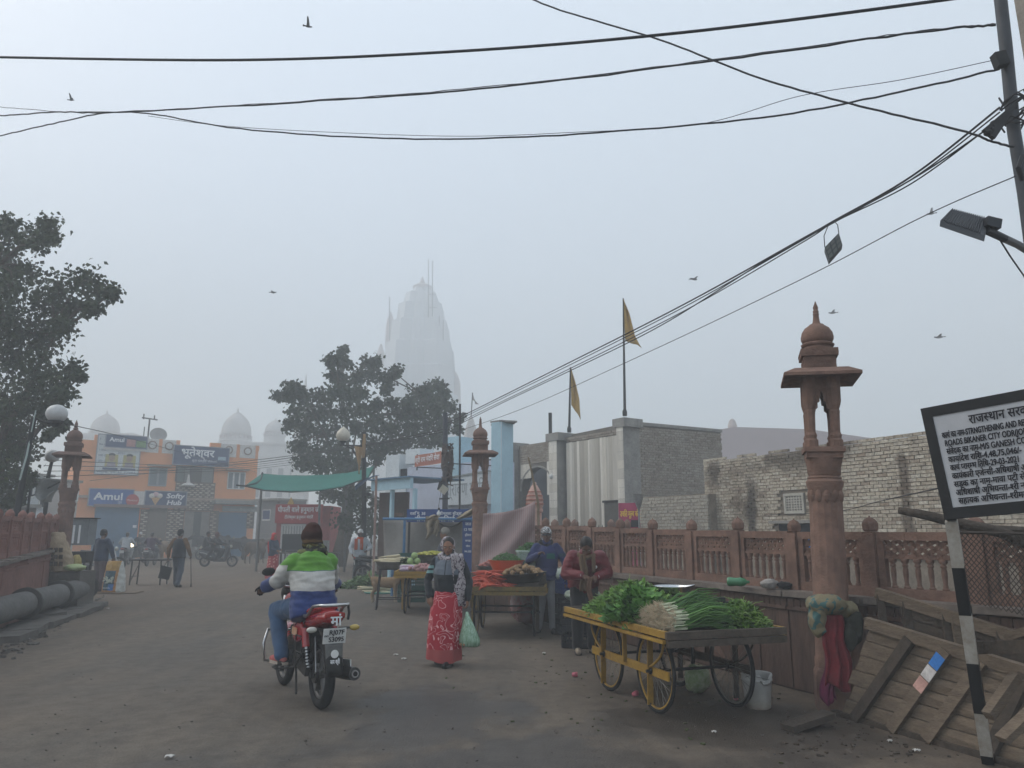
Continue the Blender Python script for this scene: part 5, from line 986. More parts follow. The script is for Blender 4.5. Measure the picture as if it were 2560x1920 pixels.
def thela(label,A,e1,Lc,Wc,zd,wheels,rad,m_side,m_end,group='hand carts with vegetables',w0=.55,wsp=1.0,ins=.16):
    """hand cart: A near-left deck corner, e1 unit vector along the long left edge; local x = across, y = along"""
    rz=math.atan2(e1.y,e1.x)-math.pi/2;t=thing('vegetable_cart',label,'cart',(A.x,A.y,0),rz,group);th=.028
    n=8;pw=Wc/n
    for i in range(n):
        b=MB();b.box((pw*(i+.5),Lc/2,zd-th/2+rnd(-.003,.003)),(pw-.006,Lc,th));b.build('deck_plank',m_old,t)
    for x,m in ((-.018,m_side),(Wc+.018,m_side)):
        b=MB();b.box((x,Lc/2,zd-.005),(.034,Lc+.02,.055));b.build('side_rail',m,t);b=MB();b.box((x+(-.012 if x<0 else .012),Lc/2,zd-.062),(.045,Lc,.026));b.build('lower_rail',m,t)
    for y in (-.02,Lc+.02):
        b=MB();b.box((Wc/2,y,zd-.008),(Wc+.07,.036,.06));b.build('end_rail',m_end,t);b=MB();b.box((Wc/2,y,zd-.075),(Wc+.05,.05,.055));b.build('end_beam',m_end,t)
    ys=[w0,w0+wsp];xs=[ins,Wc-ins]
    for y in ys:
        b=MB();b.tube([(xs[0]-.09,y,rad),(xs[1]+.09,y,rad)],.014,8);b.build('axle',m_iron,t);b=MB();b.box((Wc/2,y,zd-.075),(Wc-.02,.07,.06));b.build('cross_beam',m_old,t)
    for k,x in enumerate(xs):
        o=-.034 if k==0 else .034;m=m_side if k==0 else m_old
        b=MB();b.box((x+o,(ys[0]+ys[1])/2,rad),(.016,wsp+.62,.075));b.build('axle_plank',m,t)
        for y in ys:
            spoke_wheel(t,(x,y,rad),(1,0,0),rad,m_side if k==0 else m_rim);b=MB();b.bar((x+o+(.001 if k else -.001)-(.014 if k==0 else -.014),y+.02,.07),(x+o-(.014 if k==0 else -.014),y-.01,zd-.09),.012,.055,(1,0,0));up_=b.build('upright_plank',m,t);b=MB()
            for z in (.08,rad-.02,rad+.02,zd-.16):b.ell((x+o-(.022 if k==0 else -.022),y,z),(.006,.009,.009),6,4)
            tag(b.build('bolts',m_iron,up_),None,kind='stuff')
            s=-1 if y==ys[0] else 1;b=MB();pts=[(x+o,y+s*.25*math.cos(a)+s*.0,rad+.02+(zd-.1-rad)*(1-math.sin(a))) for a in [R(q) for q in (0,15,30,45,60,75,90)]];pts=[(x+o*1.75,y+s*(.28-.28*(i/10)**2.2*1.0),zd-.09-(zd-.12-rad)*(i/10)) for i in range(11)]
            b.tube(pts,.011,7);b.build('curved_stay',m,t,smooth=True)
        b=MB();b.bar((x+o*1.6,(ys[0]+ys[1])/2,rad),(x+o*1.6,(ys[0]+ys[1])/2,zd-.09),.022,.04,(1,0,0));b.build('strut',m,t)
    return t
CA=V((1.29,6.42,0));E1=V((-.300,.954,0)).normalized();E2=V((E1.y,-E1.x,0));ZD=.735
cartA=thela('yellow wooden hand cart heaped with spring onions and leafy greens',CA,E1,2.25,1.10,ZD,4,.355,m_yel,m_old)
def onA(x,y,z=0):return CA+E2*x+E1*y+V((0,0,ZD+z))
# ---- leafy heaps
def veg_leaf(name,c,c2,rough=.5):
    if name in MATS:return MATS[name]
    m=leaf_mat(name,c,c2);m.node_tree.nodes['Principled BSDF'].inputs['Roughness'].default_value=rough;MATS[name]=m;return m
def heap(label,o,ex,ey,rx,ry,h,n,ls,m,seed,stems=0,pw=1.6,name='leafy_heap',cat='greens',core=True,ms=None,long=1.0):
    rn=random.Random(seed);t=thing(name,label,cat,o);b=MB();hf=lambda x,y:h*max(0.,1-(x*x+y*y)**(pw/2))*(1+.25*noise.noise(V((x*2.3+seed,y*2.3,0))))
    if core:
        def fn(i,j):
            a=2*math.pi*j;return V(o)+ex*(rx*i*.93*math.cos(a))+ey*(ry*i*.93*math.sin(a))+V((0,0,.004+.88*hf(i*math.cos(a),i*math.sin(a))))
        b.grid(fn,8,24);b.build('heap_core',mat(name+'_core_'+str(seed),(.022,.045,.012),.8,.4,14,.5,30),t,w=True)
    lv=[];lf=[]
    for _ in range(n):
        a=rn.uniform(0,6.283);r_=math.sqrt(rn.random())*1.03;x,y=r_*math.cos(a),r_*math.sin(a);p=V(o)+ex*(rx*x)+ey*(ry*y)+V((0,0,max(.006,hf(x,y)*rn.uniform(.86,1.06)+rn.uniform(-.005,.02))));s=ls*rn.uniform(.6,1.35)
        d=(ex*(x*.7+rn.gauss(0,.6))+ey*(y*.7+rn.gauss(0,.6))+V((0,0,rn.gauss(.15,.45)))).normalized();sd=d.cross(V((rn.gauss(0,.5),rn.gauss(0,.5),1)))
        if sd.length<.05:continue
        sd.normalize();nn=sd.cross(d)*s*.12;k=len(lv);w=rn.uniform(.28,.46)/long
        lv+=[p,p+d*s*.35+sd*s*w+nn,p+d*s,p+d*s*.35-sd*s*w+nn];lf.append((k,k+1,k+2,k+3))
    b=MB();b.v=lv;b.f=lf;b.m=[0]*len(lf);tag(b.build('leaves',m,t,w=True),None,kind='stuff')
    if stems:
        b=MB()
        for _ in range(stems):
            a=rn.uniform(0,6.283);r_=math.sqrt(rn.random());x,y=r_*math.cos(a),r_*math.sin(a);p=V(o)+ex*(rx*x)+ey*(ry*y)+V((0,0,max(.005,hf(x,y))));d=V((rn.gauss(0,1),rn.gauss(0,1),rn.gauss(.2,.3))).normalized()*rn.uniform(.06,.14);b.tube([p,p+d*.5+V((0,0,.012)),p+d],.0022,4,cap=False)
        tag(b.build('stems',ms or m,t,w=True),None,kind='stuff')
    return t
vl1=veg_leaf('fenugreek_leaf',(.165,.295,.048),(.050,.120,.019));vl2=veg_leaf('spinach_leaf',(.12,.27,.05),(.036,.10,.022));vl3=veg_leaf('coriander_leaf',(.080,.180,.028),(.022,.062,.013))
vst=mat('pale_stem',(.22,.33,.09),.6,.2)
heap('tall light green heap of fenugreek at the back of the yellow cart',onA(.50,1.58),E2,E1,.50,.62,.28,5200,.052,vl1,11,420,ms=vst)
heap('drooping bunch of broad spinach leaves in the middle of the yellow cart',onA(.22,.92),E2,E1,.27,.30,.24,700,.12,vl2,12,60,ms=vst)
heap('dark coriander heap behind the spring onions on the yellow cart',onA(.80,.88),E2,E1,.30,.34,.21,2800,.040,vl3,13,160,ms=vst)
heap('coriander heap at the near right corner of the yellow cart',onA(.89,.28),E2,E1,.24,.26,.20,2600,.036,veg_leaf('parsley_leaf',(.13,.25,.032),(.04,.09,.015)),14,180,ms=vst)
heap('mixed dark greens between the spring onions and the cart corner',onA(.70,.46),E2,E1,.24,.30,.19,2300,.042,veg_leaf('dark_leaf',(.040,.092,.016),(.012,.034,.008)),15,90,ms=vst)
# spring onions: roots and bulbs towards the left rail, leaves sweeping to the right
rn=random.Random(5);so=thing('spring_onion_bunch','spring onions stacked with pale roots facing left on the yellow cart','spring onions',onA(.3,.35));br_,bb,bl_=MB(),MB(),MB()
for i in range(330):
    y=rn.uniform(.10,.66);lay=rn.random();z=.012+lay*(.20-abs(y-.38)*.30);x=.10+rn.uniform(-.05,.06)+lay*.05;p=onA(x,y,z);dirx=(E2+E1*rn.gauss(.02,.10)+V((0,0,rn.gauss(.02,.08)))).normalized();q=p+dirx*.12
    bb.tube([p,p+dirx*.02,q],[.009,.008,.0055],5,cap=False)
    for k in range(2):
        e=q+dirx*rn.uniform(.28,.46)+E1*rn.gauss(0,.07)+V((0,0,rn.gauss(.02,.03)));e.z=max(e.z,ZD+.01);m_=q.lerp(e,.5)+V((0,0,rn.uniform(.01,.06)));bl_.tube([q,m_,e],[.005,.0055,.0015],4,cap=False)
    for k in range(9):
        d=(-E2*rn.uniform(.25,1)+E1*rn.gauss(0,.55)+V((0,0,rn.gauss(-.1,.6)))).normalized()*rn.uniform(.025,.075);br_.tube([p,p+d*.6+V((0,0,.004)),p+d],[.0022,.0016,.0009],3,cap=False)
tag(br_.build('roots',mat('root_hair',(.56,.46,.32),.9,.4,20),so,w=True),None,kind='stuff');tag(bb.build('bulbs',mat('onion_bulb',(.50,.52,.36),.5,.2,12),so,w=True),None,kind='stuff');tag(bl_.build('onion_leaves',veg_leaf('onion_leaf',(.075,.18,.030),(.025,.075,.016)),so,w=True),None,kind='stuff')
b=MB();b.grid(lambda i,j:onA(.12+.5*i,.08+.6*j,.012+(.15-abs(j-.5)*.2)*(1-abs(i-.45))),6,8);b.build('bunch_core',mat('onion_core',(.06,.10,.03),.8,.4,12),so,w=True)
for q in ((.06,.16),(.06,.42),(.08,.58)):
    b=MB();b.v=[];
# weighing scale: steel pan on a wooden base
q=onA(.94,1.60,.0);t=thing('weighing_scale','steel scale pan on a dark box beside the fenugreek','scale',q);c=V((q.x,q.y,0));b=MB();b.box((0,0,.045),(.30,.26,.09));b.build('base',mat('scale_base',(.03,.03,.032),.5,.2),t);b=MB();b.tube([(0,0,.09),(0,0,.16)],.03,10);b.box((0,0,.165),(.16,.14,.012));b.build('stem',m_iron,t)
b=MB();prof=[(.04,.175),(.14,.182),(.175,.215),(.19,.265),(.196,.268),(.192,.262),(.178,.225),(.14,.190),(.02,.186)]
b.lathe(prof,32,cap=False)
for i,p in enumerate(b.v):
    a=math.atan2(p.y,p.x);k=max(0,math.cos(a+R(10)))**12;b.v[i]=V((p.x*(1+.32*k),p.y*(1+.32*k),p.z+.02*k))
b.build('pan',mat('steel_pan',(.52,.54,.55),.22,.1,5,metal=1.),t,smooth=True)
b=MB();b.bar((.24,-.05,.07),(.62,-.02,.09),.05,.04);b.box((.5,0,.12),(.12,.1,.06));b.build('weights_tray',m_iron,t)
# ---- middle cart with carrots and potatoes
CB=V((-.74,11.55,0));EB=V((.06,.998,0)).normalized();EB2=V((EB.y,-EB.x,0));cartB=thela('dark wooden hand cart with carrots and potatoes behind the woman',CB,EB,2.3,1.22,.745,4,.355,mat('mustard_edge',(.30,.20,.035),.7,.4,5,c2=(.13,.085,.03)),mat('yellow_trim_wood',(.22,.155,.035),.8,.5,6,c2=(.07,.05,.03)),w0=.45)
def onB(x,y,z=0):return CB+EB2*x+EB*y+V((0,0,.745+z))
rn=random.Random(21);m_car=mat('red_carrot',(.46,.075,.038),.55,.25,9,c2=(.33,.045,.026))
cms=[]
for k in range(5):
    b=MB();L_=.19+.02*k;cv_=rn.uniform(-.02,.02);b.tube([(0,0,0),(L_*.08,0,0),(L_*.5,cv_,0),(L_*.9,cv_*.5,0),(L_,cv_*.3,0)],[.008,.020,.016,.007,.002],8);cms.append(b.mesh('carrot',m_car,True))
for i in range(120):
    a=rn.uniform(0,6.28);r_=math.sqrt(rn.random());x,y=.40+.36*r_*math.cos(a),.30+.26*r_*math.sin(a);z=.02+(1-r_)*.29*rn.uniform(.55,1.0);p=onB(x,y,z);o=inst('carrot',cms[i%5],None,p,(rn.uniform(-.2,.2),rn.uniform(-.15,.45)*(1 if r_>.4 else .4),rn.uniform(-3.14,3.14)));tag(o,'red carrot in the heap at the front of the dark cart','carrot','carrots heaped on the dark cart')
b=MB();b.grid(lambda i,j:onB(.40+.34*i*math.cos(6.2832*j),.30+.24*i*math.sin(6.2832*j),.005+.22*(1-i)),6,16);o=solo(b,'carrot_pile',m_car,'lowest carrots packed together under the loose red ones','carrots');o['kind']='stuff'
def bowl(label,c,r0,r1,h,m,name='basin',tilt=(0,0,0),th=.008,cat='basin',n=32):
    b=MB();b.lathe([(r0*.6,0),(r0,.0),(r0+(r1-r0)*.55,h*.5),(r1,h),(r1+.015,h+.004),(r1+.012,h-.006),(r1-th,h-.008),(r0+(r1-r0)*.5,h*.45),(r0-th,th),(r0*.6,th)],n,rot=Euler(tilt).to_matrix());o=inst(name,b.mesh(name,m,True),None,c);o.data.set_sharp_from_angle(angle=R(50));return tag(o,label,cat)
m_steel=mat('dull_steel_basin',(.20,.195,.185),.45,.35,5,metal=.7);m_dk=mat('blackened_basin',(.055,.052,.05),.55,.4,6,metal=.5)
pc=onB(.90,.30,.075);bowl('wide dark basin full of potatoes on the carrot cart',pc,.25,.36,.13,m_dk,tilt=(0,R(-4),0))
def veg_meshes(name,m,r_,asp,k=4,bumpy=.06,seed=3,n=10):
    out=[];rn_=random.Random(seed)
    for i in range(k):
        b=MB();b.ell((0,0,0),(r_*asp*rn_.uniform(.9,1.1),r_*rn_.uniform(.92,1.08),r_*rn_.uniform(.85,1.0)),n,7);b.v=[p*(1+bumpy*noise.noise(p*(1.2/r_)+V((i*7,0,0)))) for p in b.v];out.append(b.mesh(name,m,True))
    return out
def pile(name,label,cat,grp,meshes,fn,n,seed):
    rn_=random.Random(seed)
    for i in range(n):tag(inst(name,meshes[i%len(meshes)],None,fn(rn_,i),(rn_.uniform(-.6,.6),rn_.uniform(-.6,.6),rn_.uniform(0,6.28))),label,cat,grp)
m_pot=mat('earthy_potato',(.30,.195,.10),.85,.35,14,.3,30,c2=(.17,.105,.055));pm=veg_meshes('potato',m_pot,.036,1.25)
def disc(c,R0,h,z0):
    def fn(rn_,i):
        a=rn_.uniform(0,6.283);r_=math.sqrt(rn_.random());return V(c)+V((R0*r_*math.cos(a),R0*r_*math.sin(a),z0+h*(1-r_*r_)*rn_.uniform(.6,1.0)))
    return fn
pile('potato','brown potato heaped in the wide dark basin','potato','potatoes in the dark basin',pm,disc(pc,.31,.13,.125),70,31)
tubc=onB(.60,.85,.19);bowl('orange plastic tub holding green chillies behind the carrots',tubc,.20,.29,.19,mat('orange_plastic',(.60,.085,.025),.4,.12,3,spec=.5),'plastic_tub',cat='tub')
def chilli_heap(label,c,r_,h,seed,n=170,L0=.09):
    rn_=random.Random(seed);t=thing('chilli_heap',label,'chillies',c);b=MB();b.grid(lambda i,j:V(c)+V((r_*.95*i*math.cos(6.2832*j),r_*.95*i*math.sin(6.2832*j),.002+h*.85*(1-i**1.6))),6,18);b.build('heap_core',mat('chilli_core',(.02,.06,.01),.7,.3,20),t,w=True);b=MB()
    for _ in range(n):
        a=rn_.uniform(0,6.283);q=math.sqrt(rn_.random());p=V(c)+V((r_*q*math.cos(a),r_*q*math.sin(a),.01+h*(1-q**1.6)));d=V((rn_.gauss(0,1),rn_.gauss(0,1),rn_.gauss(.05,.25))).normalized()*L0*rn_.uniform(.7,1.2);b.tube([p-d*.5,p+V((0,0,.008)),p+d*.5],[.0045,.0065,.001],5,cap=False)
    tag(b.build('chillies',mat('green_chilli',(.035,.13,.014),.4,.3,12,spec=.5),t,w=True),None,kind='stuff');return t
b=MB();b.box((0,0,.094),(.9,.5,.188));tag(inst('wooden_crate',b.mesh('wooden_crate',m_old),None,onB(.78,.95,.0)),'low box lifting the orange tub and the bean sack','crate')
b=MB();b.box((0,0,.036),(.4,.36,.072));tag(inst('wooden_crate',b.mesh('wooden_crate',m_old),None,onB(.92,.32,.0)),'low box lifting the potato basin','crate')
chilli_heap('green chillies mounded in the orange tub',tubc+V((0,0,.165)),.255,.12,41)
sk=onB(.98,1.05,.19);t=thing('plastic_sack','clear plastic sack packed with green beans on the carrot cart','sack',sk);b=MB();b.lathe([(.18,0),(.23,.04),(.235,.14),(.225,.24),(.235,.30),(.25,.335),(.23,.345),(.215,.33)],26,lobes=9,ldep=-.06,cap=False);b.build('sack_wall',mat('milky_plastic',(.30,.36,.36),.25,.5,7,c2=(.10,.17,.12),spec=.6),t,smooth=True);b=MB();b.lathe([(.215,0.001),(.02,.002)],26,(0,0,.003));b.build('sack_floor',mat('milky_plastic',()),t)
chilli_heap('green beans spilling over the plastic sack',sk+V((0,0,.318)),.215,.13,43,150,.12)
cfl=mat('cauliflower_curd',(.58,.54,.40),.8,.25,12,.6,25)
def cauliflower(label,c,r_=.075,grp='cauliflowers'):
    t=thing('cauliflower',label,'cauliflower',c,rnd(0,6),grp);b=MB();rn_=random.Random(int(abs(c[0])*977))
    for _ in range(26):
        d=V((rn_.gauss(0,1),rn_.gauss(0,1),abs(rn_.gauss(.5,.7)))).normalized();b.ell(d*r_*.72+V((0,0,r_*.5)),r_*rn_.uniform(.26,.38),7,5)
    b.ell((0,0,r_*.55),r_*.8,10,7);tag(b.build('curd',cfl,t,smooth=True),None,kind='stuff');b=MB()
    for k in range(6):
        a=k*1.05;d=V((math.cos(a),math.sin(a),0));b.slab(lambda i,j:d*(r_*(.5+.65*math.sin(i*1.5)))+V((-d.y,d.x,0))*(r_*.45*(j-.5)*2*math.sin(.4+i*2.2))+V((0,0,r_*1.1*i)),4,3,.004)
    tag(b.build('outer_leaves',veg_leaf('cauli_leaf',(.16,.25,.09),(.08,.15,.05)),t),None,kind='stuff');return t
cauliflower('cauliflower tucked against the left of the orange tub',onB(.27,.82,.0),.085)
bowl('deep steel basin behind the woman on the carrot cart',onB(.22,1.35,0),.20,.28,.16,m_steel);bowl('raised steel basin of onions beside the hanging cloth',onB(.35,1.85,.14),.26,.34,.11,m_steel)
b=MB();b.box((0,0,.068),(.6,.45,.136));bx=inst('wooden_crate',b.mesh('wooden_crate',m_old),None,onB(.35,1.85,.0));tag(bx,'low wooden box under the raised onion basin','crate')
m_oni=mat('pink_onion',(.40,.16,.13),.6,.3,10,c2=(.28,.09,.08));om=veg_meshes('onion',m_oni,.034,1.05);pile('onion','reddish onion in the raised steel basin','onion','onions in the raised basin',om,disc(onB(.35,1.85,.14),.30,.09,.10),48,33)
# ---- third cart with radishes, gourds, limes; small trestle with radish tray in front
CCo=V((-2.25,14.85,0));EC=V((-.06,1.,0)).normalized();EC2=V((EC.y,-EC.x,0));cartC=thela('hand cart with yellow rim carrying gourds, onions and limes',CCo,EC,2.1,1.35,.80,4,.34,m_yel,m_yel,w0=.4)
def onC(x,y,z=0):return CCo+EC2*x+EC*y+V((0,0,.80+z))
m_gou=mat('pale_green_gourd',(.30,.40,.17),.5,.2,7,c2=(.21,.31,.11));gm=veg_meshes('round_gourd',m_gou,.075,1.0,3,.03,n=14);rn=random.Random(8)
for k,(x,y,z) in enumerate(((.14,.60,.07),(.30,.62,.07),(.22,.68,.19),(.36,.70,.19),(.28,.80,.07),(.44,.80,.08),(.30,.72,.30),(.08,.72,.07),(.42,.64,.07))):tag(inst('round_gourd',gm[k%3],None,onC(x,y,z),(rn.random(),rn.random(),rn.random())),'pale green round gourd in the stack on the yellow-rimmed cart','gourd','round gourds stacked on the cart')
cl_t=onC(.62,1.15,.20);b=MB();b.box((0,0,.098),(.5,.5,.196));tag(inst('wooden_crate',b.mesh('wooden_crate',m_old),None,onC(.62,1.15,0)),'low dark box under the tray of limes','crate');bowl('wide steel tray of limes raised on the yellow-rimmed cart',cl_t,.33,.40,.11,m_steel,cat='tray',name='steel_tray')
m_lim=mat('yellow_lime',(.46,.38,.05),.45,.25,10,c2=(.30,.34,.05));lmn=veg_meshes('lime',m_lim,.030,1.1);pile('lime','yellow green lime heaped in the raised steel tray','lime','limes in the steel tray',lmn,disc(cl_t,.36,.07,.10),80,35)
b=MB();rn=random.Random(4)
m_omx=mat('mixed_onion',(.46,.30,.26),.6,.35,6,c2=(.32,.12,.14));om2=veg_meshes('onion',m_omx,.042,1.05,4,.05,6);pile('onion','loose onion heaped along the yellow rim of the left cart','onion','onions heaped on the left cart',om2,lambda r_,i:onC(.55+r_.uniform(-.3,.6),.22+r_.uniform(-.18,.18),.04+r_.random()*.09),60,36)
egm=mat('pale_aubergine',(.36,.22,.36),.45,.3,4,c2=(.50,.44,.44));b=MB();b.tube([(-.09,0,0),(-.07,0,0),(0,.01,0),(.07,0,0),(.10,0,0)],[.012,.035,.042,.026,.01],12);em=b.mesh('aubergine',egm,True)
for k in range(7):tag(inst('aubergine',em,None,onC(.12+.07*(k%4),.34+.08*(k//4),.045+.05*(k//4)),(0,0,rnd(-.6,.6))),'pale purple aubergine at the left corner of the yellow-rimmed cart','aubergine','aubergines on the left cart')
gb=onC(.08,1.2,.0);bowl('steel basin of dark green vegetables left of the gourds',gb,.17,.23,.12,m_steel);heap('dark green leafy vegetables in the steel basin left of the gourds',gb+V((0,0,.11)),V((1,0,0)),V((0,1,0)),.21,.21,.09,500,.06,veg_leaf('dark_leaf',() if False else (.040,.092,.016),(.012,.034,.008)),51)
# trestle stand with a tray of white radishes
tr=gp(977,1522);tr=V((tr.x,tr.y,0));t=thing('trestle_stand','black four-legged iron stand under the tray of radishes','stand',tr,R(8));hz=.80
for sx in (-1,1):
    for sy in (-1,1):b=MB();b.bar((sx*.30,sy*.22,0),(sx*.24,sy*.17,hz),.03,.03);b.build('leg',m_iron,t)
b=MB()
for sx in (-1,1):b.bar((sx*.285,-.2,.2),(sx*.285,.2,.2),.02,.02)
for sy in (-1,1):b.bar((-.285,sy*.205,.21),(.285,sy*.205,.21),.02,.02)
b.build('stretcher',m_iron,t);b=MB();b.box((0,0,hz+.011),(.54,.42,.02));b.build('top_frame',m_iron,t)
tray=tr+V((0,0,hz+.022));bowl('steel tray of white radishes on the iron stand',tray,.27,.35,.14,m_steel,'steel_tray',cat='tray');m_rad=mat('white_radish',(.55,.48,.33),.55,.2,8,c2=(.42,.36,.23));b=MB();b.tube([(-.24,0,0),(-.22,0,0),(-.05,.01,0),(.12,0,0),(.26,-.01,0)],[.008,.026,.024,.015,.003],9);rm_=b.mesh('radish',m_rad,True);rn=random.Random(12)
for k in range(46):
    a=rn.uniform(-.2,.2);x=rn.uniform(-.14,.14);y=rn.uniform(-.24,.24);tag(inst('radish',rm_,None,tray+V((x,y,.11+rn.random()*.15*(1-abs(y)/.3))),(rn.uniform(-.05,.05),rn.uniform(-.1,.1),a+(3.14 if k%2 else 0))),'long white radish in the tray on the iron stand','radish','white radishes in the tray')
# heap of leaves and radishes on the ground by the dog
hp_=gp(920,1470);heap('pile of cauliflower leaves on the ground beside the dog',V((hp_.x,hp_.y,0)),V((1,0,0)),V((0,1,0)),.75,.5,.30,700,.16,veg_leaf('cauli_leaf',(.16,.25,.09),(.08,.15,.05)),61);hp2=gp(945,1482);rn=random.Random(3)
for k in range(16):tag(inst('radish',rm_,None,V((hp2.x+rn.uniform(-.4,.4),hp2.y+rn.uniform(-.3,.3),.035+.05*(k%3))),(0,0,rn.uniform(-.8,.8))),'white radish lying in the heap on the ground by the dog','radish','radishes on the ground')
b=MB();b.lathe([(.42,.0),(.45,.03),(.43,.035),(.0,.012)],24,(hp2.x+.1,hp2.y-.1,0));solo(b,'plastic_tray',mat('teal_plastic',(.05,.22,.17),.5,.2),'flat teal tray under the radishes on the ground','tray')
# ---- crates
def crate(label,c,rz,dims,m,grp='plastic crates'):
    t=thing('plastic_crate',label,'crate',c,rz,grp);lx_,ly,h=dims;b=MB();b.box((0,0,.012),(lx_-.02,ly-.02,.024));b.build('floor',m,t)
    for k,(nx,ny,L_) in enumerate(((0,-1,lx_),(0,1,lx_),(-1,0,ly),(1,0,ly))):
        b=MB();n=int(L_/.05);ax=V((1,0,0)) if nx==0 else V((0,1,0));off=V((nx*(lx_/2-.008),ny*(ly/2-.008),0));D=lambda l,hh:(l,.012,hh) if nx==0 else (.014,l,hh)
        b.box(off+V((0,0,h-.03)),D(L_ if nx==0 else L_-.03,.06));b.box(off+V((0,0,.05)),D(L_ if nx==0 else L_-.03,.05));b.box(off+V((0,0,h*.55)),D(L_ if nx==0 else L_-.03,.022))
        for i in range(n+1):b.box(off*1.002+ax*(-L_/2+.012+i*(L_-.024)/n)+V((0,0,h/2)),D(.012,h-.02))
        b.build('side',m,t)
    return t
m_cb=mat('blue_plastic',(.02,.045,.16),.5,.2,4);m_ck=mat('black_plastic',(.014,.016,.022),.5,.25,4);m_cg=mat('green_plastic',(.012,.075,.06),.5,.2,4)
c0=gp(1440,1586);c0=V((c0.x,c0.y,0));D_=(.55,.36,.30)
crate('black crate at the bottom of the stack beside the man in blue',c0,R(20),D_,m_ck);crate('second crate up in the stack beside the man in blue',c0+V((0,0,.31)),R(22),D_,m_ck);crate('blue crate of cauliflowers on top of the stack',c0+V((.0,.0,.62)),R(18),D_,m_cb)
c1=gp(1458,1618);c1=V((c1.x,c1.y,0));crate('lower black crate at the feet of the man in red',c1,R(-14),D_,m_ck);crate('upper black crate holding bagged vegetables near the man in red',c1+V((0,0,.31)),R(-12),D_,m_ck)
for k,(dx,dy,lb) in enumerate(((-.06,-.08,'cauliflower at the front of the blue crate'),(.10,-.06,'cauliflower at the right of the blue crate'),(.0,.08,'cauliflower at the back of the blue crate'))):cauliflower(lb,c0+V((dx,dy,.82)),.08)
def bag(label,c,r_,h,m,seed,name='plastic_bag',asp=1.0):
    b=MB();rn_=random.Random(seed);b.ell((0,0,h*.5),(r_*asp,r_,h*.5),24,16);sd_=V((seed*3.1,0,0))
    b.v=[p+(p-V((0,0,h*.5))).normalized()*(.22*r_*noise.noise(p*(2.2/r_)+sd_)+.14*r_*noise.noise(p*(5./r_)+sd_)) for p in b.v];b.v=[V((p.x,p.y,max(0,p.z))) for p in b.v];o=inst(name,b.mesh(name,m,True),None,c);return tag(o,label,'bag')
m_bagw=mat('white_carrier',(.50,.54,.52),.35,.45,9,c2=(.26,.33,.24),spec=.5);m_bagg=mat('cloudy_carrier',(.27,.31,.26),.3,.6,14,c2=(.07,.12,.06),spec=.5)
bag('white carrier bag at the left of the blue crate',c0+V((-.20,-.02,.80)),.10,.22,m_bagw,1);bag('white carrier bag at the back of the blue crate',c0+V((.16,.10,.82)),.10,.18,m_bagw,2);bag('clear bag of greens sagging over the lower black crates',c1+V((-.05,-.02,.60)),.17,.20,m_bagg,3,asp=1.2);bag('second clear bag of greens on the lower black crates',c1+V((.16,.06,.60)),.12,.16,m_bagg,4)
bg=gp(1310,1560);bag('white and red sack slumped under the carrot cart',V((bg.x,bg.y+.25,0)),.26,.62,mat('printed_sack',(.48,.50,.50),.5,.5,4,c2=(.42,.06,.05)),5,'printed_sack');bag('dark red sack under the carrot cart',V((bg.x+.1,bg.y-.12,0)),.22,.34,mat('maroon_sack',(.13,.035,.03),.8,.3,6),6,'cloth_sack')
bag('pale bag of cauliflower leaves under the yellow cart',V((1.85,7.85,0)),.13,.26,mat('pale_leaf_bag',(.45,.48,.36),.5,.4,6,c2=(.16,.26,.09)),7);bag('small white bag behind the tray of limes',onC(.55,1.8,0),.16,.34,mat('lilac_bag',(.42,.40,.46),.5,.3),8)
# ---- stall frame with tarps and blue hoardings behind the carts
Yb=18.2;m_bp=mat('blue_pipe',(.05,.16,.31),.5,.25,6);st=thing('stall_frame','blue pipe frame with sagging grey canvas behind the left cart','stall',(at(1060,1400,Yb).x,Yb,0))
for u in (1012,1180,985):
    b=MB();p=at(u,1297,Yb if u!=985 else Yb+1.2);b.tube([V((p.x,p.y,0)),p],.032,8);b.build('upright_pipe',m_bp,st,w=True)
b=MB();b.tube([at(957,1297,Yb),at(1183,1299,Yb)],.032,8);b.build('top_pipe',m_bp,st,w=True)
m_can=mat('grey_canvas',(.29,.27,.245),.95,.3,1.6,.25,30,c2=(.21,.195,.175));b=MB();hang(b,[[(958,1300),(957,1330),(958,1370),(960,1420)],[(1156,1302),(1156,1335),(1156,1370),(1156,1420)]],Y=Yb+.5,n=26,wave=.10);b.build('back_canvas',m_can,st,smooth=True,w=True)
b=MB();b.slab(lambda i,j:at(1088+70*i,1300+16*math.sin(i*3.14)+3*j,Yb+.1+.6*j),14,5,.012);b.build('dark_flap',mat('dark_canvas',(.055,.06,.065),.9,.3),st,smooth=True,w=True)
b=MB();hang(b,[[(1065,1290),(1062,1312),(1068,1330),(1064,1350)],[(1096,1294),(1084,1318),(1092,1326),(1070,1344)]],Y=Yb-.15,n=10,wave=.12);b.build('tan_rag',mat('tan_canvas',(.36,.30,.21),.95,.35,4,c2=(.16,.13,.09)),st,smooth=True,w=True);b=MB();hang(b,[[(1086,1300),(1084,1318),(1082,1334)],[(1098,1300),(1097,1325),(1092,1342)]],Y=Yb-.2,n=8,wave=.08);b.build('tan_rag',MATS['tan_canvas'],st,smooth=True,w=True)
b=MB();hang(b,[[(1140,1296),(1162,1280),(1180,1272)],[(1146,1298),(1175,1292),(1192,1280)]],Y=Yb-.3,n=8,wave=.1);b.build('tan_rag',MATS['tan_canvas'],st,smooth=True,w=True);b=MB();hang(b,[[(1066,1296),(1076,1289),(1086,1286)],[(1070,1300),(1084,1296),(1100,1292)]],Y=Yb-.25,n=6,wave=.05);b.build('tan_rag',MATS['tan_canvas'],st,smooth=True,w=True)
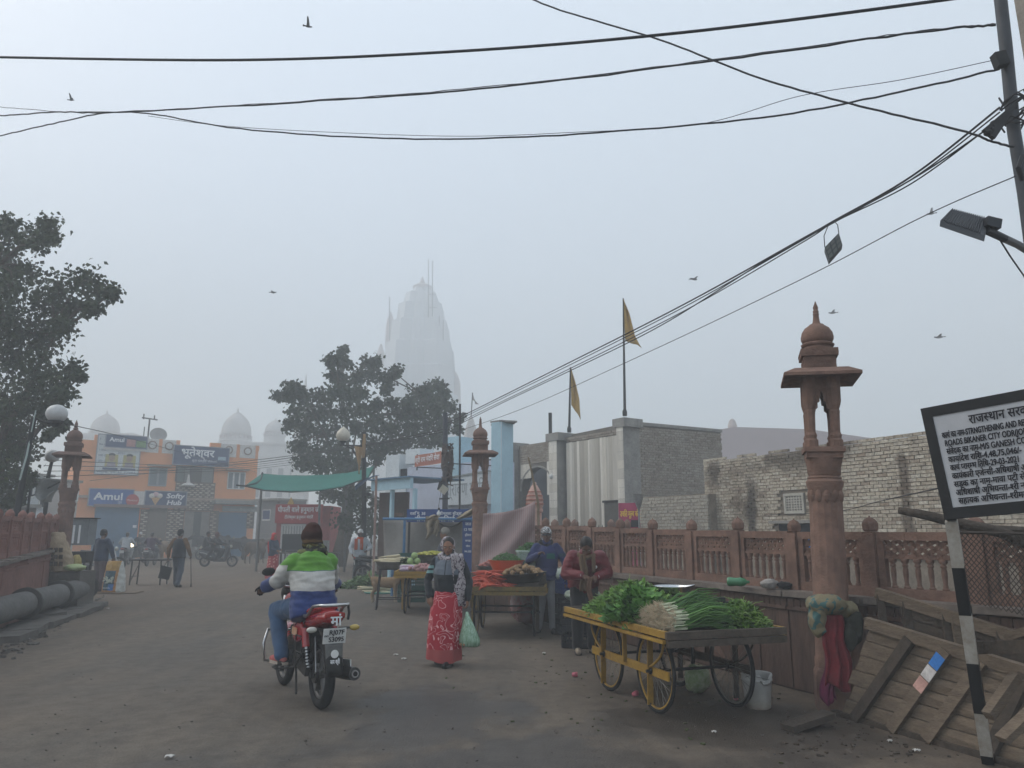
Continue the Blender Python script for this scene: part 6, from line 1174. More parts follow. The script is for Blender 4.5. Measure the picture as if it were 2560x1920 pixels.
fs_=Face((at(1017,1280,Yb+.25).x,Yb+.25),(at(1158,1280,Yb+.25).x,Yb+.25));x0,x1,z0,z1=fs_.rect(1017,1273,1180,1297);m_hb=mat('hoarding_blue',(.025,.065,.21),.6,.2,2)
bd=thing('hoarding','long blue hoarding with white Hindi lettering above the stall','sign',fs_.P((x0+x1)/2,0));b=MB();fs_.box(b,x0,x1,z0-.08,z1,-.03,.0);b.build('board',m_hb,bd,w=True);b=MB();fs_.text(b,'रजि नं. 38',.10,x0+.08,z1-.14,.004,weight=.004);fs_.text(b,'नीमतला सीड्स',.10,x0+(x1-x0)*.50,z1-.14,.004,weight=.004);fs_.text(b,'बीज भंडार',.16,x0+.2,z0-.06,.004,weight=.006);fs_.text(b,'सिंचाई',.16,x0+(x1-x0)*.5,z0-.06,.004,weight=.006);b.build('lettering',m_wlet,bd,w=True)
for x in (x0+.06,x1-.06):b=MB();b.bar(fs_.P(x,0,-.06),fs_.P(x,z1,-.06),.05,.05);b.build('post',m_iron,bd,w=True)
x0,x1,z0,z1=fs_.rect(1156,1303,1184,1384);fs2=Face((at(1156,1340,Yb-.2).x,Yb-.2),(at(1184,1340,Yb-.2).x,Yb-.2));x0,x1,z0,z1=fs2.rect(1156,1303,1184,1384);b2_=thing('hoarding','narrow upright blue board with white writing beside the stone lamp post','sign',fs2.P((x0+x1)/2,0));b=MB();fs2.box(b,x0,x1,0,z1,-.03,0);b.build('board',m_hb,b2_,w=True);b=MB()
for k,(tx,sz) in enumerate((('जल',.10),('12 पाई',.085),('हीमन',.075),('कपड़ा',.06),('मोटर',.055),('94.335',.06))):fs2.text(b,tx,sz,(x0+x1)/2,z1-.10-.125*k,.004,center=True,weight=.003)
b.build('lettering',m_wlet,b2_,w=True)
# bulb hanging before the hoarding, stacked green crates at the back of the stall
t=thing('light_bulb','bare white bulb hanging in front of the blue hoarding','bulb',at(1097,1290,Yb-.3));b=MB();q=at(1097,1280,Yb-.3);b.lathe([(.012,-.11),(.045,-.07),(.048,-.03),(.022,.02),(.02,.05)],12,q);b.build('glass',mat('bulb_glass',(.62,.64,.64),.25,0,spec=.6),t,smooth=True,w=True);b=MB();b.tube([q+V((0,0,.04)),at(1097,1262,Yb-.3),at(1103,1225,19.6)],.006,5);b.lathe([(.024,.04),(.024,.1)],8,q);b.build('holder',m_black,t,w=True)
g0=at(1000,1420,Yb-.5);g1=at(1030,1420,Yb-.5)
for k in range(4):crate(('lowest','second','third','topmost')[k]+' green crate in the stack at the back of the stall',V((g0.x+.28,Yb-.4,.275*k)),R(3),(.62,.4,.27),m_cg)
# ---- striped cloth hung between the lamp post and the bamboo
Yc=14.35;ck=bpy.data.materials.new('striped_cloth');ck.use_nodes=True;tt=ck.node_tree;bb_=tt.nodes['Principled BSDF'];bb_.inputs['Roughness'].default_value=.95;tc=nd(tt,'TexCoord');sp=nd(tt,'SeparateXYZ');tt.links.new(tc.outputs['Object'],sp.inputs[0])
mu=nd(tt,'Math',operation='MULTIPLY');mu.inputs[1].default_value=170.;tt.links.new(sp.outputs[0],mu.inputs[0]);sn=nd(tt,'Math',operation='SINE');tt.links.new(mu.outputs[0],sn.inputs[0]);cr_=nd(tt,'ValToRGB');cr_.color_ramp.elements[0].position=.25;cr_.color_ramp.elements[0].color=(.35,.30,.285,1);cr_.color_ramp.elements[1].position=.5;cr_.color_ramp.elements[1].color=(.27,.175,.17,1)
mr_=nd(tt,'MapRange');mr_.inputs[1].default_value=-1;tt.links.new(sn.outputs[0],mr_.inputs[0]);tt.links.new(mr_.outputs[0],cr_.inputs[0]);nz_=nd(tt,'TexNoise',Scale=1.8,Detail=4.);tt.links.new(tc.outputs['Object'],nz_.inputs['Vector']);mx_=nd(tt,'Mix',data_type='RGBA');tt.links.new(nz_.outputs['Fac'],mx_.inputs['Factor']);tt.links.new(cr_.outputs[0],mx_.inputs['A']);mx_.inputs['B'].default_value=(.29,.20,.19,1);tt.links.new(mx_.outputs['Result'],bb_.inputs['Base Color'])
topc=[(1208,1284),(1235,1283),(1262,1280),(1290,1274),(1315,1265),(1338,1253)];botc=[(1198,1420),(1230,1422),(1260,1424),(1290,1424),(1315,1422),(1336,1412)]
b=MB();b.slab(lambda i,j:at(cl_(topc,i).x+(cl_(botc,i).x-cl_(topc,i).x)*j,cl_(topc,i).y+(cl_(botc,i).y-cl_(topc,i).y)*j,Yc+.10*math.sin(i*5+j*4)*j+.06*math.sin((i+j*.8)*11)*(1-abs(j-.5))),40,24,.008);solo(b,'striped_cloth',ck,'pink striped cloth hung as a screen behind the carrot cart','cloth',smooth=True)
# ---- red kiosk in the square
Yk=36.5;fk=Face((at(688,1300,Yk).x,Yk),(at(826,1300,Yk).x,Yk));x0,x1,z0,z1=fk.rect(690,1262,824,1400);kk=thing('red_kiosk','red kiosk with white Hindi lettering and white striped door','kiosk',fk.P((x0+x1)/2,0));b=MB();fk.box(b,x0,x1,0,z1-.05,-2.2,0);b.build('body',mat('red_wall',(.30,.05,.045),.8,.2,1.5),kk,w=True);r=fk.rect(690,1261,808,1308);b=MB();fk.box(b,r[0],r[1],r[2],r[3],.0,.12);sb_=b.build('sign_board',mat('red_board',(.36,.035,.035),.6,.2,1.5),kk,w=True);b=MB();fk.text(b,'पीपली वाले हनुमान जी',.34,(r[0]+r[1])/2,r[2]+.52,.125,center=True,width=(r[1]-r[0])*.9,weight=.012);fk.text(b,'टीलेश्वर हनुमान मंदिर',.20,(r[0]+r[1])/2,r[2]+.22,.125,center=True,width=(r[1]-r[0])*.6,weight=.006);b.build('lettering',m_wlet,sb_,w=True)
r=fk.rect(701,1310,763,1400);b=MB();fk.box(b,r[0],r[1],0,r[3],.0,.03);dr=b.build('door',mat('white_door',(.50,.50,.48),.7,.15),kk,w=True);n=9
for k in range(n):b=MB();x=r[0]+(r[1]-r[0])*(k+.75)/n;fk.box(b,x,x+.035,.1,r[3]-.1,.03,.042);b.build('door_strip',mat('door_grey',(.20,.20,.20),.7,.2),dr,w=True)
r=fk.rect(712,1246,728,1260);b=MB();b.lathe([(.22,0),(.16,.18),(.06,.34),(.02,.42)],4,fk.P((r[0]+r[1])/2,z1-.049,-.5),a0=R(45));b.build('roof_spire',mat('yellow_spire',(.45,.30,.07),.8,.2),kk,w=True);r=fk.rect(710,1337,717,1343);b=MB();fk.box(b,*r,.043,.06);b.build('notice',m_nav,kk,w=True)
r=fk.rect(764,1312,826,1345);b=MB();fk.box(b,r[0],x1+.02,0,1.2,.0,.5);b.build('counter',mat('grey_counter',(.20,.19,.18),.9,.2),kk,w=True)
tb=gp(715,1440);t=thing('market_table','dark table with a black board in front of the red kiosk','table',(tb.x+.3,tb.y+2.0,0));b=MB();b.box((0,0,.78),(2.3,.7,.05));b.build('table_top',m_old,t)
for sx in (-1,1):
    for sy in (-1,1):b=MB();b.box((sx*1.05,sy*.28,.377),(.06,.06,.754));b.build('leg',m_old,t)
b=MB();b.box((-.55,.1,1.16),(1.2,.06,.70));b.build('board',mat('slate',(.035,.038,.042),.8,.2),t)
ch=V((tb.x-.1,tb.y+.9,0));t=thing('metal_chair','metal chair frame beside the woman in the red skirt','chair',ch,R(20));b=MB()
for sx in (-1,1):b.tube([(sx*.22,-.22,0),(sx*.22,-.2,.45),(sx*.22,.2,.45),(sx*.22,.24,0)],.014,6);b.tube([(sx*.22,.2,.45),(sx*.22,.26,.9)],.014,6)
b.tube([(-.22,.26,.9),(.22,.26,.9)],.014,6);b.tube([(-.22,.23,.7),(.22,.23,.7)],.014,6);b.tube([(-.22,-.2,.45),(.22,-.2,.45)],.012,6);b.tube([(-.22,.2,.45),(.22,.2,.45)],.012,6);b.build('frame',mat('grey_pole',()),t);b=MB();b.box((0,0,.47),(.42,.40,.02));b.build('seat',m_steel,t)
# ================================================================== people: one continuous body each, clothing as children
def blob(name,mb,mats,parent,vox=.012,smooth=5,amp=0.,nsc=6.,nst=(1,1,1),sharp=None):
    me0=mb.mesh('tmp',[]);o=bpy.data.objects.new('tmp',me0);r=o.modifiers.new('r','REMESH');r.mode='VOXEL';r.voxel_size=vox;r.use_smooth_shade=True
    if smooth:s=o.modifiers.new('s','SMOOTH');s.iterations=smooth;s.factor=.5
    me=evaluated(o);bpy.data.objects.remove(o);bpy.data.meshes.remove(me0);me.name=name
    if amp:
        k=V(nst)*nsc;off=V((len(name)*1.7,len(bpy.data.objects)*.37,0));co=[0.]*(3*len(me.vertices));i=0
        for v in me.vertices:
            p=v.co;q=V((p.x*k.x,p.y*k.y,p.z*k.z))+off;d=noise.noise(q);d=(1-abs(d)*2.2)*.7+noise.noise(q*2.3)*.5;q=p+v.normal*(d*amp);co[i],co[i+1],co[i+2]=q;i+=3
        me.vertices.foreach_set('co',co)
    for m in (mats if isinstance(mats,(list,tuple)) else [mats]):me.materials.append(m)
    me.polygons.foreach_set('use_smooth',[True]*len(me.polygons));me.update();ob_=bpy.data.objects.new(name,me);C.objects.link(ob_)
    if parent is not None:ob_.parent=parent;MATR[ob_.name]=MATR[parent.name].copy()
    return ob_
def cap_(mb,a,ra,b,rb,n=12):
    mb.ell(a,ra,n,8);mb.ell(b,rb,n,8);mb.tube([a,b],[ra,rb],n);return mb
def chain(mb,pts,n=12):
    for (a,ra),(b,rb) in zip(pts[:-1],pts[1:]):cap_(mb,V(a),ra,V(b),rb,n)
def loft(mb,rings,n=18):
    """rings: (centre, half-width vector, half-depth vector)"""
    vs=[];fs=[]
    for c,ax,ay in rings:
        for j in range(n):a=2*math.pi*j/n;vs.append(V(c)+V(ax)*math.cos(a)+V(ay)*math.sin(a))
    for i in range(len(rings)-1):
        for j in range(n):j2=(j+1)%n;fs.append((i*n+j,i*n+j2,(i+1)*n+j2,(i+1)*n+j))
    fs+=[tuple(range(n-1,-1,-1)),tuple(range((len(rings)-1)*n,len(rings)*n))];mb.add(vs,fs)
def zone_mat(name,base,zones,rough=.85,bump=.25,bscale=45.,dirt=.14,spec=.25,weave=None):
    """cloth with coloured zones given as boxes in local coordinates"""
    if name in MATS:return MATS[name]
    m=bpy.data.materials.new(name);m.use_nodes=True;t=m.node_tree;b=t.nodes['Principled BSDF'];L=t.links.new;b.inputs['Roughness'].default_value=rough;b.inputs['Specular IOR Level'].default_value=spec;b.inputs['Sheen Weight'].default_value=.15
    tc=nd(t,'TexCoord');sp=nd(t,'SeparateXYZ');L(tc.outputs['Object'],sp.inputs[0]);nw=nd(t,'TexNoise',Scale=9.,Detail=3.);L(tc.outputs['Object'],nw.inputs['Vector']);rgbn=nd(t,'RGB');rgbn.outputs[0].default_value=(*base,1);cur=rgbn.outputs[0]
    for z in zones:
        fac=None
        for ax in range(3):
            lo,hi=z[ax*2],z[ax*2+1]
            for val,op in ((lo,'GREATER_THAN'),(hi,'LESS_THAN')):
                if val is None:continue
                wv=nd(t,'Math',operation='MULTIPLY_ADD');L(nw.outputs['Fac'],wv.inputs[0]);wv.inputs[1].default_value=.018;L(sp.outputs[ax],wv.inputs[2])
                c=nd(t,'Math',operation=op);L(wv.outputs[0],c.inputs[0]);c.inputs[1].default_value=val+.009
                if fac is None:fac=c.outputs[0]
                else:mm=nd(t,'Math',operation='MULTIPLY');L(fac,mm.inputs[0]);L(c.outputs[0],mm.inputs[1]);fac=mm.outputs[0]
        mx=nd(t,'Mix',data_type='RGBA');L(fac,mx.inputs['Factor']);L(cur,mx.inputs['A']);mx.inputs['B'].default_value=(*z[6],1);cur=mx.outputs['Result']
    n2=nd(t,'TexNoise',Scale=6.,Detail=5.);L(tc.outputs['Object'],n2.inputs['Vector']);r2=nd(t,'ValToRGB');r2.color_ramp.elements[0].position=.3;r2.color_ramp.elements[0].color=(1-dirt*2,)*3+(1,);r2.color_ramp.elements[1].position=.65;L(n2.outputs['Fac'],r2.inputs[0]);mx=nd(t,'Mix',data_type='RGBA',blend_type='MULTIPLY');mx.inputs['Factor'].default_value=1;L(cur,mx.inputs['A']);L(r2.outputs[0],mx.inputs['B']);L(mx.outputs['Result'],b.inputs['Base Color'])
    n3=nd(t,'TexNoise',Scale=bscale,Detail=3.);L(tc.outputs['Object'],n3.inputs['Vector']);bp=nd(t,'Bump',Strength=bump,Distance=.01);L(n3.outputs['Fac'],bp.inputs['Height']);L(bp.outputs[0],b.inputs['Normal']);MATS[name]=m;return m
def print_mat(name,base,ink,scale=9.,width=.035,border=None,kind='vine',rough=.8):
    """printed cloth: trailing pale lines, spots or blotches; optional hem border below a height"""
    if name in MATS:return MATS[name]
    m=bpy.data.materials.new(name);m.use_nodes=True;t=m.node_tree;b=t.nodes['Principled BSDF'];L=t.links.new;b.inputs['Roughness'].default_value=rough;tc=nd(t,'TexCoord');P=tc.outputs['Object']
    if kind=='vine':
        n=nd(t,'TexNoise',Scale=scale,Detail=.6,Distortion=1.1);L(P,n.inputs['Vector']);fac=None
        for lv_ in (.42,.56):
            s=nd(t,'Math',operation='SUBTRACT');L(n.outputs['Fac'],s.inputs[0]);s.inputs[1].default_value=lv_;a=nd(t,'Math',operation='ABSOLUTE');L(s.outputs[0],a.inputs[0]);c=nd(t,'Math',operation='LESS_THAN');L(a.outputs[0],c.inputs[0]);c.inputs[1].default_value=width*.28
            if fac is None:fac=c.outputs[0]
            else:q=nd(t,'Math',operation='MAXIMUM');L(fac,q.inputs[0]);L(c.outputs[0],q.inputs[1]);fac=q.outputs[0]
    elif kind=='spots':
        n=nd(t,'TexVoronoi',Scale=scale);L(P,n.inputs['Vector']);c=nd(t,'Math',operation='LESS_THAN');L(n.outputs['Distance'],c.inputs[0]);c.inputs[1].default_value=width;fac=c.outputs[0]
    else:
        n=nd(t,'TexNoise',Scale=scale,Detail=2.,Distortion=1.4);L(P,n.inputs['Vector']);c=nd(t,'Math',operation='GREATER_THAN');L(n.outputs['Fac'],c.inputs[0]);c.inputs[1].default_value=width;fac=c.outputs[0]
    mx=nd(t,'Mix',data_type='RGBA');L(fac,mx.inputs['Factor']);mx.inputs['A'].default_value=(*base,1);mx.inputs['B'].default_value=(*ink,1);cur=mx.outputs['Result']
    if border:
        sp=nd(t,'SeparateXYZ');L(P,sp.inputs[0]);c=nd(t,'Math',operation='LESS_THAN');L(sp.outputs[2],c.inputs[0]);c.inputs[1].default_value=border[0];m2=nd(t,'Mix',data_type='RGBA');L(c.outputs[0],m2.inputs['Factor']);L(cur,m2.inputs['A']);m2.inputs['B'].default_value=(*border[1],1);cur=m2.outputs['Result']
    L(cur,b.inputs['Base Color']);n3=nd(t,'TexNoise',Scale=60.,Detail=3.);L(P,n3.inputs['Vector']);bp=nd(t,'Bump',Strength=.2,Distance=.01);L(n3.outputs['Fac'],bp.inputs['Height']);L(bp.outputs[0],b.inputs['Normal']);MATS[name]=m;return m
m_skin=mat('brown_skin',(.25,.13,.082),.55,.15,12,.15,80,sub=.05);m_skin2=mat('dark_skin',(.125,.065,.043),.55,.15,12,.15,80);m_hair=mat('black_hair',(.010,.008,.008),.45,.2,20,.3,60);m_eye=mat('eye_dark',(.012,.010,.010),.2,0,spec=.6);m_lip=mat('lips',(.14,.05,.042),.5,.1,20);m_eyew=mat('eye_white',(.45,.43,.40),.4,0)
def hand(mb,w,d,pn,s=1.,curl=.5,side=1):
    """palm, four fingers of unequal length and a thumb leaving the side of the palm; d pointing, pn palm normal"""
    d=V(d).normalized();pn=V(pn);pn=(pn-d*pn.dot(d)).normalized();x=d.cross(pn)*side
    k=s;pc=w+d*.045*k
    for i in range(-1,2):cap_(mb,w+x*(.012*i*k),.020*k,w+d*.08*k+x*(.022*i*k),.015*k,8)
    for i,(o,L_) in enumerate(((.030,.066),(.010,.075),(-.010,.070),(-.030,.054))):
        b0=w+d*.085*k+x*(o*k);c1=R(25+55*curl);c2=R(60+80*curl);d1=d*math.cos(c1*.6)+pn*math.sin(c1*.6);d2=d*math.cos(c2*.8)+pn*math.sin(c2*.8);b1=b0+d1*L_*.55*k;b2=b1+d2*L_*.55*k;cap_(mb,b0,.0095*k,b1,.0088*k,8);cap_(mb,b1,.0088*k,b2,.0075*k,8)
    t0=w+d*.03*k+x*.03*k;t1=t0+(x*.6+d*.7+pn*.35).normalized()*.042*k;t2=t1+(d*.85+pn*.5+x*.05).normalized()*.034*k;cap_(mb,t0,.013*k,t1,.0105*k,8);cap_(mb,t1,.0105*k,t2,.0085*k,8)
def stand(h=1.68,**o):
    k=h/1.70;J=dict(pel=(0,0,.95),chest=(0,.01,1.24),neck=(0,-.012,1.425),head=(0,.018,1.575),shL=(-.175,-.005,1.385),shR=(.175,-.005,1.385),elL=(-.235,-.02,1.12),elR=(.235,-.02,1.12),wrL=(-.25,.05,.885),wrR=(.25,.05,.885),hipL=(-.085,0,.90),hipR=(.085,0,.90),knL=(-.10,.02,.49),knR=(.10,.02,.49),anL=(-.105,-.02,.085),anR=(.105,-.02,.085),toeL=(-.12,.13,.03),toeR=(.12,.13,.03));J={a:V(b)*k for a,b in J.items()}
    for a,b in o.items():J[a]=V(b)
    J['k']=k;return J
def torso_rings(J,w=1.,dpt=1.,drop=.0,belly=1.,top=True):
    k=J['k'];p,c,n=J['pel'],J['chest'],J['neck'];xa=(J['shR']-J['shL']).normalized();up=(c-p).normalized();ya=up.cross(xa).normalized()*-1;ya=ya if ya.y>=0 or abs(ya.y)<.2 else -ya;hx=(J['hipR']-J['hipL']).normalized();sw=(J['shR']-J['shL']).length/2
    r=[]
    if drop:r.append((p-up*drop*k,hx*.172*k*w,ya*.125*k*dpt))
    r+=[(p-up*.02*k,hx*.172*k*w,ya*.128*k*dpt),(p.lerp(c,.35),(hx+xa)*.5*.155*k*w,ya*.122*k*dpt*belly),(p.lerp(c,.7),xa*.160*k*w,ya*.122*k*dpt*belly),(c,xa*.172*k*w,ya*.125*k*dpt),(c.lerp(n,.55),xa*(sw*.92)*w**.5,ya*.105*k*dpt)]
    if top:r+=[(c.lerp(n,.85),xa*sw*.62*w**.5,ya*.085*k*dpt),(n,xa*.07*k,ya*.07*k)]
    return r
def head_frame(J,yaw=0,pitch=0,roll=0):return MX.Translation(J['head'])@Euler((pitch,roll,yaw),'XYZ').to_matrix().to_4x4()
def body_mb(J,HF,hands=True,hl=None,hr=None,female=False):
    k=J['k'];b=MB();loft(b,torso_rings(J));chain(b,[(J['neck']-V((0,0,.03)),.058*k),(J['head']+HF.to_3x3()@V((0,-.015,-.06))*k,.052*k)])
    for s in 'LR':
        chain(b,[(J['sh'+s],.052*k),(J['el'+s],.040*k),(J['wr'+s],.027*k)]);chain(b,[(J['hip'+s],.085*k),(J['kn'+s],.055*k),(J['an'+s],.036*k)]);cap_(b,J['an'+s]-V((0,0,.035*k)),.032*k,J['toe'+s],.026*k)
        if hands:
            hd=(hl if s=='L' else hr) or {};d=hd.get('d',J['wr'+s]-J['el'+s]);pn=hd.get('pn',(1 if s=='L' else -1,0,0));hand(b,J['wr'+s],d,pn,k*hd.get('s',1.),hd.get('curl',.45),1 if s=='L' else -1)
    H=lambda x,y,z:HF@(V((x,y,z))*k);R3=HF.to_3x3()
    b.ell(H(0,-.012,.03),(.076*k,.095*k,.098*k),18,12,R3);b.ell(H(0,.022,-.045),(.058*k,.068*k,.072*k),16,10,R3);b.ell(H(0,.062,-.085),(.030*k,.028*k,.026*k),10,8,R3)       # skull, jaw, chin
    b.ell(H(0,.072,.022),(.054*k,.022*k,.020*k),12,8,R3);cap_(b,H(0,.080,.008),.010*k,H(0,.098,-.030),.0145*k,8);b.ell(H(-.012,.090,-.034),(.009*k,.010*k,.008*k),8,6,R3);b.ell(H(.012,.090,-.034),(.009*k,.010*k,.008*k),8,6,R3)
    b.ell(H(0,.078,-.060),(.023*k,.014*k,.012*k),10,6,R3)
    for s in (-1,1):b.ell(H(s*.079,-.012,-.012),(.010*k,.020*k,.031*k),10,8,R3);b.ell(H(s*.042,.056,-.028),(.022*k,.022*k,.024*k),10,8,R3)
    return b
def face(parent,J,HF,brows=True):
    k=J['k'];H=lambda x,y,z:HF@(V((x,y,z))*k);R3=HF.to_3x3()
    for s in (-1,1):
        b=MB();b.ell(H(s*.031,.078,.004),(.0135*k,.009*k,.0065*k),12,8,R3);e=b.build('eye',m_eyew,parent,smooth=True);b=MB();b.ell(H(s*.031,.0855,.004),(.0062*k,.003*k,.0062*k),10,6,R3);b.build('pupil',m_eye,e,smooth=True)
        if brows:b=MB();b.tube([H(s*.014,.094,.022),H(s*.032,.092,.027),H(s*.052,.078,.021)],[.0035*k,.004*k,.002*k],6);b.build('eyebrow',m_hair,parent,smooth=True)
    b=MB();b.tube([H(-.024,.082,-.061),H(-.010,.094,-.058),H(0,.096,-.060),H(.010,.094,-.058),H(.024,.082,-.061)],[.003*k,.006*k,.006*k,.006*k,.003*k],6);b.build('lips',m_lip,parent,smooth=True)
def hair_mb(J,HF,vol=1.0,low=-.03,back=True):
    k=J['k'];b=MB();R3=HF.to_3x3();H=lambda x,y,z:HF@(V((x,y,z))*k);b.ell(H(0,-.022,.045),(.084*k*vol,.098*k*vol,.095*k*vol),18,12,R3)
    if back:b.ell(H(0,-.055,-.01),(.074*k*vol,.062*k*vol,.075*k),14,10,R3)
    return b
def sleeves(b,J,r0=.072,r1=.058,r2=.045,cuff=.92):
    k=J['k']
    for s in 'LR':w=J['el'+s].lerp(J['wr'+s],cuff);chain(b,[(J['sh'+s].lerp(J['chest'],.06),r0*1.1*k),(J['sh'+s].lerp(J['el'+s],.5),r0*k),(J['el'+s],r1*k),(w,r2*k)])
def trousers_mb(J,r0=.105,r1=.078,r2=.062,hem=.0):
    k=J['k'];b=MB();p=J['pel'];hx=(J['hipR']-J['hipL']).normalized();ya=V((0,1,0));loft(b,[(p+V((0,0,.07*k)),hx*.162*k,ya*.122*k),(p,hx*.178*k,ya*.135*k),(p-V((0,0,.08*k)),hx*.17*k,ya*.13*k)])
    for s in 'LR':chain(b,[(J['hip'+s],r0*k),(J['hip'+s].lerp(J['kn'+s],.5),(r0+r1)/2*k),(J['kn'+s],r1*k),(J['kn'+s].lerp(J['an'+s],.5),(r1+r2)/2*k),(J['an'+s]+V((0,0,hem)),r2*k)])
    return b
def shoe(parent,J,s,m,sole=None,vox=.010):
    k=J['k'];a,t=J['an'+s],J['toe'+s];d=(t-a);d.z=0;d.normalize();z0=min(a.z-.085*k,t.z-.03*k);b=MB();h=a-V((0,0,.05*k))-d*.035*k;chain(b,[(V((h.x,h.y,z0+.045*k)),.040*k),(V((a.x,a.y,z0+.05*k))+d*.04*k,.042*k),(V((t.x,t.y,z0+.033*k))+d*.02*k,.034*k)]);cap_(b,a,.042*k,a-V((0,0,.03*k)),.045*k)
    b.v=[V((p.x,p.y,max(p.z,z0+.004))) for p in b.v];o=blob('shoe',b,m,parent,vox,3)
    if sole:
        b=MB();x=V((-d.y,d.x,0));pts=[(-.085,.030),(-.04,.040),(.05,.038),(.11,.046),(.16,.040),(.19,.018)];L_=[V((a.x,a.y,0))+d*p*k-x*w*k for p,w in pts]+[V((a.x,a.y,0))+d*p*k+x*w*k for p,w in reversed(pts)];b.prism([(p.x,p.y) for p in L_],lambda x_,y_:V((x_,y_,z0)),lambda x_,y_:V((x_,y_,z0+.024*k)));b.build('sole',sole,o)
    return o
m_blk=zone_mat('black_cloth',(.012,.012,.015),[]);m_shoeb=mat('black_shoe',(.012,.012,.013),.5,.2,8);m_soleb=mat('dark_sole',(.03,.028,.026),.9,.2)
# ---------------------------------------------------------------- woman walking towards us
wp=gp(1117,1662);J=stand(1.50,knL=(-.05,.12,.43),anL=(-.06,.12,.075),toeL=(-.05,.26,.03),knR=(.10,.02,.43),anR=(.12,-.16,.10),toeR=(.13,-.04,.03),elR=(.27,-.02,.98),wrR=(.205,.10,.80),elL=(-.26,-.03,.98),wrL=(-.265,.06,.77))
wm=thing('person','woman in red patterned skirt and grey jacket carrying a green carrier bag','person',(wp.x,wp.y,0),R(168));HF=head_frame(J,R(10),R(-12))
body=blob('body',body_mb(J,HF,True,dict(curl=.75,d=(0,.1,-1)),dict(curl=.5,d=(-.3,.25,-.9),pn=(-.2,-1,0))),m_skin,wm,.0085,3);face(wm,J,HF)
b=hair_mb(J,HF,.98);k=J['k']
blob('hair',b,m_hair,wm,.010,3)
b=MB();loft(b,torso_rings(J,1.24,1.28,.14,1.15));sleeves(b,J,.066,.056,.045,.95);chain(b,[(J['neck']-V((0,0,.03)),.075),(J['neck']+V((0,.01,.02)),.066)])
jz=J['pel'].z;jk=zone_mat('grey_black_jacket',(.014,.018,.024),[(-.155,.155,None,None,1.06,1.30,(.13,.155,.19)),(.17,.4,None,None,1.13,1.165,(.20,.36,.36)),(.17,.4,None,None,1.07,1.105,(.20,.36,.36)),(-.006,.006,.05,None,.98,1.3,(.01,.012,.015))],.8)
blob('jacket',b,jk,wm,.012,4,.007,9,(1,1,1.6))
sv=MB();hemc=V((.03,.06,.0));n=56
rings=[]
for i in range(15):
    f=i/14;z=.90*(1-f)+.065*f;cx_=.03*f;cy_=.03*f+.03*math.sin(f*3);rx_=(.165+.02*math.sin(f*3.1))*(1-f)+.205*f;ry_=.145*(1-f)+.20*f;row=[]
    for j in range(n):
        a=2*math.pi*j/n;fold=1+(.02+.10*f)*math.sin(a*8+f*1.5+.6*math.sin(a*3))*(.6+.4*math.sin(a*2+1));row.append(V((cx_+rx_*fold*math.cos(a),cy_+ry_*fold*math.sin(a),z+(.02*math.sin(a*2+.5) if i==14 else 0))))
    rings.append(row)
vs=[p for r_ in rings for p in r_];fs=[(i*n+j,i*n+(j+1)%n,(i+1)*n+(j+1)%n,(i+1)*n+j) for i in range(14) for j in range(n)];sv.add(vs,fs)
sk_=sv.build('skirt',print_mat('red_vine_print',(.35,.007,.022),(.66,.36,.36),7.5,.05,(.20,(.33,.055,.055))),wm,smooth=True)
# shawl: over the head, round the neck, hanging down her left side
m_shawl=print_mat('mottled_shawl',(.40,.36,.37),(.055,.030,.050),26.,.55,None,'blotch');b=MB();R3=HF.to_3x3();H=lambda x,y,z:HF@(V((x,y,z))*k)
b.ell(H(.012,-.045,.022),(.102*k,.100*k,.116*k),18,12,R3);b.ell(H(0,-.03,-.09),(.10*k,.095*k,.09*k),14,10,R3);chain(b,[(H(-.10,.01,-.13),.045),(H(0,.075,-.165),.040),(H(.10,.02,-.13),.045),(H(0,-.08,-.13),.05),(H(-.10,.01,-.13),.045)])
cut=HF@V((0,.115,.0))*1.0
shw=MB();shw.v=b.v;shw.f=b.f;shw.m=b.m;so_=blob('shawl',shw,m_shawl,wm,.010,3,.006,12)
me=so_.data;bm=bmesh.new();bm.from_mesh(me)                              # leave the face open
inv_=HF.inverted();dl=[v for v in bm.verts if (lambda q:q.y>.018*k and abs(q.x+.010)<.072*k and -.105*k<q.z<.135*k)(inv_@v.co)]
bmesh.ops.delete(bm,geom=dl,context='VERTS');bm.to_mesh(me);bm.free()
b=MB()
def drape(i,j):
    top_=V((-.13,.06,1.30));z=1.31-.62*i;x=-.075-.13*j-.055*i*(1-.2*j);y=.155-.10*j+.015*math.sin(j*9+i*6)+.01*math.sin(i*12)-.05*i;return V((x,y,z))
b.slab(drape,20,14,.010);b.build('shawl_end',m_shawl,wm,smooth=True)
for s in 'LR':shoe(wm,J,s,m_shoeb,m_soleb)
# carrier bag of spring onions in her left hand
hw=MATR[wm.name]@(J['wrL']+V((0,.03,-.12)));t=thing('carrier_bag','pale green carrier bag of spring onions in the walking woman\'s hand','bag',(hw.x,hw.y,hw.z-.42),R(160));b=MB();n=24;rings=[]
for z,rx_,ry_ in ((0,.085,.05),(.02,.125,.085),(.08,.13,.09),(.17,.105,.075),(.27,.065,.05),(.35,.03,.025),(.40,.014,.012)):rings.append((V((-.05*(1-z/.4),0,z)),V((rx_,0,0)),V((0,ry_,0))))
loft(b,rings,n);b.v=[p+V((p.x*1.,p.y,0)).normalized()*.010*noise.noise(p*26) if V((p.x,p.y,0)).length>.005 else p for p in b.v];bm_=mat('green_polythene',(.40,.56,.44),.25,.35,9,c2=(.06,.17,.07),stretch=(9,9,1),spec=.6);b.build('bag_film',bm_,t,smooth=True);b=MB();rn=random.Random(2)
for k_ in range(10):x=rn.uniform(-.1,.1)-.05;b.ell((x,rn.uniform(-.07,.07),.03),(.02,.02,.018),7,5)
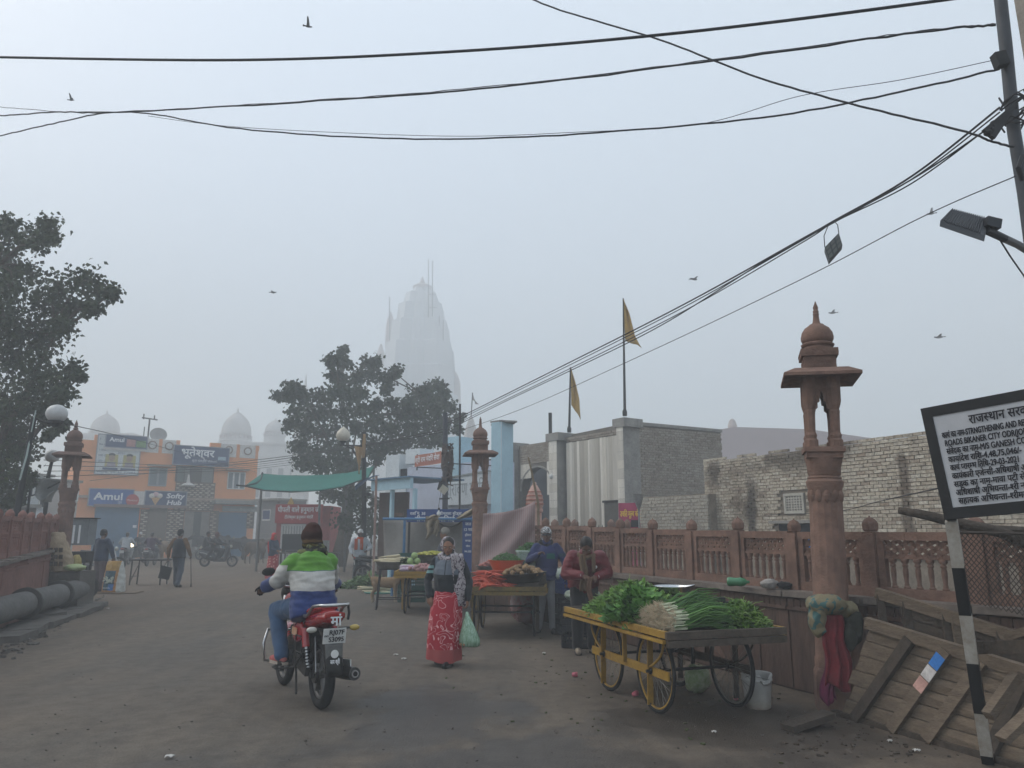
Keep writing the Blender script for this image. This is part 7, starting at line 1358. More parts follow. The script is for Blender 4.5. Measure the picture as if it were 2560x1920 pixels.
tag(b.build('bulb_bottoms',mat('onion_root_brown',(.33,.20,.12),.8,.3,9),t,smooth=True),None,kind='stuff')
# ---------------------------------------------------------------- man in blue jacket
mp=gp(1368,1582);J=stand(1.63,elL=(-.30,.02,1.10),wrL=(-.32,.08,.85),elR=(.28,.05,1.12),wrR=(.13,.26,1.22),anL=(-.10,.0,.08),anR=(.15,-.02,.08),toeR=(.19,.12,.03));pm_=thing('person','man in blue jacket with teal chest panel and grey trousers beside the potatoes','person',(mp.x,mp.y,0),R(176));HF=head_frame(J,R(6),R(-4));k=J['k']
blob('body',body_mb(J,HF,True,dict(curl=.35),dict(curl=.8,d=(-.55,.2,.35),pn=(-.2,.3,-1))),m_skin2,pm_,.010,3);face(pm_,J,HF);b=MB();loft(b,torso_rings(J,1.20,1.22,.10));sleeves(b,J,.074,.064,.050,.93);chain(b,[(J['neck']-V((0,0,.03)),.085),(J['neck']+V((0,.02,.035)),.078)])
blob('jacket',b,zone_mat('blue_jacket',(.020,.030,.105),[(-.135,-.005,.05,None,1.15,1.235,(.015,.10,.085)),(None,-.2,None,None,1.18,1.23,(.02,.05,.08))],.8),pm_,.013,4,.008,8,(1,1,1.8));blob('trousers',trousers_mb(J,.108,.085,.070,.02),zone_mat('grey_trousers',(.30,.305,.32),[]),pm_,.013,4,.008,7,(1,1,.7))
b=MB();R3=HF.to_3x3();H=lambda x,y,z:HF@(V((x,y,z))*k);b.ell(H(0,-.02,.060),(.096*k,.112*k,.098*k),18,12,R3);b.ell(H(0,-.05,-.03),(.098*k,.08*k,.11*k),16,10,R3);wv=bpy.data.materials.new('striped_wool');cp_=print_mat('black_white_wool',(.012,.012,.014),(.50,.50,.50),17.,.13,None,'vine');hat=blob('knit_cap',b,cp_,pm_,.010,3);me=hat.data;bm=bmesh.new();bm.from_mesh(me);inv_=HF.inverted();bmesh.ops.delete(bm,geom=[v for v in bm.verts if (lambda q:q.y>.045*k and abs(q.x)<.066*k and q.z<.045*k)(inv_@v.co)],context='VERTS');bm.to_mesh(me);bm.free()
b=MB();chain(b,[(H(-.09,-.02,-.10),.035),(H(0,.05,-.155),.040),(H(.09,-.02,-.10),.035),(H(0,-.09,-.10),.045),(H(-.09,-.02,-.10),.035)]);blob('hood',b,m_blk,pm_,.012,4,.006,10)
b=MB();b.slab(lambda i,j:H((i-.5)*.15,.085+.055*j*math.sin(i*3.14),.045-.022*j-.03*abs(i-.5)),10,4,.006);b.build('cap_peak',m_blk,pm_,smooth=True)
for s in 'LR':shoe(pm_,J,s,m_shoeb,m_soleb)
# ---------------------------------------------------------------- man in red jacket, bent over his hands
mp=gp(1464,1634);J=stand(1.66,chest=(0,.13,1.16),neck=(.02,.25,1.28),head=(.03,.33,1.375),shL=(-.19,.18,1.255),shR=(.19,.18,1.255),elL=(-.285,.16,1.03),wrL=(-.09,.36,1.00),elR=(.28,.17,1.03),wrR=(.10,.38,1.02),pel=(0,-.04,.93),hipL=(-.085,-.04,.89),hipR=(.085,-.04,.89));rm2=thing('person','man in dark red padded jacket bent over his work behind the yellow cart','person',(mp.x,mp.y,0),R(186));HF=head_frame(J,R(-14),R(-34));k=J['k']
blob('body',body_mb(J,HF,True,dict(curl=.7,d=(.75,.35,-.25),pn=(0,-.5,-1)),dict(curl=.7,d=(-.75,.35,-.3),pn=(0,-.5,-1))),m_skin2,rm2,.010,3);face(rm2,J,HF);blob('hair',hair_mb(J,HF,1.0),m_hair,rm2,.011,3,.003,30)
b=MB();loft(b,torso_rings(J,1.26,1.32,.10,1.1));sleeves(b,J,.084,.074,.056,.90);chain(b,[(J['neck']-V((0,.02,.03)),.09),(J['neck']+V((0,0,.02)),.085)]);
jr=ramp_mat('red_padded',(.80,1.45),[(.8,(.15,.010,.018))],.5,bump=.3,dirt=.15,spec=.4);o=blob('jacket',b,jr,rm2,.013,3,.010,7,(.6,.6,3.2))
b=MB();b.ell((-.09,.325,1.12),(.022,.008,.022),12,6,Euler((R(-15),0,0)).to_matrix());b.build('badge',m_white,o,smooth=True)
for s in 'LR':
    for q,(c_,nm) in enumerate((((.50,.50,.48),'cuff_white'),((.06,.012,.015),'cuff_dark'),((.50,.50,.48),'cuff_white'))):
        b=MB();p0=J['el'+s].lerp(J['wr'+s],.90+q*.045);p1=J['el'+s].lerp(J['wr'+s],.932+q*.045);b.tube([p0,p1],[.050-q*.003,.049-q*.003],14);b.build('cuff',mat(nm,c_,.8,.1),o)
blob('trousers',trousers_mb(J,.110,.088,.072,.02),m_blk,rm2,.014,4,.008,7,(1,1,.7));m_sc=mat('brown_scarf',(.13,.085,.052),.95,.35,8,.4,40,stretch=(3,3,.6));b=MB();chain(b,[(J['neck']+V((-.10,-.02,-.01)),.035),(J['neck']+V((0,.10,-.03)),.035),(J['neck']+V((.10,-.02,-.01)),.035),(J['neck']+V((0,-.08,.02)),.04),(J['neck']+V((-.10,-.02,-.01)),.035)]);sc_=blob('scarf',b,m_sc,rm2,.012,3,.006,14)
b=MB();b.slab(lambda i,j:V((.035+.085*j+.01*math.sin(i*9),.34+.04*math.sin(i*3)-.02*j+.012*math.sin(j*10),1.28-.46*i)),16,8,.012);b.build('scarf_end',m_sc,sc_,smooth=True);b=MB();b.slab(lambda i,j:V((-.03-.05*j,.335+.03*math.sin(i*3),1.27-.22*i)),10,6,.012);b.build('scarf_end',m_sc,sc_,smooth=True)
b=MB();b.slab(lambda i,j:V((.0+.06*(j-.5)+.03*math.sin(i*4),.44+.01*math.sin(j*8),1.0-.36*i)),12,5,.014);b.build('cloth_strip',mat('brown_rag',(.16,.09,.06),.95,.3),rm2,smooth=True)
for s in 'LR':shoe(rm2,J,s,mat('tan_shoe',(.23,.185,.135),.8,.3,9),m_soleb)
# ---------------------------------------------------------------- man walking away with stick and bag
mp=gp(440,1468);J=stand(1.66,anL=(-.10,.14,.085),toeL=(-.12,.28,.03),knL=(-.10,.12,.49),anR=(.11,-.14,.10),toeR=(.13,.0,.03),knR=(.11,-.01,.49),elL=(-.30,-.04,1.10),wrL=(-.31,-.01,.86),elR=(.30,-.03,1.10),wrR=(.30,.12,.90));wk=thing('person','man in dark waistcoat walking away with a stick and black bag','person',(mp.x,mp.y,0),R(-6));HF=head_frame(J,0,R(-5));k=J['k']
blob('body',body_mb(J,HF,True,dict(curl=.8),dict(curl=.9)),m_skin2,wk,.013,3);b=MB();loft(b,torso_rings(J,1.24,1.28,.10,1.15));blob('waistcoat',b,zone_mat('navy_waistcoat',(.020,.024,.035),[]),wk,.016,3,.008,8);b=MB();sleeves(b,J,.070,.060,.048);blob('sleeve',b,zone_mat('brown_jumper',(.16,.085,.035),[]),wk,.016,3,.006,9);blob('trousers',trousers_mb(J,.105,.085,.072,.02),zone_mat('blue_jeans',(.060,.075,.105),[]),wk,.016,3,.008,8);b=hair_mb(J,HF,1.08);blob('woollen_cap',b,m_blk,wk,.014,3);b=MB();R3=HF.to_3x3();b.lathe([(.092*k,-.055*k),(.10*k,-.03*k),(.096*k,.0)],18,J['head']+V((0,-.01,0)));b.build('cap_band',mat('grey_wool',(.22,.21,.20),.9,.2),wk,smooth=True)
for s in 'LR':shoe(wk,J,s,m_shoeb,None,.013)
W_=lambda o,p:MATR[o.name]@V(p)
hp=W_(wk,J['wrR']+V((.0,.03,-.09)));b=MB();b.tube([hp+V((0,0,.04)),V((hp.x+.06,hp.y+.02,.09))],.011,8);b.tube([V((hp.x+.059,hp.y+.02,.10)),V((hp.x+.062,hp.y+.02,0))],.022,8);b.tube([hp+V((0,.05,.04)),hp+V((0,0,.055)),hp+V((0,-.05,.035))],.012,8);solo(b,'walking_stick',m_black,'dark walking stick in the right hand of the man walking away','stick',smooth=True)
hp=W_(wk,J['wrL']+V((0,.0,-.11)));t=thing('shopping_bag','flat black bag carried by the man walking away','bag',(hp.x-.05,hp.y,hp.z-.52),R(10));b=MB();b.box((0,0,.18),(.30,.07,.36),(0,R(12),0));b.build('bag_body',m_black,t);b=MB();b.tube([(-.05,0,.36),(.02,0,.50),(.05,0,.53),(.10,0,.48),(.12,0,.34)],.009,6);b.build('handle',m_black,t)
# ---------------------------------------------------------------- generic far people
def far_person(label,uv,rz,h=1.66,top=(.3,.3,.3),legs=(.03,.03,.04),skin=m_skin2,hat=None,extra=None,vox=.020,hide_legs=False,**o):
    mp=gp(*uv) if len(uv)==2 else V(uv);J=stand(h,**o);t=thing('person',label,'person',(mp.x,mp.y,mp.z if len(uv)==3 else 0),rz);HF=head_frame(J,0,R(-6));blob('body',body_mb(J,HF,True),skin,t,vox*.8,2);face(t,J,HF,False);b=MB();loft(b,torso_rings(J,1.24,1.26,.12));sleeves(b,J,.074,.064,.05);nm='_%d_%d'%(int(top[0]*999),int(top[2]*999));jo=blob('jacket',b,zone_mat('top'+nm,top,[]),t,vox,3,.008,8)
    blob('trousers',trousers_mb(J,.11,.088,.074,.02),zone_mat('legs_%d_%d'%(int(legs[0]*999),int(legs[2]*999)),legs,[]),t,vox,3,.006,8);blob('cap' if hat else 'hair',hair_mb(J,HF,1.10 if hat else 1.0,back=not hat or hat[0]<.1),mat('cap_%d_%d'%(int(hat[0]*999),int(hat[2]*999)),hat,.8,.2) if hat else m_hair,t,.014,2)
    for s in 'LR':shoe(t,J,s,m_shoeb,None,.014)
    return t,J,HF
t,J,HF=far_person('man in white jacket and cap with orange scarf by the small tree',(896,1460),R(200),1.66,(.46,.50,.54),(.055,.075,.085),hat=(.60,.60,.60),elL=(-.34,.02,1.12),wrL=(-.20,.20,1.02),elR=(.30,.04,1.10),wrR=(.26,.18,.92),anL=(-.14,0,.085),anR=(.14,0,.085))
b=MB();chain(b,[(J['neck']+V((-.07,.04,0)),.04),(J['neck']+V((0,.08,-.02)),.04),(J['neck']+V((.07,.04,0)),.04),(J['neck']+V((0,-.06,.02)),.045),(J['neck']+V((-.07,.04,0)),.04)]);sc_=blob('scarf',b,mat('orange_scarf',(.50,.085,.025),.9,.25,6),t,.016,2,.006,12)
for x in (-.07,.10):b=MB();b.slab(lambda i,j:V((x+.09*j,.165+.02*math.sin(j*7),1.38-.34*i)),8,4,.014);b.build('scarf_end',MATS['orange_scarf'],sc_,smooth=True)
b=MB();b.ell(HF@V((0,-.01,-.02)),(.09,.10,.11),14,10);bl_=blob('balaclava',b,m_blk,t,.014,2)
far_person('man in pale waistcoat with blue sleeves beside the stall canvas',(951,1458),R(250),1.62,(.40,.40,.37),(.03,.03,.035),elL=(-.22,.02,1.10),wrL=(-.20,.10,.85))
b=MB();o_=bpy.data.objects.get('person.005')
# woman with red shawl and spotted red skirt, far left of the kiosk
mp=gp(679,1447);J=stand(1.55,elL=(-.20,.05,1.0),wrL=(-.12,.22,.98),elR=(.20,.05,1.0),wrR=(.12,.22,.96));t=thing('person','woman with red shawl and spotted red skirt near the red kiosk','person',(mp.x,mp.y,0),R(248));HF=head_frame(J,0,R(-8));k=J['k'];blob('body',body_mb(J,HF,True),m_skin,t,.014,2);face(t,J,HF,False);b=MB();loft(b,torso_rings(J,1.2,1.25,.10));sleeves(b,J,.068,.058,.048);blob('cardigan',b,zone_mat('navy_cardigan',(.025,.045,.085),[]),t,.018,3,.007,8);sv=MB();n=36;rings=[]
for i in range(8):
    f=i/7;rings.append([V(((.155+.075*f)*(1+.06*f*math.sin(a*8))*math.cos(a),(.14+.085*f)*(1+.06*f*math.sin(a*8+1))*math.sin(a),.88-.86*f)) for a in [2*math.pi*j/n for j in range(n)]])
sv.add([p for r_ in rings for p in r_],[(i*n+j,i*n+(j+1)%n,(i+1)*n+(j+1)%n,(i+1)*n+j) for i in range(7) for j in range(n)]);sv.build('skirt',print_mat('red_spot_print',(.34,.018,.03),(.58,.30,.24),11.,.34,(.10,(.30,.02,.03)),'spots'),t,smooth=True)
b=MB();H=lambda x,y,z:HF@(V((x,y,z))*k);b.ell(H(0,-.03,.03),(.10*k,.105*k,.115*k),14,10);b.ell(H(0,-.03,-.10),(.11*k,.10*k,.10*k),14,10);loft(b,[(J['neck']-V((0,.05,.04)),V((.20,0,0)),V((0,.12,0))),(J['chest']-V((0,.07,.06)),V((.21,0,0)),V((0,.10,0))),(J['chest']-V((0,.09,.30)),V((.15,0,0)),V((0,.07,0)))]);sh_=blob('shawl',b,mat('red_shawl',(.46,.028,.028),.85,.25,6,.2,30),t,.016,3,.006,10);me=sh_.data;bm=bmesh.new();bm.from_mesh(me);inv_=HF.inverted();bmesh.ops.delete(bm,geom=[v for v in bm.verts if (lambda q:q.y>.04 and abs(q.x)<.06 and -.09<q.z<.06)(inv_@v.co)],context='VERTS');bm.to_mesh(me);bm.free()
# vendor in a peaked cap behind the stall (only head and shoulders show)
t,J,HF=far_person('vendor in a mottled cap standing behind the tray of limes',(at(1110,1500,16.6).x,16.6,0),R(95),1.66,(.03,.035,.06),(.03,.03,.04),skin=m_skin,hat=(.20,.19,.17));b=MB();b.slab(lambda i,j:HF@V(((i-.5)*.15,.075+.07*j,.05-.02*j)),8,4,.006);b.build('cap_peak',mat('navy_peak',(.03,.04,.08),.8,.2),t,smooth=True)
# person in a long navy coat by the cabinet
far_person('person in a long navy coat with his back turned beside the meter cabinet',(at(247,1450,20.6).x,20.6,0),R(-20),1.66,(.030,.045,.085),(.12,.09,.10),elR=(.30,.04,1.12),wrR=(.32,.10,.9))
# ================================================================== motorcycle with rider (near), far two-wheelers, animals
m_red=mat('red_gloss',(.30,.010,.014),.25,.18,3,spec=.6,coat=.5);m_chr=mat('brushed_chrome',(.48,.48,.48),.28,.2,9,metal=1.);m_eng=mat('engine_grey',(.10,.10,.10),.5,.4,9,metal=.6);m_dust=mat('dusty_black',(.028,.027,.026),.75,.4,6);m_alloy=mat('alloy_grey',(.17,.165,.16),.45,.3,7,metal=.7);m_lens=mat('clear_lens',(.42,.41,.36),.15,.1,spec=.7);m_amb=mat('amber_lens',(.42,.30,.06),.2,.1,spec=.6);m_plate=mat('number_plate',(.58,.58,.56),.5,.15,9)
def bike_wheel(parent,y,rad=.30,tw=.048,spokes=5,m_s=m_alloy,x=0):
    c=V((x,y,rad));n=36;b=MB();Q=lambda a,r,d=0:c+V((d,r*math.cos(a),r*math.sin(a)));b.tube([Q(2*math.pi*i/n,rad-tw) for i in range(n+1)],tw,10,cap=False);wh=b.build('wheel',m_tyre,parent,smooth=True)
    b=MB();b.tube([Q(2*math.pi*i/n,rad-tw*2.0) for i in range(n+1)],tw*.52,8,cap=False);b.build('rim',m_s,wh,smooth=True);b=MB()
    for k in range(spokes):a=2*math.pi*k/spokes+.3;b.bar(Q(a,.03),Q(a,rad-tw*2.2),.030,.045,(1,0,0))
    b.tube([c-V((.055,0,0)),c+V((.055,0,0))],.055,14);b.build('spoke_star',m_s,wh);return wh
mp0=gp(800,1772);mp1=gp(703,1708);hd=(V((mp1.x,mp1.y,0))-V((mp0.x,mp0.y,0))).normalized();rzb=math.atan2(hd.y,hd.x)-math.pi/2;bk=thing('motorcycle','red motorcycle seen from behind with white number plate and chrome grab rail','motorcycle',(mp0.x,mp0.y,0),rzb)
rw=bike_wheel(bk,0);fw_=bike_wheel(bk,1.27,.30,.040)
b=MB();b.tube([(-.075,0,.30),(-.045,0,.30)],.075,16);b.tube([(-.085,0,.30),(.085,0,.30)],.014,8);b.build('brake_drum',m_eng,rw)
b=MB()                                                                                  # rear mudguard
b.slab(lambda i,j:V(((j-.5)*.15,.36*math.cos(R(10+170*i))*(1 if i<.8 else 1.02)+.0,.30+.37*math.sin(R(10+170*i))+.03)),16,5,.006);b.build('rear_mudguard',m_dust,bk,smooth=True)
b=MB();b.slab(lambda i,j:V(((j-.5)*(.16-.02*i),-.31-.05*i+.01*math.cos((j-.5)*3),.60-.24*i)),8,5,.008);fl=b.build('mud_flap',mat('dusty_grey_flap',(.11,.11,.105),.7,.3,8),bk,smooth=True)
b=MB();b.lathe([(.035,0),(.035,.003)],18,(0,-.342,.515),rot=Euler((R(80),0,0)).to_matrix());b.lathe([(.026,.003),(.026,.005)],18,(0,-.343,.515),rot=Euler((R(80),0,0)).to_matrix());b.build('round_sticker',m_white,fl);b=MB();text_mb(b,'जय श्री',.05,(-.045,-.362,.435),(1,0,0),(0,.2,1),width=.085,weight=.002);b.build('sticker_lettering',m_wlet,fl)
b=MB();b.box((0,-.315,.665),(.205,.008,.13),(R(8),0,0));pl=b.build('number_plate',m_plate,bk);b=MB();e_y=V((0,-.14,.99));text_mb(b,'RJ07F',.058,(-.055,-.3215,.675),(1,0,0),e_y,width=.14,weight=.0022);text_mb(b,'S3095',.058,(-.055,-.3125,.615),(1,0,0),e_y,width=.14,weight=.0022);text_mb(b,'IND',.022,(-.096,-.3195,.66),(1,0,0),e_y,weight=.001);b.build('plate_lettering',m_ink,pl)
b=MB();loft(b,[(V((0,.24,.735)),V((.115,0,0)),V((0,0,.085))),(V((0,.05,.765)),V((.125,0,0)),V((0,0,.085))),(V((0,-.14,.80)),V((.125,0,0)),V((0,0,.075))),(V((0,-.26,.815)),V((.105,0,0)),V((0,0,.058))),(V((0,-.31,.81)),V((.07,0,0)),V((0,0,.035)))],20);tl_=blob('tail_cowl',b,m_red,bk,.012,3);b=MB();b.slab(lambda i,j:V(((i-.5)*.18,-.296-.018*math.sin(i*3.14),.835+.022*(j-.5)*2+.012*math.sin(i*3.14))),10,3,.014);b.build('tail_light',mat('tail_lens',(.38,.015,.012),.15,.1,spec=.7),tl_,smooth=True)
b=MB();text_mb(b,'मां',.115,(-.045,-.326,.752),(1,0,0),(0,.10,1),weight=.005);b.build('lettering',m_wlet,tl_)
b=MB();loft(b,[(V((0,.78,.80)),V((.09,0,0)),V((0,0,.03))),(V((0,.62,.785)),V((.12,0,0)),V((0,0,.04))),(V((0,.38,.79)),V((.135,0,0)),V((0,0,.045))),(V((0,.20,.83)),V((.125,0,0)),V((0,0,.045))),(V((0,.02,.87)),V((.11,0,0)),V((0,0,.042))),(V((0,-.12,.885)),V((.09,0,0)),V((0,0,.032)))],18);blob('seat',b,mat('red_seat_vinyl',(.26,.010,.012),.5,.2,4),bk,.012,4)
b=MB();b.tube([(-.13,.20,.80),(-.15,.10,.80),(-.15,.02,.82),(-.145,-.12,.905),(-.13,-.27,.925),(-.10,-.34,.928),(.10,-.34,.928),(.13,-.27,.925),(.145,-.12,.905),(.15,.02,.82),(.15,.10,.80),(.13,.20,.80)],.015,10);b.build('grab_rail',m_chr,bk,smooth=True)
b=MB();b.tube([(.105,-.335,.925),(.115,-.345,.86),(.11,-.335,.80)],.012,8);b.build('rail_stay',m_iron,bk)
for s in (-1,1):
    b=MB();b.tube([(s*.05,-.27,.725),(s*.16,-.275,.722)],.010,6);st_=b.build('indicator_stalk',m_dust,bk);b=MB();b.ell((s*.195,-.275,.722),(.048,.030,.027),14,10);b.build('indicator_lens',m_amb if s>0 else m_lens,st_,smooth=True)
    b=MB();b.tube([(s*.125,.02,.36),(s*.135,.14,.68)],.016,8);sh_=b.build('rear_shock',m_chr,bk);b=MB();b.tube([(s*.130,.085,.53),(s*.135,.14,.69)],.034,12);b.build('shock_cover',m_red,sh_,smooth='auto');b=MB();pts=[V((s*.1275,.02+.07*i/40,.365+.165*i/40))+V((.032*math.cos(i*1.0),.032*math.sin(i*1.0),0)) for i in range(41)];b.tube(pts,.006,5);b.build('spring',m_iron,sh_)
    b=MB();b.bar((s*.095,-.04,.30),(s*.10,.50,.36),.03,.045);b.build('swing_arm',m_dust,bk)
    b=MB();b.tube([(s*.10,.46,.36),(s*.27,.47,.35)],.012,8);b.tube([(s*.19,.47,.35),(s*.28,.47,.35)],.02,10);b.build('foot_peg',m_dust,bk)
    b=MB();loft(b,[(V((s*.12,.22,.66)),V((.02,0,0)),V((0,.06,.08))),(V((s*.13,.40,.63)),V((.03,0,0)),V((0,0,.10))),(V((s*.12,.55,.62)),V((.02,0,0)),V((0,0,.08)))],12);sp_=blob('side_panel',b,m_red,bk,.012,2);b=MB();b.box((s*.158,.40,.64),(.006,.16,.07),(0,0,0));b.build('panel_sticker',mat('orange_sticker',(.50,.15,.03),.4,.3,14,c2=(.50,.45,.35)),sp_)
    b=MB();b.tube([(s*.085,1.27,.30),(s*.085,1.10,.78),(s*.085,1.05,.92)],.022,10);b.build('fork_leg',m_chr,bk,smooth=True)
    b=MB();b.tube([(s*.25,.96,1.05),(s*.27,.97,1.14)],.007,6);mi=b.build('mirror',m_dust,bk);b=MB();b.ell((s*.30,.96,1.17),(.065,.014,.042),14,10,Euler((0,R(s*8),R(s*12))).to_matrix());b.build('mirror_shell',m_dust,mi,smooth=True)
b=MB();loft(b,[(V((0,.70,.80)),V((.09,0,0)),V((0,0,.06))),(V((0,.82,.85)),V((.135,0,0)),V((0,0,.11))),(V((0,.96,.87)),V((.13,0,0)),V((0,0,.11))),(V((0,1.07,.84)),V((.07,0,0)),V((0,0,.07)))],18);blob('fuel_tank',b,m_red,bk,.014,4)
b=MB();b.tube([(-.36,.86,1.02),(-.26,.90,1.04),(-.12,1.02,1.02),(0,1.04,1.0),(.12,1.02,1.02),(.26,.90,1.04),(.36,.86,1.02)],.012,8);hb=b.build('handlebar',m_chr,bk,smooth=True)
for s in (-1,1):b=MB();b.tube([(s*.27,.895,1.038),(s*.39,.845,1.012)],.018,10);b.build('grip',m_dust,hb);b=MB();b.tube([(s*.25,.95,1.03),(s*.37,.93,1.01)],.006,6);b.build('lever',m_chr,hb)
b=MB();b.ell((0,1.16,.94),(.11,.09,.12),16,10);b.ell((0,1.10,1.02),(.10,.05,.06),14,8);blob('headlamp_cowl',b,m_dust,bk,.014,3)
b=MB();b.slab(lambda i,j:V(((j-.5)*.12,1.27+.33*math.cos(R(20+150*i)),.30+.33*math.sin(R(20+150*i)))),14,4,.006);b.build('front_mudguard',m_red,bk,smooth=True)
b=MB();b.box((0,.62,.42),(.24,.30,.26));b.box((0,.72,.58),(.16,.18,.18),(R(-12),0,0));b.tube([(-.17,.58,.40),(.17,.58,.40)],.10,18);b.tube([(-.16,.70,.38),(.16,.70,.38)],.08,18);en=b.build('engine',m_eng,bk)
for k in range(6):b=MB();b.box((0,.73-.006*k,.52+.026*k),(.20,.22,.008),(R(-12),0,0));b.build('cooling_fin',m_eng,en)
b=MB();b.tube([(.10,.80,.55),(.14,.90,.40),(.16,.78,.26),(.17,.45,.24),(.18,.25,.27)],.022,10);ex=b.build('exhaust_pipe',m_chr,bk,smooth=True);b=MB();b.tube([(.18,.26,.275),(.185,.18,.28),(.20,-.18,.315),(.205,-.30,.325)],[.03,.056,.060,.056],18);b.build('muffler',mat('sooty_muffler',(.06,.06,.06),.45,.4,7,metal=.6),ex,smooth='auto');b=MB();b.tube([(.205,-.30,.325),(.206,-.315,.326)],[.034,.032],16);b.build('muffler_tip',m_chr,ex);b=MB();b.tube([(.206,-.302,.326),(.206,-.317,.327)],.022,12);b.build('muffler_bore',m_black,ex)
b=MB();b.box((.20,-.02,.385),(.012,.36,.06),(R(-6),0,0));b.build('heat_shield',m_chr,bk)
b=MB();b.tube([(-.16,.86,.60),(-.30,.84,.62),(-.345,.80,.50),(-.33,.78,.34),(-.14,.80,.30)],.014,8);b.tube([(.16,.86,.60),(.30,.84,.62),(.345,.80,.50),(.33,.78,.34),(.14,.80,.30)],.014,8);b.tube([(-.16,.86,.60),(.16,.86,.60)],.012,6);b.build('leg_guard',m_chr,bk,smooth=True)
b=MB();b.tube([(-.135,.18,.70),(-.17,.10,.45),(-.17,.30,.33),(-.15,.42,.36)],.008,6);b.tube([(-.17,.05,.48),(-.17,.28,.48)],.007,6);b.tube([(-.17,.12,.62),(-.17,.26,.62)],.007,6);b.tube([(-.17,.28,.36),(-.17,.30,.62)],.007,6);b.build('sari_guard',m_dust,bk)
b=MB();b.tube([(-.19,.22,.34),(-.34,.30,.33),(-.34,.42,.33),(-.19,.46,.35)],.010,6);b.build('side_footrest',m_dust,bk);b=MB();b.bar((-.13,.02,.33),(-.13,.50,.40),.035,.09);b.build('chain_case',m_dust,bk);b=MB();b.tube([(-.11,.45,.30),(-.17,.20,.16),(-.19,.12,.13)],.011,6);b.build('side_stand',m_dust,bk)
b=MB();b.bar((-.07,.03,.62),(-.09,-.10,.33),.008,.05);b.bar((.02,-.30,.62),(-.02,-.10,.36),.01,.03);b.build('silver_stay',m_chr,bk)
# rider
J=stand(1.70,pel=(0,.36,.90),chest=(0,.46,1.17),neck=(0,.49,1.365),head=(.0,.535,1.485),shL=(-.18,.49,1.275),shR=(.18,.49,1.275),elL=(-.29,.62,1.09),elR=(.27,.68,1.08),wrL=(-.36,.80,1.035),wrR=(.36,.80,1.035),hipL=(-.10,.38,.86),hipR=(.10,.38,.86),knL=(-.23,.80,.80),knR=(.23,.80,.80),anL=(-.235,.52,.415),anR=(.235,.52,.415),toeL=(-.27,.67,.37),toeR=(.27,.67,.37))
rd=thing('person','motorcyclist in green, white and blue jacket seen from behind','person',(mp0.x,mp0.y,0),rzb);HF=head_frame(J,R(4),R(-10));k=1.;blob('body',body_mb(J,HF,True,dict(curl=.95,d=(-.15,1,-.15),pn=(0,-.1,-1)),dict(curl=.95,d=(.15,1,-.15),pn=(0,-.1,-1))),m_skin2,rd,.010,3)
b=MB();loft(b,torso_rings(J,1.32,1.42,.15,1.18));sleeves(b,J,.084,.074,.056,.94);chain(b,[(J['neck']-V((0,0,.03)),.085),(J['neck']+V((0,.01,.02)),.075)]);o=blob('jacket',b,zone_mat('tricolour_jacket',(.018,.040,.155),[(None,None,None,.62,1.015,1.195,(.50,.49,.46)),(None,None,None,.74,1.20,1.6,(.105,.28,.035)),(None,-.25,.40,.62,1.06,1.25,(.50,.49,.46)),(.25,None,.40,.62,1.06,1.25,(.50,.49,.46))],.7,.35,30),rd,.012,4,.013,6,(.8,.8,2.2))
b=trousers_mb(J,.115,.088,.066,.0);blob('jeans',b,zone_mat('mid_blue_jeans',(.040,.085,.165),[]),rd,.013,4,.009,8)
b=MB();R3=HF.to_3x3();H=lambda x,y,z:HF@V((x,y,z));b.ell(H(0,-.015,.045),(.104,.116,.112),18,12,R3);b.ell(H(.0,-.03,.105),(.080,.085,.070),16,10,R3);b.ell(H(0,-.03,-.04),(.103,.10,.09),16,10,R3);blob('beanie',b,ramp_mat('striped_beanie',(1.36,1.64),[(1.36,(.012,.010,.009)),(1.445,(.012,.010,.009)),(1.455,(.11,.085,.015)),(1.475,(.020,.012,.010)),(1.49,(.09,.05,.018)),(1.515,(.035,.014,.011)),(1.59,(.050,.018,.014))],.95,bump=.4,wob=.05,wscale=14,bscale=90),rd,.011,3,.004,14)
b=MB();ring=[(-.105,.0,-.115),(-.04,-.10,-.135),(.05,-.105,-.13),(.11,.0,-.11),(.04,.09,-.14),(-.05,.085,-.14),(-.105,.0,-.115)];chain(b,[(H(*p),.034) for p in ring]);chain(b,[(H(-.06,-.09,-.08),.025),(H(.05,-.10,-.075),.03),(H(.10,-.07,-.10),.03)]);chain(b,[(H(.06,-.10,-.10),.035),(H(.10,-.10,-.14),.028)]);chain(b,[(H(-.10,.02,-.14),.03),(H(-.17,.03,-.20),.02)]);chain(b,[(H(.10,.0,-.14),.03),(H(.17,-.02,-.20),.022)]);blob('scarf',b,print_mat('camouflage_scarf',(.016,.015,.012),(.12,.13,.045),13.,.54,None,'blotch'),rd,.010,2,.009,16)
for s in 'LR':g_=MB();hand(g_,J['wr'+s],(-.15 if s=='L' else .15,1,-.15),(0,-.1,-1),1.12,.95,1 if s=='L' else -1);cap_(g_,J['el'+s].lerp(J['wr'+s],.82),.042,J['wr'+s],.034);blob('glove',g_,zone_mat('black_glove',(.014,.014,.015),[]),rd,.009,2)
for s in 'LR':shoe(rd,J,s,mat('red_trainer',(.34,.028,.032),.7,.3,14,c2=(.40,.16,.14)),mat('pale_sole',(.42,.36,.30),.8,.2))
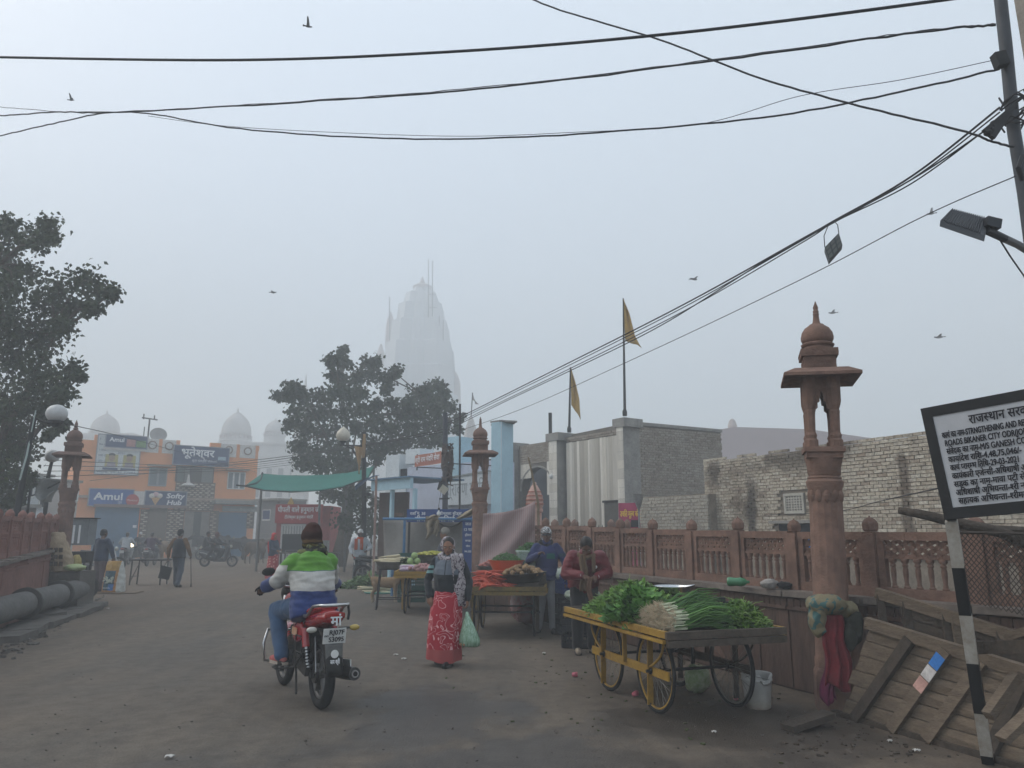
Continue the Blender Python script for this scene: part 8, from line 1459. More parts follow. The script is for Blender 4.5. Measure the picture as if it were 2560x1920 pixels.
# ---- far two-wheelers
def seated(dx=0,dy=0,dz=0,lean=0,sc=1.):
    o=dict(pel=(0,.36,.84),chest=(0,.42+lean,1.12),neck=(0,.45+lean,1.31),head=(0,.49+lean,1.46),shL=(-.18,.45+lean,1.27),shR=(.18,.45+lean,1.27),elL=(-.32,.60,1.08),elR=(.32,.60,1.08),wrL=(-.33,.84,1.03),wrR=(.33,.84,1.03),hipL=(-.10,.38,.80),hipR=(.10,.38,.80),knL=(-.22,.78,.74),knR=(.22,.78,.74),anL=(-.22,.56,.38),anR=(.22,.56,.38),toeL=(-.25,.70,.33),toeR=(.25,.70,.33));return {a:V(p)+V((dx,dy,dz)) for a,p in o.items()}
def small_bike(label,loc,rz,col,kind='motorbike',lit=False,plate=True,cat='motorcycle'):
    t=thing('scooter' if kind=='scooter' else 'motorcycle',label,cat,loc,rz,'two-wheelers in the square');m=mat('paint_%d_%d'%(int(col[0]*999),int(col[2]*999)),col,.3,.15,3,spec=.6);R0=.25 if kind=='scooter' else .30;bike_wheel(t,0,R0,.045);bike_wheel(t,1.25,R0,.040);b=MB()
    if kind=='scooter':
        loft(b,[(V((0,-.28,.66)),V((.13,0,0)),V((0,0,.10))),(V((0,-.05,.58)),V((.20,0,0)),V((0,0,.23))),(V((0,.30,.50)),V((.20,0,0)),V((0,0,.25))),(V((0,.52,.38)),V((.16,0,0)),V((0,0,.14)))],16);blob('body',b,m,t,.022,3);b=MB();b.box((0,.68,.27),(.32,.50,.07));b.build('floor_board',m_dust,t);b=MB();loft(b,[(V((0,.92,.25)),V((.18,0,0)),V((0,.07,0))),(V((0,1.0,.60)),V((.22,0,0)),V((0,.12,0))),(V((0,1.04,.95)),V((.15,0,0)),V((0,.12,0)))],14);blob('leg_shield',b,m,t,.022,3);b=MB();b.tube([(0,1.05,.85),(0,1.22,.30)],.03,8);b.build('steering_column',m_dust,t);b=MB();b.slab(lambda i,j:V(((j-.5)*.14,1.25+.29*math.cos(R(10+150*i)),.25+.29*math.sin(R(10+150*i)))),10,4,.008);b.build('front_mudguard',m,t,smooth=True);zs=.76;b=MB();b.tube([(-.2,-.20,.66),(-.205,.05,.62),(-.2,.35,.45)],.014,6);b.tube([(.2,-.20,.66),(.205,.05,.62),(.2,.35,.45)],.014,6);b.build('trim_strip',m_chr,t);b=MB();b.tube([(-.13,.0,.80),(-.12,-.28,.86),(.12,-.28,.86),(.13,.0,.80)],.016,8);b.build('grab_rail',m_chr,t)
    else:
        loft(b,[(V((0,.66,.78)),V((.08,0,0)),V((0,0,.06))),(V((0,.85,.84)),V((.13,0,0)),V((0,0,.11))),(V((0,1.03,.83)),V((.08,0,0)),V((0,0,.07)))],14);blob('fuel_tank',b,m,t,.022,3);b=MB();loft(b,[(V((0,.25,.70)),V((.11,0,0)),V((0,0,.07))),(V((0,-.05,.76)),V((.11,0,0)),V((0,0,.07))),(V((0,-.26,.80)),V((.08,0,0)),V((0,0,.04)))],14);blob('tail',b,m,t,.022,3);b=MB();b.box((0,.60,.42),(.24,.34,.30));b.box((0,.68,.60),(.16,.2,.2));b.build('engine',m_eng,t);b=MB();b.tube([(.08,1.25,.30),(.08,1.05,.92)],.02,8);b.tube([(-.08,1.25,.30),(-.08,1.05,.92)],.02,8);b.build('fork',m_chr,t);b=MB();b.bar((0,0,.30),(0,.5,.38),.2,.05);b.build('swing_arm',m_dust,t);b=MB();b.tube([(.16,.55,.28),(.19,-.2,.32)],[.03,.055],12);b.build('muffler',m_eng,t);b=MB();b.slab(lambda i,j:V(((j-.5)*.13,.34*math.cos(R(20+150*i)),.31+.35*math.sin(R(20+150*i)))),10,4,.008);b.build('rear_mudguard',m_dust,t,smooth=True);zs=.80
    b=MB();loft(b,[(V((0,.62,zs)),V((.10,0,0)),V((0,0,.04))),(V((0,.3,zs)),V((.135,0,0)),V((0,0,.05))),(V((0,-.15,zs+.04)),V((.11,0,0)),V((0,0,.045)))],14);blob('seat',b,m_dust,t,.022,3);b=MB();b.tube([(-.34,.88,1.03),(-.15,1.02,1.0),(.15,1.02,1.0),(.34,.88,1.03)],.016,8);b.build('handlebar',m_dust,t)
    for s in (-1,1):b=MB();b.tube([(s*.24,.96,1.02),(s*.27,.96,1.14)],.008,6);b.ell((s*.29,.96,1.17),(.07,.02,.05),10,8);b.build('mirror',m_dust,t)
    b=MB();b.ell((0,1.15,.92),(.085,.07,.085),14,10);b.build('headlight',mat('lit_headlight',(.8,.7,.5),.3,0,emit=(1,.83,.55),estr=5.) if lit else m_lens,t,smooth=True);b=MB();b.box((0,-.27,.66),(.20,.012,.13),(R(10),0,0));b.build('number_plate',m_plate,t);b=MB();b.ell((0,-.26,.80),(.08,.03,.03),12,8);b.build('tail_light',mat('tail_lens',()),t,smooth=True);return t
def on_bike(label,loc,rz,top,legs,hat=None,h=1.66,dy=0,dz=0,lean=0,skin=m_skin2):return far_person(label,(loc[0],loc[1],0),rz,h,top,legs,skin,hat,vox=.022,**seated(0,dy,dz,lean))
def gpos(u,v):p=gp(u,v);return (p.x,p.y,0)
p=gpos(511,1417);small_bike('dark scooter seen side-on stopped in the middle of the square',p,R(-86),(.020,.022,.028),'scooter',cat='scooter');on_bike('rider in black on the dark side-on scooter',p,R(-86),(.018,.018,.022),(.02,.02,.025),(.09,.03,.025));on_bike('pillion passenger in dark clothes on the side-on scooter',(p[0]-.40,p[1],0),R(-86),(.022,.022,.026),(.02,.02,.022),dy=-.02,dz=.04)
bag('pale bundle on the back of the dark side-on scooter',(p[0]-.12,p[1]-.06,.80),.13,.16,mat('pale_bundle',(.40,.37,.30),.8,.2),22,'bundle')
p=gpos(366,1416);small_bike('grey scooter seen from behind with a white plate',p,R(10),(.055,.058,.065),'scooter',cat='scooter');on_bike('scooter rider in maroon and navy jacket seen from behind',p,R(10),(.05,.02,.05),(.03,.03,.04))
p=gpos(304,1414);small_bike('motorcycle with a white plate ridden away by a man in grey',p,R(14),(.10,.02,.02));on_bike('rider in a light grey shirt leaning over the handlebars',p,R(14),(.36,.38,.40),(.30,.31,.32),lean=.10)
p=gpos(335,1408);p=(p[0],p[1]+1.0,0);small_bike('oncoming motorcycle with its headlight on',p,R(172),(.03,.03,.035),lit=True);on_bike('oncoming rider in a white helmet',p,R(172),(.035,.035,.045),(.03,.03,.04),(.50,.50,.50))
p=gpos(272,1425);small_bike('dark parked motorcycle behind the printed sack',(p[0],p[1]-2.0,0),R(-70),(.02,.02,.024));p=gpos(500,1400);small_bike('black motorcycle parked at the steps of the orange building',p,R(-80),(.012,.012,.016));p=gpos(938,1450);small_bike('chrome and black motorcycle parked behind the man in the white jacket',(p[0],p[1]-2.2,0),R(-75),(.03,.03,.034))
# ---- animals
def quad(name,label,cat,loc,rz,m,s=1.,kind='cow',head_dir=(0,1,.0),m2=None,tail_up=False,group=None):
    """standing quadruped, facing +Y; s = shoulder height in metres"""
    t=thing(name,label,cat,loc,rz,group);b=MB();L_=1.15*s if kind=='cow' else 1.02*s;X=lambda x,y,z:V((x*s,y*s,z*s));bl=1. if kind=='cow' else .72
    loft(b,[(X(0,-.56,.80),X(.10*bl,0,0),X(0,0,.12*bl)),(X(0,-.46,.78),X(.19*bl,0,0),X(0,0,.21*bl)),(X(0,-.20,.72),X(.23*bl,0,0),X(0,0,.26*bl)),(X(0,.12,.70),X(.24*bl,0,0),X(0,0,.28*bl)),(X(0,.38,.74),X(.20*bl,0,0),X(0,0,.27*bl)),(X(0,.52,.80),X(.12*bl,0,0),X(0,0,.18*bl))],16)
    hd_=V(head_dir);nb=X(0,.46,.86);hp=nb+V((hd_.x*.42,hd_.y*.42,.18+hd_.z*.42))*s;chain(b,[(nb,.15*s*bl),(nb.lerp(hp,.6),.11*s*bl),(hp,.095*s)]);mz=hp+V((hd_.x*.30,hd_.y*.30,-.16))*s*(1 if kind=='cow' else .8);chain(b,[(hp,.095*s),(hp.lerp(mz,.6),.075*s),(mz,.058*s)])
    if kind=='cow':b.ell(X(0,.40,1.02),(.09*s,.14*s,.10*s),12,8)
    for sx in (-1,1):
        x=.13*bl*1.1;chain(b,[(X(sx*x,.36,.62),.10*s*bl),(X(sx*x,.37,.40),.055*s),(X(sx*x,.36,.22),.038*s),(X(sx*x,.375,.05),.036*s),(X(sx*x,.395,.025),.040*s)]);chain(b,[(X(sx*x,-.42,.66),.13*s*bl),(X(sx*x,-.36,.48),.085*s*bl),(X(sx*x,-.50,.32),.045*s),(X(sx*x,-.48,.06),.034*s),(X(sx*x,-.46,.025),.040*s)])
        sdv=V((-hd_.y,hd_.x,0))*sx;b.ell(hp+sdv*.13*s+V((0,0,.01))*s,(.07*s,.035*s,.045*s) if abs(hd_.y)>.6 else (.035*s,.07*s,.045*s),8,6)
    if tail_up:chain(b,[(X(0,-.56,.86),.03*s),(X(0,-.66,1.0),.026*s),(X(0,-.62,1.12),.018*s)])
    else:chain(b,[(X(0,-.58,.88),.028*s),(X(0,-.66,.60),.018*s),(X(0,-.64,.34),.026*s)])
    blob('body',b,m,t,.030*s if kind=='cow' else .014,3);H0=hp
    if kind=='cow':
        for sx in (-1,1):sdv=V((-hd_.y,hd_.x,0))*sx;b=MB();b.tube([H0+sdv*.06*s+V((0,0,.07))*s,H0+sdv*.14*s+V((0,0,.13))*s,H0+sdv*.13*s+V((0,0,.24))*s],[.024*s,.018*s,.005*s],8);b.build('horn',mat('horn_grey',(.20,.18,.15),.6,.2),t,smooth=True)
    for sx in (-1,1):sdv=V((-hd_.y,hd_.x,0))*sx;b=MB();b.ell(hp.lerp(mz,.25)+sdv*.07*s+V((0,0,.03))*s,.012*s,8,6);b.build('eye',m_eye,t,smooth=True)
    return t
m_cb_=mat('black_hide',(.016,.015,.016),.7,.3,3);m_ct=mat('tan_hide',(.23,.155,.09),.85,.35,3,c2=(.13,.085,.05));m_cd=mat('brown_hide',(.12,.085,.055),.85,.35,3,c2=(.07,.05,.034));m_dog=ramp_mat('tan_dog_coat',(0,.62),[(0,(.42,.36,.28)),(.17,(.36,.26,.16)),(.30,(.29,.19,.10)),(.5,(.25,.16,.085))],.85,'LINEAR',wob=.08,dirt=.08)
quad('cow','black cow standing broadside behind the dark scooter','cow',gpos(585,1396),R(80),m_cb_,1.28,group='cattle in the square');quad('cow','black cow on the left of the dark scooter','cow',gpos(520,1398),R(85),m_cb_,1.25,group='cattle in the square');quad('cow','dark cow with lowered head beside the brown calf','cow',gpos(628,1399),R(100),m_cb_,1.22,head_dir=(0,1,-.35),group='cattle in the square');quad('cow','thin brown calf standing in front of the black cows','cow',gpos(637,1408),R(-25),m_cd,1.12,head_dir=(.8,.5,.05),group='cattle in the square');quad('cow','tan calf facing us beside the man with the stick','cow',gpos(401,1407),R(188),m_ct,1.15,head_dir=(.1,1,.1),group='cattle in the square')
dg_=gp(963,1506);quad('dog','tan street dog standing behind the iron stand','dog',(dg_.x,dg_.y,0),R(-95),m_dog,.62,'dog',head_dir=(0,1,-.15),tail_up=True)
# ---- birds
def bird(label,u,v,Y,span,rz,flap,bank=0):
    c=at(u,v,Y);t=thing('bird',label,'bird',c,rz,'birds over the square');b=MB();s=span;b.ell((0,0,0),(.10*s,.26*s,.09*s),10,8);b.ell((0,.26*s,.03*s),(.06*s,.08*s,.06*s),8,6);b.build('body',mat('dark_feather',(.085,.085,.09),.8,.3,9),t,smooth=True)
    for sx in (-1,1):b=MB();b.slab(lambda i,j:V((sx*(.06+.44*i)*s,(.14-.26*j)*s*(1-.6*i)-.10*i*s,s*(flap*i*(1-.35*i))+sx*bank*i*s)),6,3,.012*s);b.build('wing',MATS['dark_feather'],t,smooth=True)
    b=MB();b.slab(lambda i,j:V(((j-.5)*.14*s*(1+i),-.22*s-.2*s*i,0)),3,3,.012*s);b.build('tail',MATS['dark_feather'],t);return t
bird('pigeon with raised wings near the top left',770,66,15,.27,R(-70),.75,.1);bird('bird with raised wings at the far upper left',178,250,22,.28,R(-80),.9);bird('small dark bird left of the tower',683,731,40,.55,R(-85),.05);bird('faint bird above the left flag',1735,698,40,.7,R(-60),.12);bird('faint bird beside the street light',2328,534,40,.7,R(60),.45);bird('faint bird left of the lamp post finial',2082,782,42,.7,R(70),.2);bird('faint bird over the notice board',2348,843,40,.75,R(65),.2)
# ================================================================== notice board, scrap carts, pipe, sacks and litter
m_wood=mat('weathered_board',(.185,.140,.098),.92,.4,6,.5,26,c2=(.085,.063,.045),stretch=(1.2,1.2,5));m_woodd=mat('dark_board',(.080,.060,.045),.92,.45,7,.5,28,c2=(.035,.028,.022))
# ---- notice board: left edge traced, plane swings towards us on the right
YB=5.0;BL,TL=at(2362,1300,YB),at(2301,1022,YB+.02);best=None
for ai in range(0,70,2):
    for ei in range(-20,26,2):
        d=V((math.cos(R(ai)),-math.sin(R(ai)),ei/100));e=0
        for P0,tgt in ((BL,(2560,1284)),(TL,(2560,973))):
            lo,hi=0.,3.
            for _ in range(30):
                md=(lo+hi)/2;q=P0+d*md-V((0,0,CAMZ));cxv=q.x/(q.y*math.cos(PITCH)+q.z*math.sin(PITCH))*FPX+1280
                if cxv<tgt[0] and q.y>.3:lo=md
                else:hi=md
            q=P0+d*lo-V((0,0,CAMZ));zc=q.y*math.cos(PITCH)+q.z*math.sin(PITCH);vv=960-(q.z*math.cos(PITCH)-q.y*math.sin(PITCH))/zc*FPX;e+=(vv-tgt[1])**2
        if best is None or e<best[0]:best=(e,d.normalized(),ai,ei)
print('SIGN',best);ex=best[1];up_=(TL-BL);Hs=up_.length;ey=(up_-ex*up_.dot(ex)).normalized();sh_off=up_.dot(ex);nrm=ex.cross(ey);nrm=nrm if nrm.y<0 else -nrm;Ws=1.25
SP=lambda x,y,d=0:BL+ex*(x+sh_off*y/Hs)+ey*(y*(up_.dot(ey))/Hs)+nrm*d
nbt=thing('notice_board','white notice board with black border and handwritten lettering on a striped post','notice board',(BL.x,BL.y,0));
def quadbox(mb,x0,x1,y0,y1,d0,d1):mb.add([SP(x0,y0,d0),SP(x1,y0,d0),SP(x1,y1,d0),SP(x0,y1,d0),SP(x0,y0,d1),SP(x1,y0,d1),SP(x1,y1,d1),SP(x0,y1,d1)],[(3,2,1,0),(4,5,6,7),(0,1,5,4),(1,2,6,5),(2,3,7,6),(3,0,4,7)])
b=MB();quadbox(b,.002,Ws,.002,Hs-.002,-.02,-.004);pn=b.build('panel',mat('board_white',(.47,.48,.50),.5,.12,3,c2=(.41,.42,.44)),nbt,w=True);bw_=.075;b=MB();quadbox(b,0,Ws,0,bw_,-.025,.002);b.build('bottom_border',m_black,pn,w=True);b=MB();quadbox(b,0,Ws,Hs-bw_*.9,Hs,-.025,.002);b.build('top_border',m_black,pn,w=True);b=MB();quadbox(b,0,bw_*.85,bw_,Hs-bw_*.9,-.025,.002);b.build('side_border',m_black,pn,w=True);b=MB();quadbox(b,Ws-bw_*.85,Ws,bw_,Hs-bw_*.9,-.025,.002);b.build('side_border',m_black,pn,w=True)
lines=[('राजस्थान सरकार',.27,.084,.38),('कार्य का नाम-STRNGTHENING AND RENEWAL OF',.095,.055,.62),('ROADS BIKANER CITY ODR(JODHPUR)',.10,.055,.57),('संवेदक का नाम-M/S GANESH CONST',.10,.055,.52),('कार्यादेश राशि-4,48,75,046/-',.10,.055,.42),('कार्य प्रारम्भ तिथि-29-03-2021',.10,.055,.40),('कार्यकारी एजेन्सी-अधिशाषी अभियन्ता',.10,.055,.53),('सड़क का नाम-मावा पटी से लक्ष्मी',.10,.055,.52),('अधिशाषी अभियन्ता-श्री नरेश जोशी',.10,.055,.53),('सहायक अभियन्ता-श्रीमती कुसुम',.105,.055,.50)]
def fix(t):
    """visual order for the plain text engine: short-i sign before its letter, half letters cut, hook of r drawn"""
    import re
    H_='\u094d';t=re.sub('र'+H_+'(.)(\u093e?)',r'\1\2^',t);t=re.sub('([क-ह])'+H_+'(?=र)',r'\1'+H_,t);t=re.sub('([क-ह])'+H_+'(?=[क-ह])',r'<\1',t);t=re.sub('((?:<[क-ह])*[क-ह](?:'+H_+'र)?)\u093f','\u093f'+r'\1',t);return t
nl=len(lines);yy=Hs-bw_-.082;b=MB()
for i,(tx,x0,sz,wd) in enumerate(lines):
    text_mb(b,fix(tx),sz,SP(x0,yy,.0),(SP(1,yy)-SP(0,yy)).normalized(),(SP(0,yy+.1)-SP(0,yy)).normalized(),width=wd,lift=.0035 if nrm.dot(ex.cross(ey))>0 else -.0035,weight=.0028,slant=.12);yy-=.066 if i==0 else .0545
b.build('lettering',m_ink,pn,w=True)
pb0=gp(2472,1908);pb0=V((pb0.x,pb0.y,0));ptop=SP(.06,.35,-.05);nseg=6;pmid=at(2366,1302,YB)
segs=[1302,1416,1535,1655,1780,1885,1930];cols=[m_white,m_black,m_white,m_black,m_white,m_black];u_of=lambda v:2378+(v-1302)*(2470-2378)/(1908-1302)
b=MB();b.bar(ptop,at(u_of(1300),1300,YB+.03),.06,.05);b.build('post_head',m_black,nbt,w=True);m_pw2=mat('worn_white_paint',(.46,.44,.40),.8,.35,6,c2=(.27,.23,.18))
for i in range(6):f0,f1=i/6,(i+1)/6;A_p=at(u_of(segs[i]),segs[i],YB+.03+(pb0.y-YB-.03)*f0);B_p=at(u_of(segs[i+1]),segs[i+1],YB+.03+(pb0.y-YB-.03)*f1);B_p.z=max(B_p.z,.0);b=MB();b.bar(A_p,B_p,.072,.06);b.build('post_band',m_pw2 if i%2==0 else m_black,nbt,w=True)
for i in range(5):
    z_=SP(Ws-.05,.0,-.05);b=MB();b.bar(V((z_.x,z_.y,z_.z*i/5+.001)),V((z_.x,z_.y,z_.z*(i+1)/5)),.072,.06);b.build('post_band',m_pw2 if i%2 else m_black,nbt,w=True)
# ---- broken wooden carts leaning against the wall
t=thing('broken_cart','upturned wooden cart bed of grey planks leaning under the notice board','cart',(3.0,5.6,0));A0,A1=gp(2100,1790),gp(2560,1925);A0.z=A1.z=.03;T0=at(2180,1565,6.55);T1=at(2560,1682,5.55)
def bed(i,j,d=0):
    p=A0.lerp(A1,i).lerp(T0.lerp(T1,i),j);n=(A1-A0).cross(T0-A0).normalized();n=n if n.y<0 else -n;return p+n*d
npl=6
for k in range(npl):
    j0,j1=k/npl+.006,(k+1)/npl-.006;b=MB();i0=rnd(-.02,.03);d=rnd(-.006,.006);b.add([bed(i0,j0,d),bed(1.12,j0,d),bed(1.12,j1,d),bed(i0,j1,d)]+[bed(i0,j0,d-.025),bed(1.12,j0,d-.025),bed(1.12,j1,d-.025),bed(i0,j1,d-.025)],[(3,2,1,0),(4,5,6,7),(0,1,5,4),(1,2,6,5),(2,3,7,6),(3,0,4,7)]);b.build('plank',m_wood,t,w=True)
for k,(i0,i1,m) in enumerate(((.13,.33,m_woodd),(.36,.58,m_wood),(.56,.80,m_wood),(.86,1.05,m_woodd))):
    b=MB();n=(A1-A0).cross(T0-A0).normalized();n=n if n.y<0 else -n;b.bar(bed(i0,-.02,.035),bed(i1-.02,.99,.035),.085,.055,n);bt_=b.build('batten',m,t,w=True)
    if k==1:
        for q,(f0,f1,c_,nm) in enumerate(((.80,.94,(.03,.16,.46),'blue_paint'),(.66,.79,(.55,.52,.50),'white_band'),(.52,.65,(.52,.30,.25),'pink_band'))):b=MB();b.bar(bed(i0,-.02,.0645).lerp(bed(i1-.02,.99,.0645),f0),bed(i0,-.02,.0645).lerp(bed(i1-.02,.99,.0645),f1),.087,.006,n);b.build('paint_band',mat(nm,c_,.7,.3,9),bt_,w=True)
b=MB();b.bar(bed(-.04,1.02,.01),bed(1.12,1.02,.01),.07,.09,(0,0,1));b.build('edge_beam',m_wood,t,w=True);b=MB();b.bar(bed(-.04,-.02,.0),bed(1.12,-.02,.0),.06,.05,(0,0,1));b.build('edge_beam',m_woodd,t,w=True)
t2=thing('broken_cart','second broken cart frame leaning higher against the railing','cart',(3.7,6.2,0));P_a,P_b=at(2192,1482,6.9),at(2600,1612,5.9);b=MB();b.bar(P_a,P_b,.07,.09);b.build('rail',m_wood,t2,w=True);Q_a,Q_b=at(2260,1535,6.75),at(2600,1655,5.75)
Q_a.z=.9;npl=5
for k in range(npl):
    f=k/npl;a_=P_a.lerp(P_b,.22+.0*f);
    z0,z1=f,(k+.93)/npl;pa0,pb0_=P_a.lerp(P_b,.15),P_b;low_a,low_b=V((pa0.x+.02,pa0.y-.12,.25)),V((pb0_.x,pb0_.y-.12,.25));b=MB();c0,c1,c2_,c3=pa0.lerp(low_a,z0),pb0_.lerp(low_b,z0),pb0_.lerp(low_b,z1),pa0.lerp(low_a,z1);off=V((.01,.025,0));b.add([c0,c1,c2_,c3]+[c+off for c in (c0,c1,c2_,c3)],[(0,1,2,3),(7,6,5,4),(0,4,5,1),(1,5,6,2),(2,6,7,3),(3,7,4,0)]);b.build('plank',m_woodd,t2,w=True)
for f in (.02,.20,.46,.52,.78):a_=P_a.lerp(P_b,f);b=MB();b.bar(a_,V((a_.x-.04,a_.y-.16,.02)),.06,.05);b.build('upright',m_woodd if f!=.52 else m_wood,t2,w=True)
def beam(label,u0,v0,Y0,u1,v1,Y1,w,h,m,name='timber',z0=None,z1=None):
    a,c=at(u0,v0,Y0),at(u1,v1,Y1)
    if z0 is not None:a.z=z0
    if z1 is not None:c.z=z1
    b=MB();b.bar(a,c,w,h);return solo(b,name,m,label,'timber','loose timbers by the wall')
beam('dark beam lying across the scrap at the right edge',2430,1620,5.35,2600,1615,4.9,.06,.08,m_woodd);beam('weathered beam with a square end above the dark beam',2525,1596,5.2,2620,1560,4.9,.09,.05,m_wood);beam('plank propped diagonally at the lower right corner',2505,1850,4.8,2640,1720,4.85,.09,.04,m_wood);beam('dark plank on the ground under the notice board post',2380,1870,4.75,2600,1960,4.45,.10,.04,m_woodd,z0=.05,z1=.05);beam('short stick lying on the ground at the bottom right',2395,1915,4.7,2450,1890,4.75,.05,.03,m_wood,z0=.02,z1=.02);beam('slanting post at the far right of the scrap carts',2470,1790,5.1,2540,1690,5.2,.06,.06,m_wood);beam('grey plank lying flat beside the white bucket',1965,1780,6.35,2070,1745,6.55,.14,.05,m_woodd,z0=.03,z1=.09)
# crooked dark log behind the notice board, resting on the railing
b=MB();b.tube([at(2246,1276,6.0),at(2300,1285,5.95),at(2365,1300,5.9),at(2500,1330,5.8),at(2640,1390,5.7)],[.028,.036,.040,.045,.045],10);solo(b,'log',mat('bark_log',(.075,.060,.048),.95,.4,8,.6,25),'dark crooked log jutting out behind the notice board','log','loose timbers by the wall',smooth=True);b=MB();b.tube([at(2380,1322,6.1),at(2480,1322,6.0),at(2640,1330,5.9)],.03,8);solo(b,'log',MATS['bark_log'],'straight thin log resting along the railing top at the right','log','loose timbers by the wall',smooth=True)
# chain-link mesh against the railing
b=MB();n_,mm_=18,12;cA,cB,cC,cD=at(2372,1330,5.75),at(2620,1336,5.5),at(2640,1560,5.5),at(2400,1500,5.75);Qm=lambda i,j:cA.lerp(cB,i).lerp(cD.lerp(cC,i),j)
for k in range(-mm_,n_):
    p1_=[];p2_=[]
    for s_ in range(mm_+1):
        i=(k+s_)/n_;j=s_/mm_
        if 0<=i<=1:p1_.append(Qm(i,j)+V((0,.008*(s_%2),0)))
        i2=(k+mm_-s_)/n_
        if 0<=i2<=1:p2_.append(Qm(i2,j)+V((0,.008*((s_+1)%2),0)))
    for pp in (p1_,p2_):
        if len(pp)>1:b.tube(pp,.0035,4,cap=False)
wmsh=thing('chain_link_mesh','rusty chain-link mesh hanging over the railing at the right edge','wire mesh',(cD.x,cD.y,0));tag(b.build('mesh_wires',mat('rusty_wire',(.055,.042,.034),.7,.3,9),wmsh,w=True),None,kind='stuff');b=MB();b.tube([cA,cB],.014,6);b.build('top_rod',MATS['rusty_wire'],wmsh,w=True)
# cloth bundle draped at the foot of the lamp post
Lx,Ly=NEARLAMP.x-.05,NEARLAMP.y-.18;t=thing('draped_clothes','red and patterned clothes heaped at the foot of the stone lamp post','clothes',(Lx,Ly,0));b=MB()
def fall(w0,w1,z0,z1,r0,ph,amp,tilt=0.):
    return lambda i,j:V((Lx+tilt*i+(j-.5)*(w0+(w1-w0)*i)+.012*math.sin(i*11+ph),Ly-r0-.10*i-amp*math.sin(j*17+ph+i*1.2)*(.25+.75*i)+.05*(j-.5)**2*4,z0+(z1-z0)*i+.035*math.sin(j*7+ph)*i))
b.slab(fall(.18,.27,.84,.24,.06,.5,.034,-.02),26,30,.008);b.build('red_cloth',mat('crimson_cloth',(.15,.013,.020),.85,.35,5,.2,40),t,smooth=True,w=True);b=MB();b.slab(fall(.08,.13,.66,.12,.03,2.1,.026,-.13),16,12,.008);b.build('maroon_cloth',mat('plum_cloth',(.13,.014,.05),.85,.3,5),t,smooth=True,w=True)
b=MB();b.ell((Lx-.05,Ly-.02,.93),(.17,.14,.08),18,12);b.ell((Lx-.14,Ly-.02,.80),(.065,.10,.16),14,10);b.ell((Lx+.13,Ly+.04,.88),(.12,.10,.07),14,10);blob_o=blob('patterned_cloth',b,print_mat('floral_tan',(.16,.135,.075),(.03,.10,.10),9.,.56,None,'blotch'),None,.014,3,.020,10);blob_o.parent=t;blob_o.location=-V((Lx,Ly,0));b=MB();b.ell((Lx+.20,Ly+.03,.74),(.08,.08,.16),14,10);b.ell((Lx+.13,Ly-.04,.64),(.05,.05,.11),12,8);blob_o=blob('dark_cloth',b,mat('olive_cloth',(.035,.036,.028),.95,.3,6),None,.014,3,.018,10);blob_o.parent=t;blob_o.location=-V((Lx,Ly,0))
# white bucket
q=gp(1905,1775);t=thing('bucket','dirty white plastic bucket with a broken rim behind the cart wheel','bucket',(q.x,q.y+.1,0));b=MB();b.lathe([(.105,0),(.112,.01),(.132,.235),(.138,.24),(.138,.255),(.134,.26),(.140,.285),(.136,.30),(.128,.298),(.126,.24),(.108,.02),(.02,.015)],30,cap=False);me_=b;b.v=[V((p.x,p.y,p.z-(.045 if (p.z>.25 and abs(math.atan2(p.y,p.x)+1.2)<.28) else 0))) for p in b.v];b.build('shell',ramp_mat('stained_plastic',(0,.3),[(0,(.20,.14,.10)),(.06,(.38,.33,.27)),(.14,(.50,.48,.44)),(.3,(.56,.56,.54))],.55,'LINEAR',wob=.10,wscale=12),t,smooth=True);b=MB();b.tube([(-.135,0,.25),(-.10,-.14,.30),(.05,-.17,.27),(.135,0,.25)],.003,5);b.build('wire_handle',m_rim,t)
# green bottle and rags on the coping
pA_,pB_=RWALL[4],RWALL[5]
def on_coping(u,v,off=.14):
    d=ray(u,v);z=.975;s=(z-CAMZ)/d.z;return V((d.x*s,d.y*s,.982))
q=on_coping(1845,1468);b=MB();b.lathe([(.02,-.115),(.045,-.11),(.050,-.085),(.043,-.015),(.050,.03),(.040,.07),(.016,.10),(.015,.125)],18,(q.x,q.y,q.z+.05),rot=Euler((0,R(90),R(-18))).to_matrix());solo(b,'plastic_bottle',mat('green_bottle',(.035,.19,.075),.2,.2,5,spec=.7),'green plastic bottle lying on the wall coping','bottle',smooth=True);q=on_coping(1924,1473);bag('grey white rag crumpled on the wall coping',(q.x,q.y,q.z),.085,.10,mat('grey_rag',(.30,.28,.26),.9,.3,8),71,'rag');q=on_coping(1962,1474);bag('black rag crumpled on the wall coping',(q.x,q.y,q.z),.075,.075,m_blk,72,'rag');q=on_coping(1537,1425);b=MB();b.lathe([(.028,0),(.036,.05),(.03,.052),(.025,.004)],14,q);solo(b,'paper_cup',mat('red_cup',(.42,.05,.05),.6,.2),'small red cup standing on the wall coping','cup',smooth=True)
for k,(u,v) in enumerate(((1700,1437),(1660,1432),(1760,1446),(1600,1428))):q=on_coping(u,v);b=MB();b.box(q+V((0,0,.012)),(.09,.05,.024),(0,0,rnd(0,3)));solo(b,'stone_chip',m_cope,('flat','small','broken','pale')[k]+' stone chip lying on the coping near panel '+('two','three','one','four')[k],'stone')
# blue drum and barrier seen through the railing
q=at(2022,1345,8.9);b=MB();b.lathe([(.085,0),(.085,q.z)],14,(q.x,8.9,0));solo(b,'blue_pipe',mat('bright_blue',(.02,.20,.55),.5,.15),'bright blue upright pipe behind the railing by the lamp post','pipe');q=at(2470,1420,7.2);b=MB();b.lathe([(.07,0),(.07,q.z+.2)],14,(q.x,7.2,0));solo(b,'blue_pipe',MATS['bright_blue'],'bright blue upright pipe behind the wire mesh','pipe')
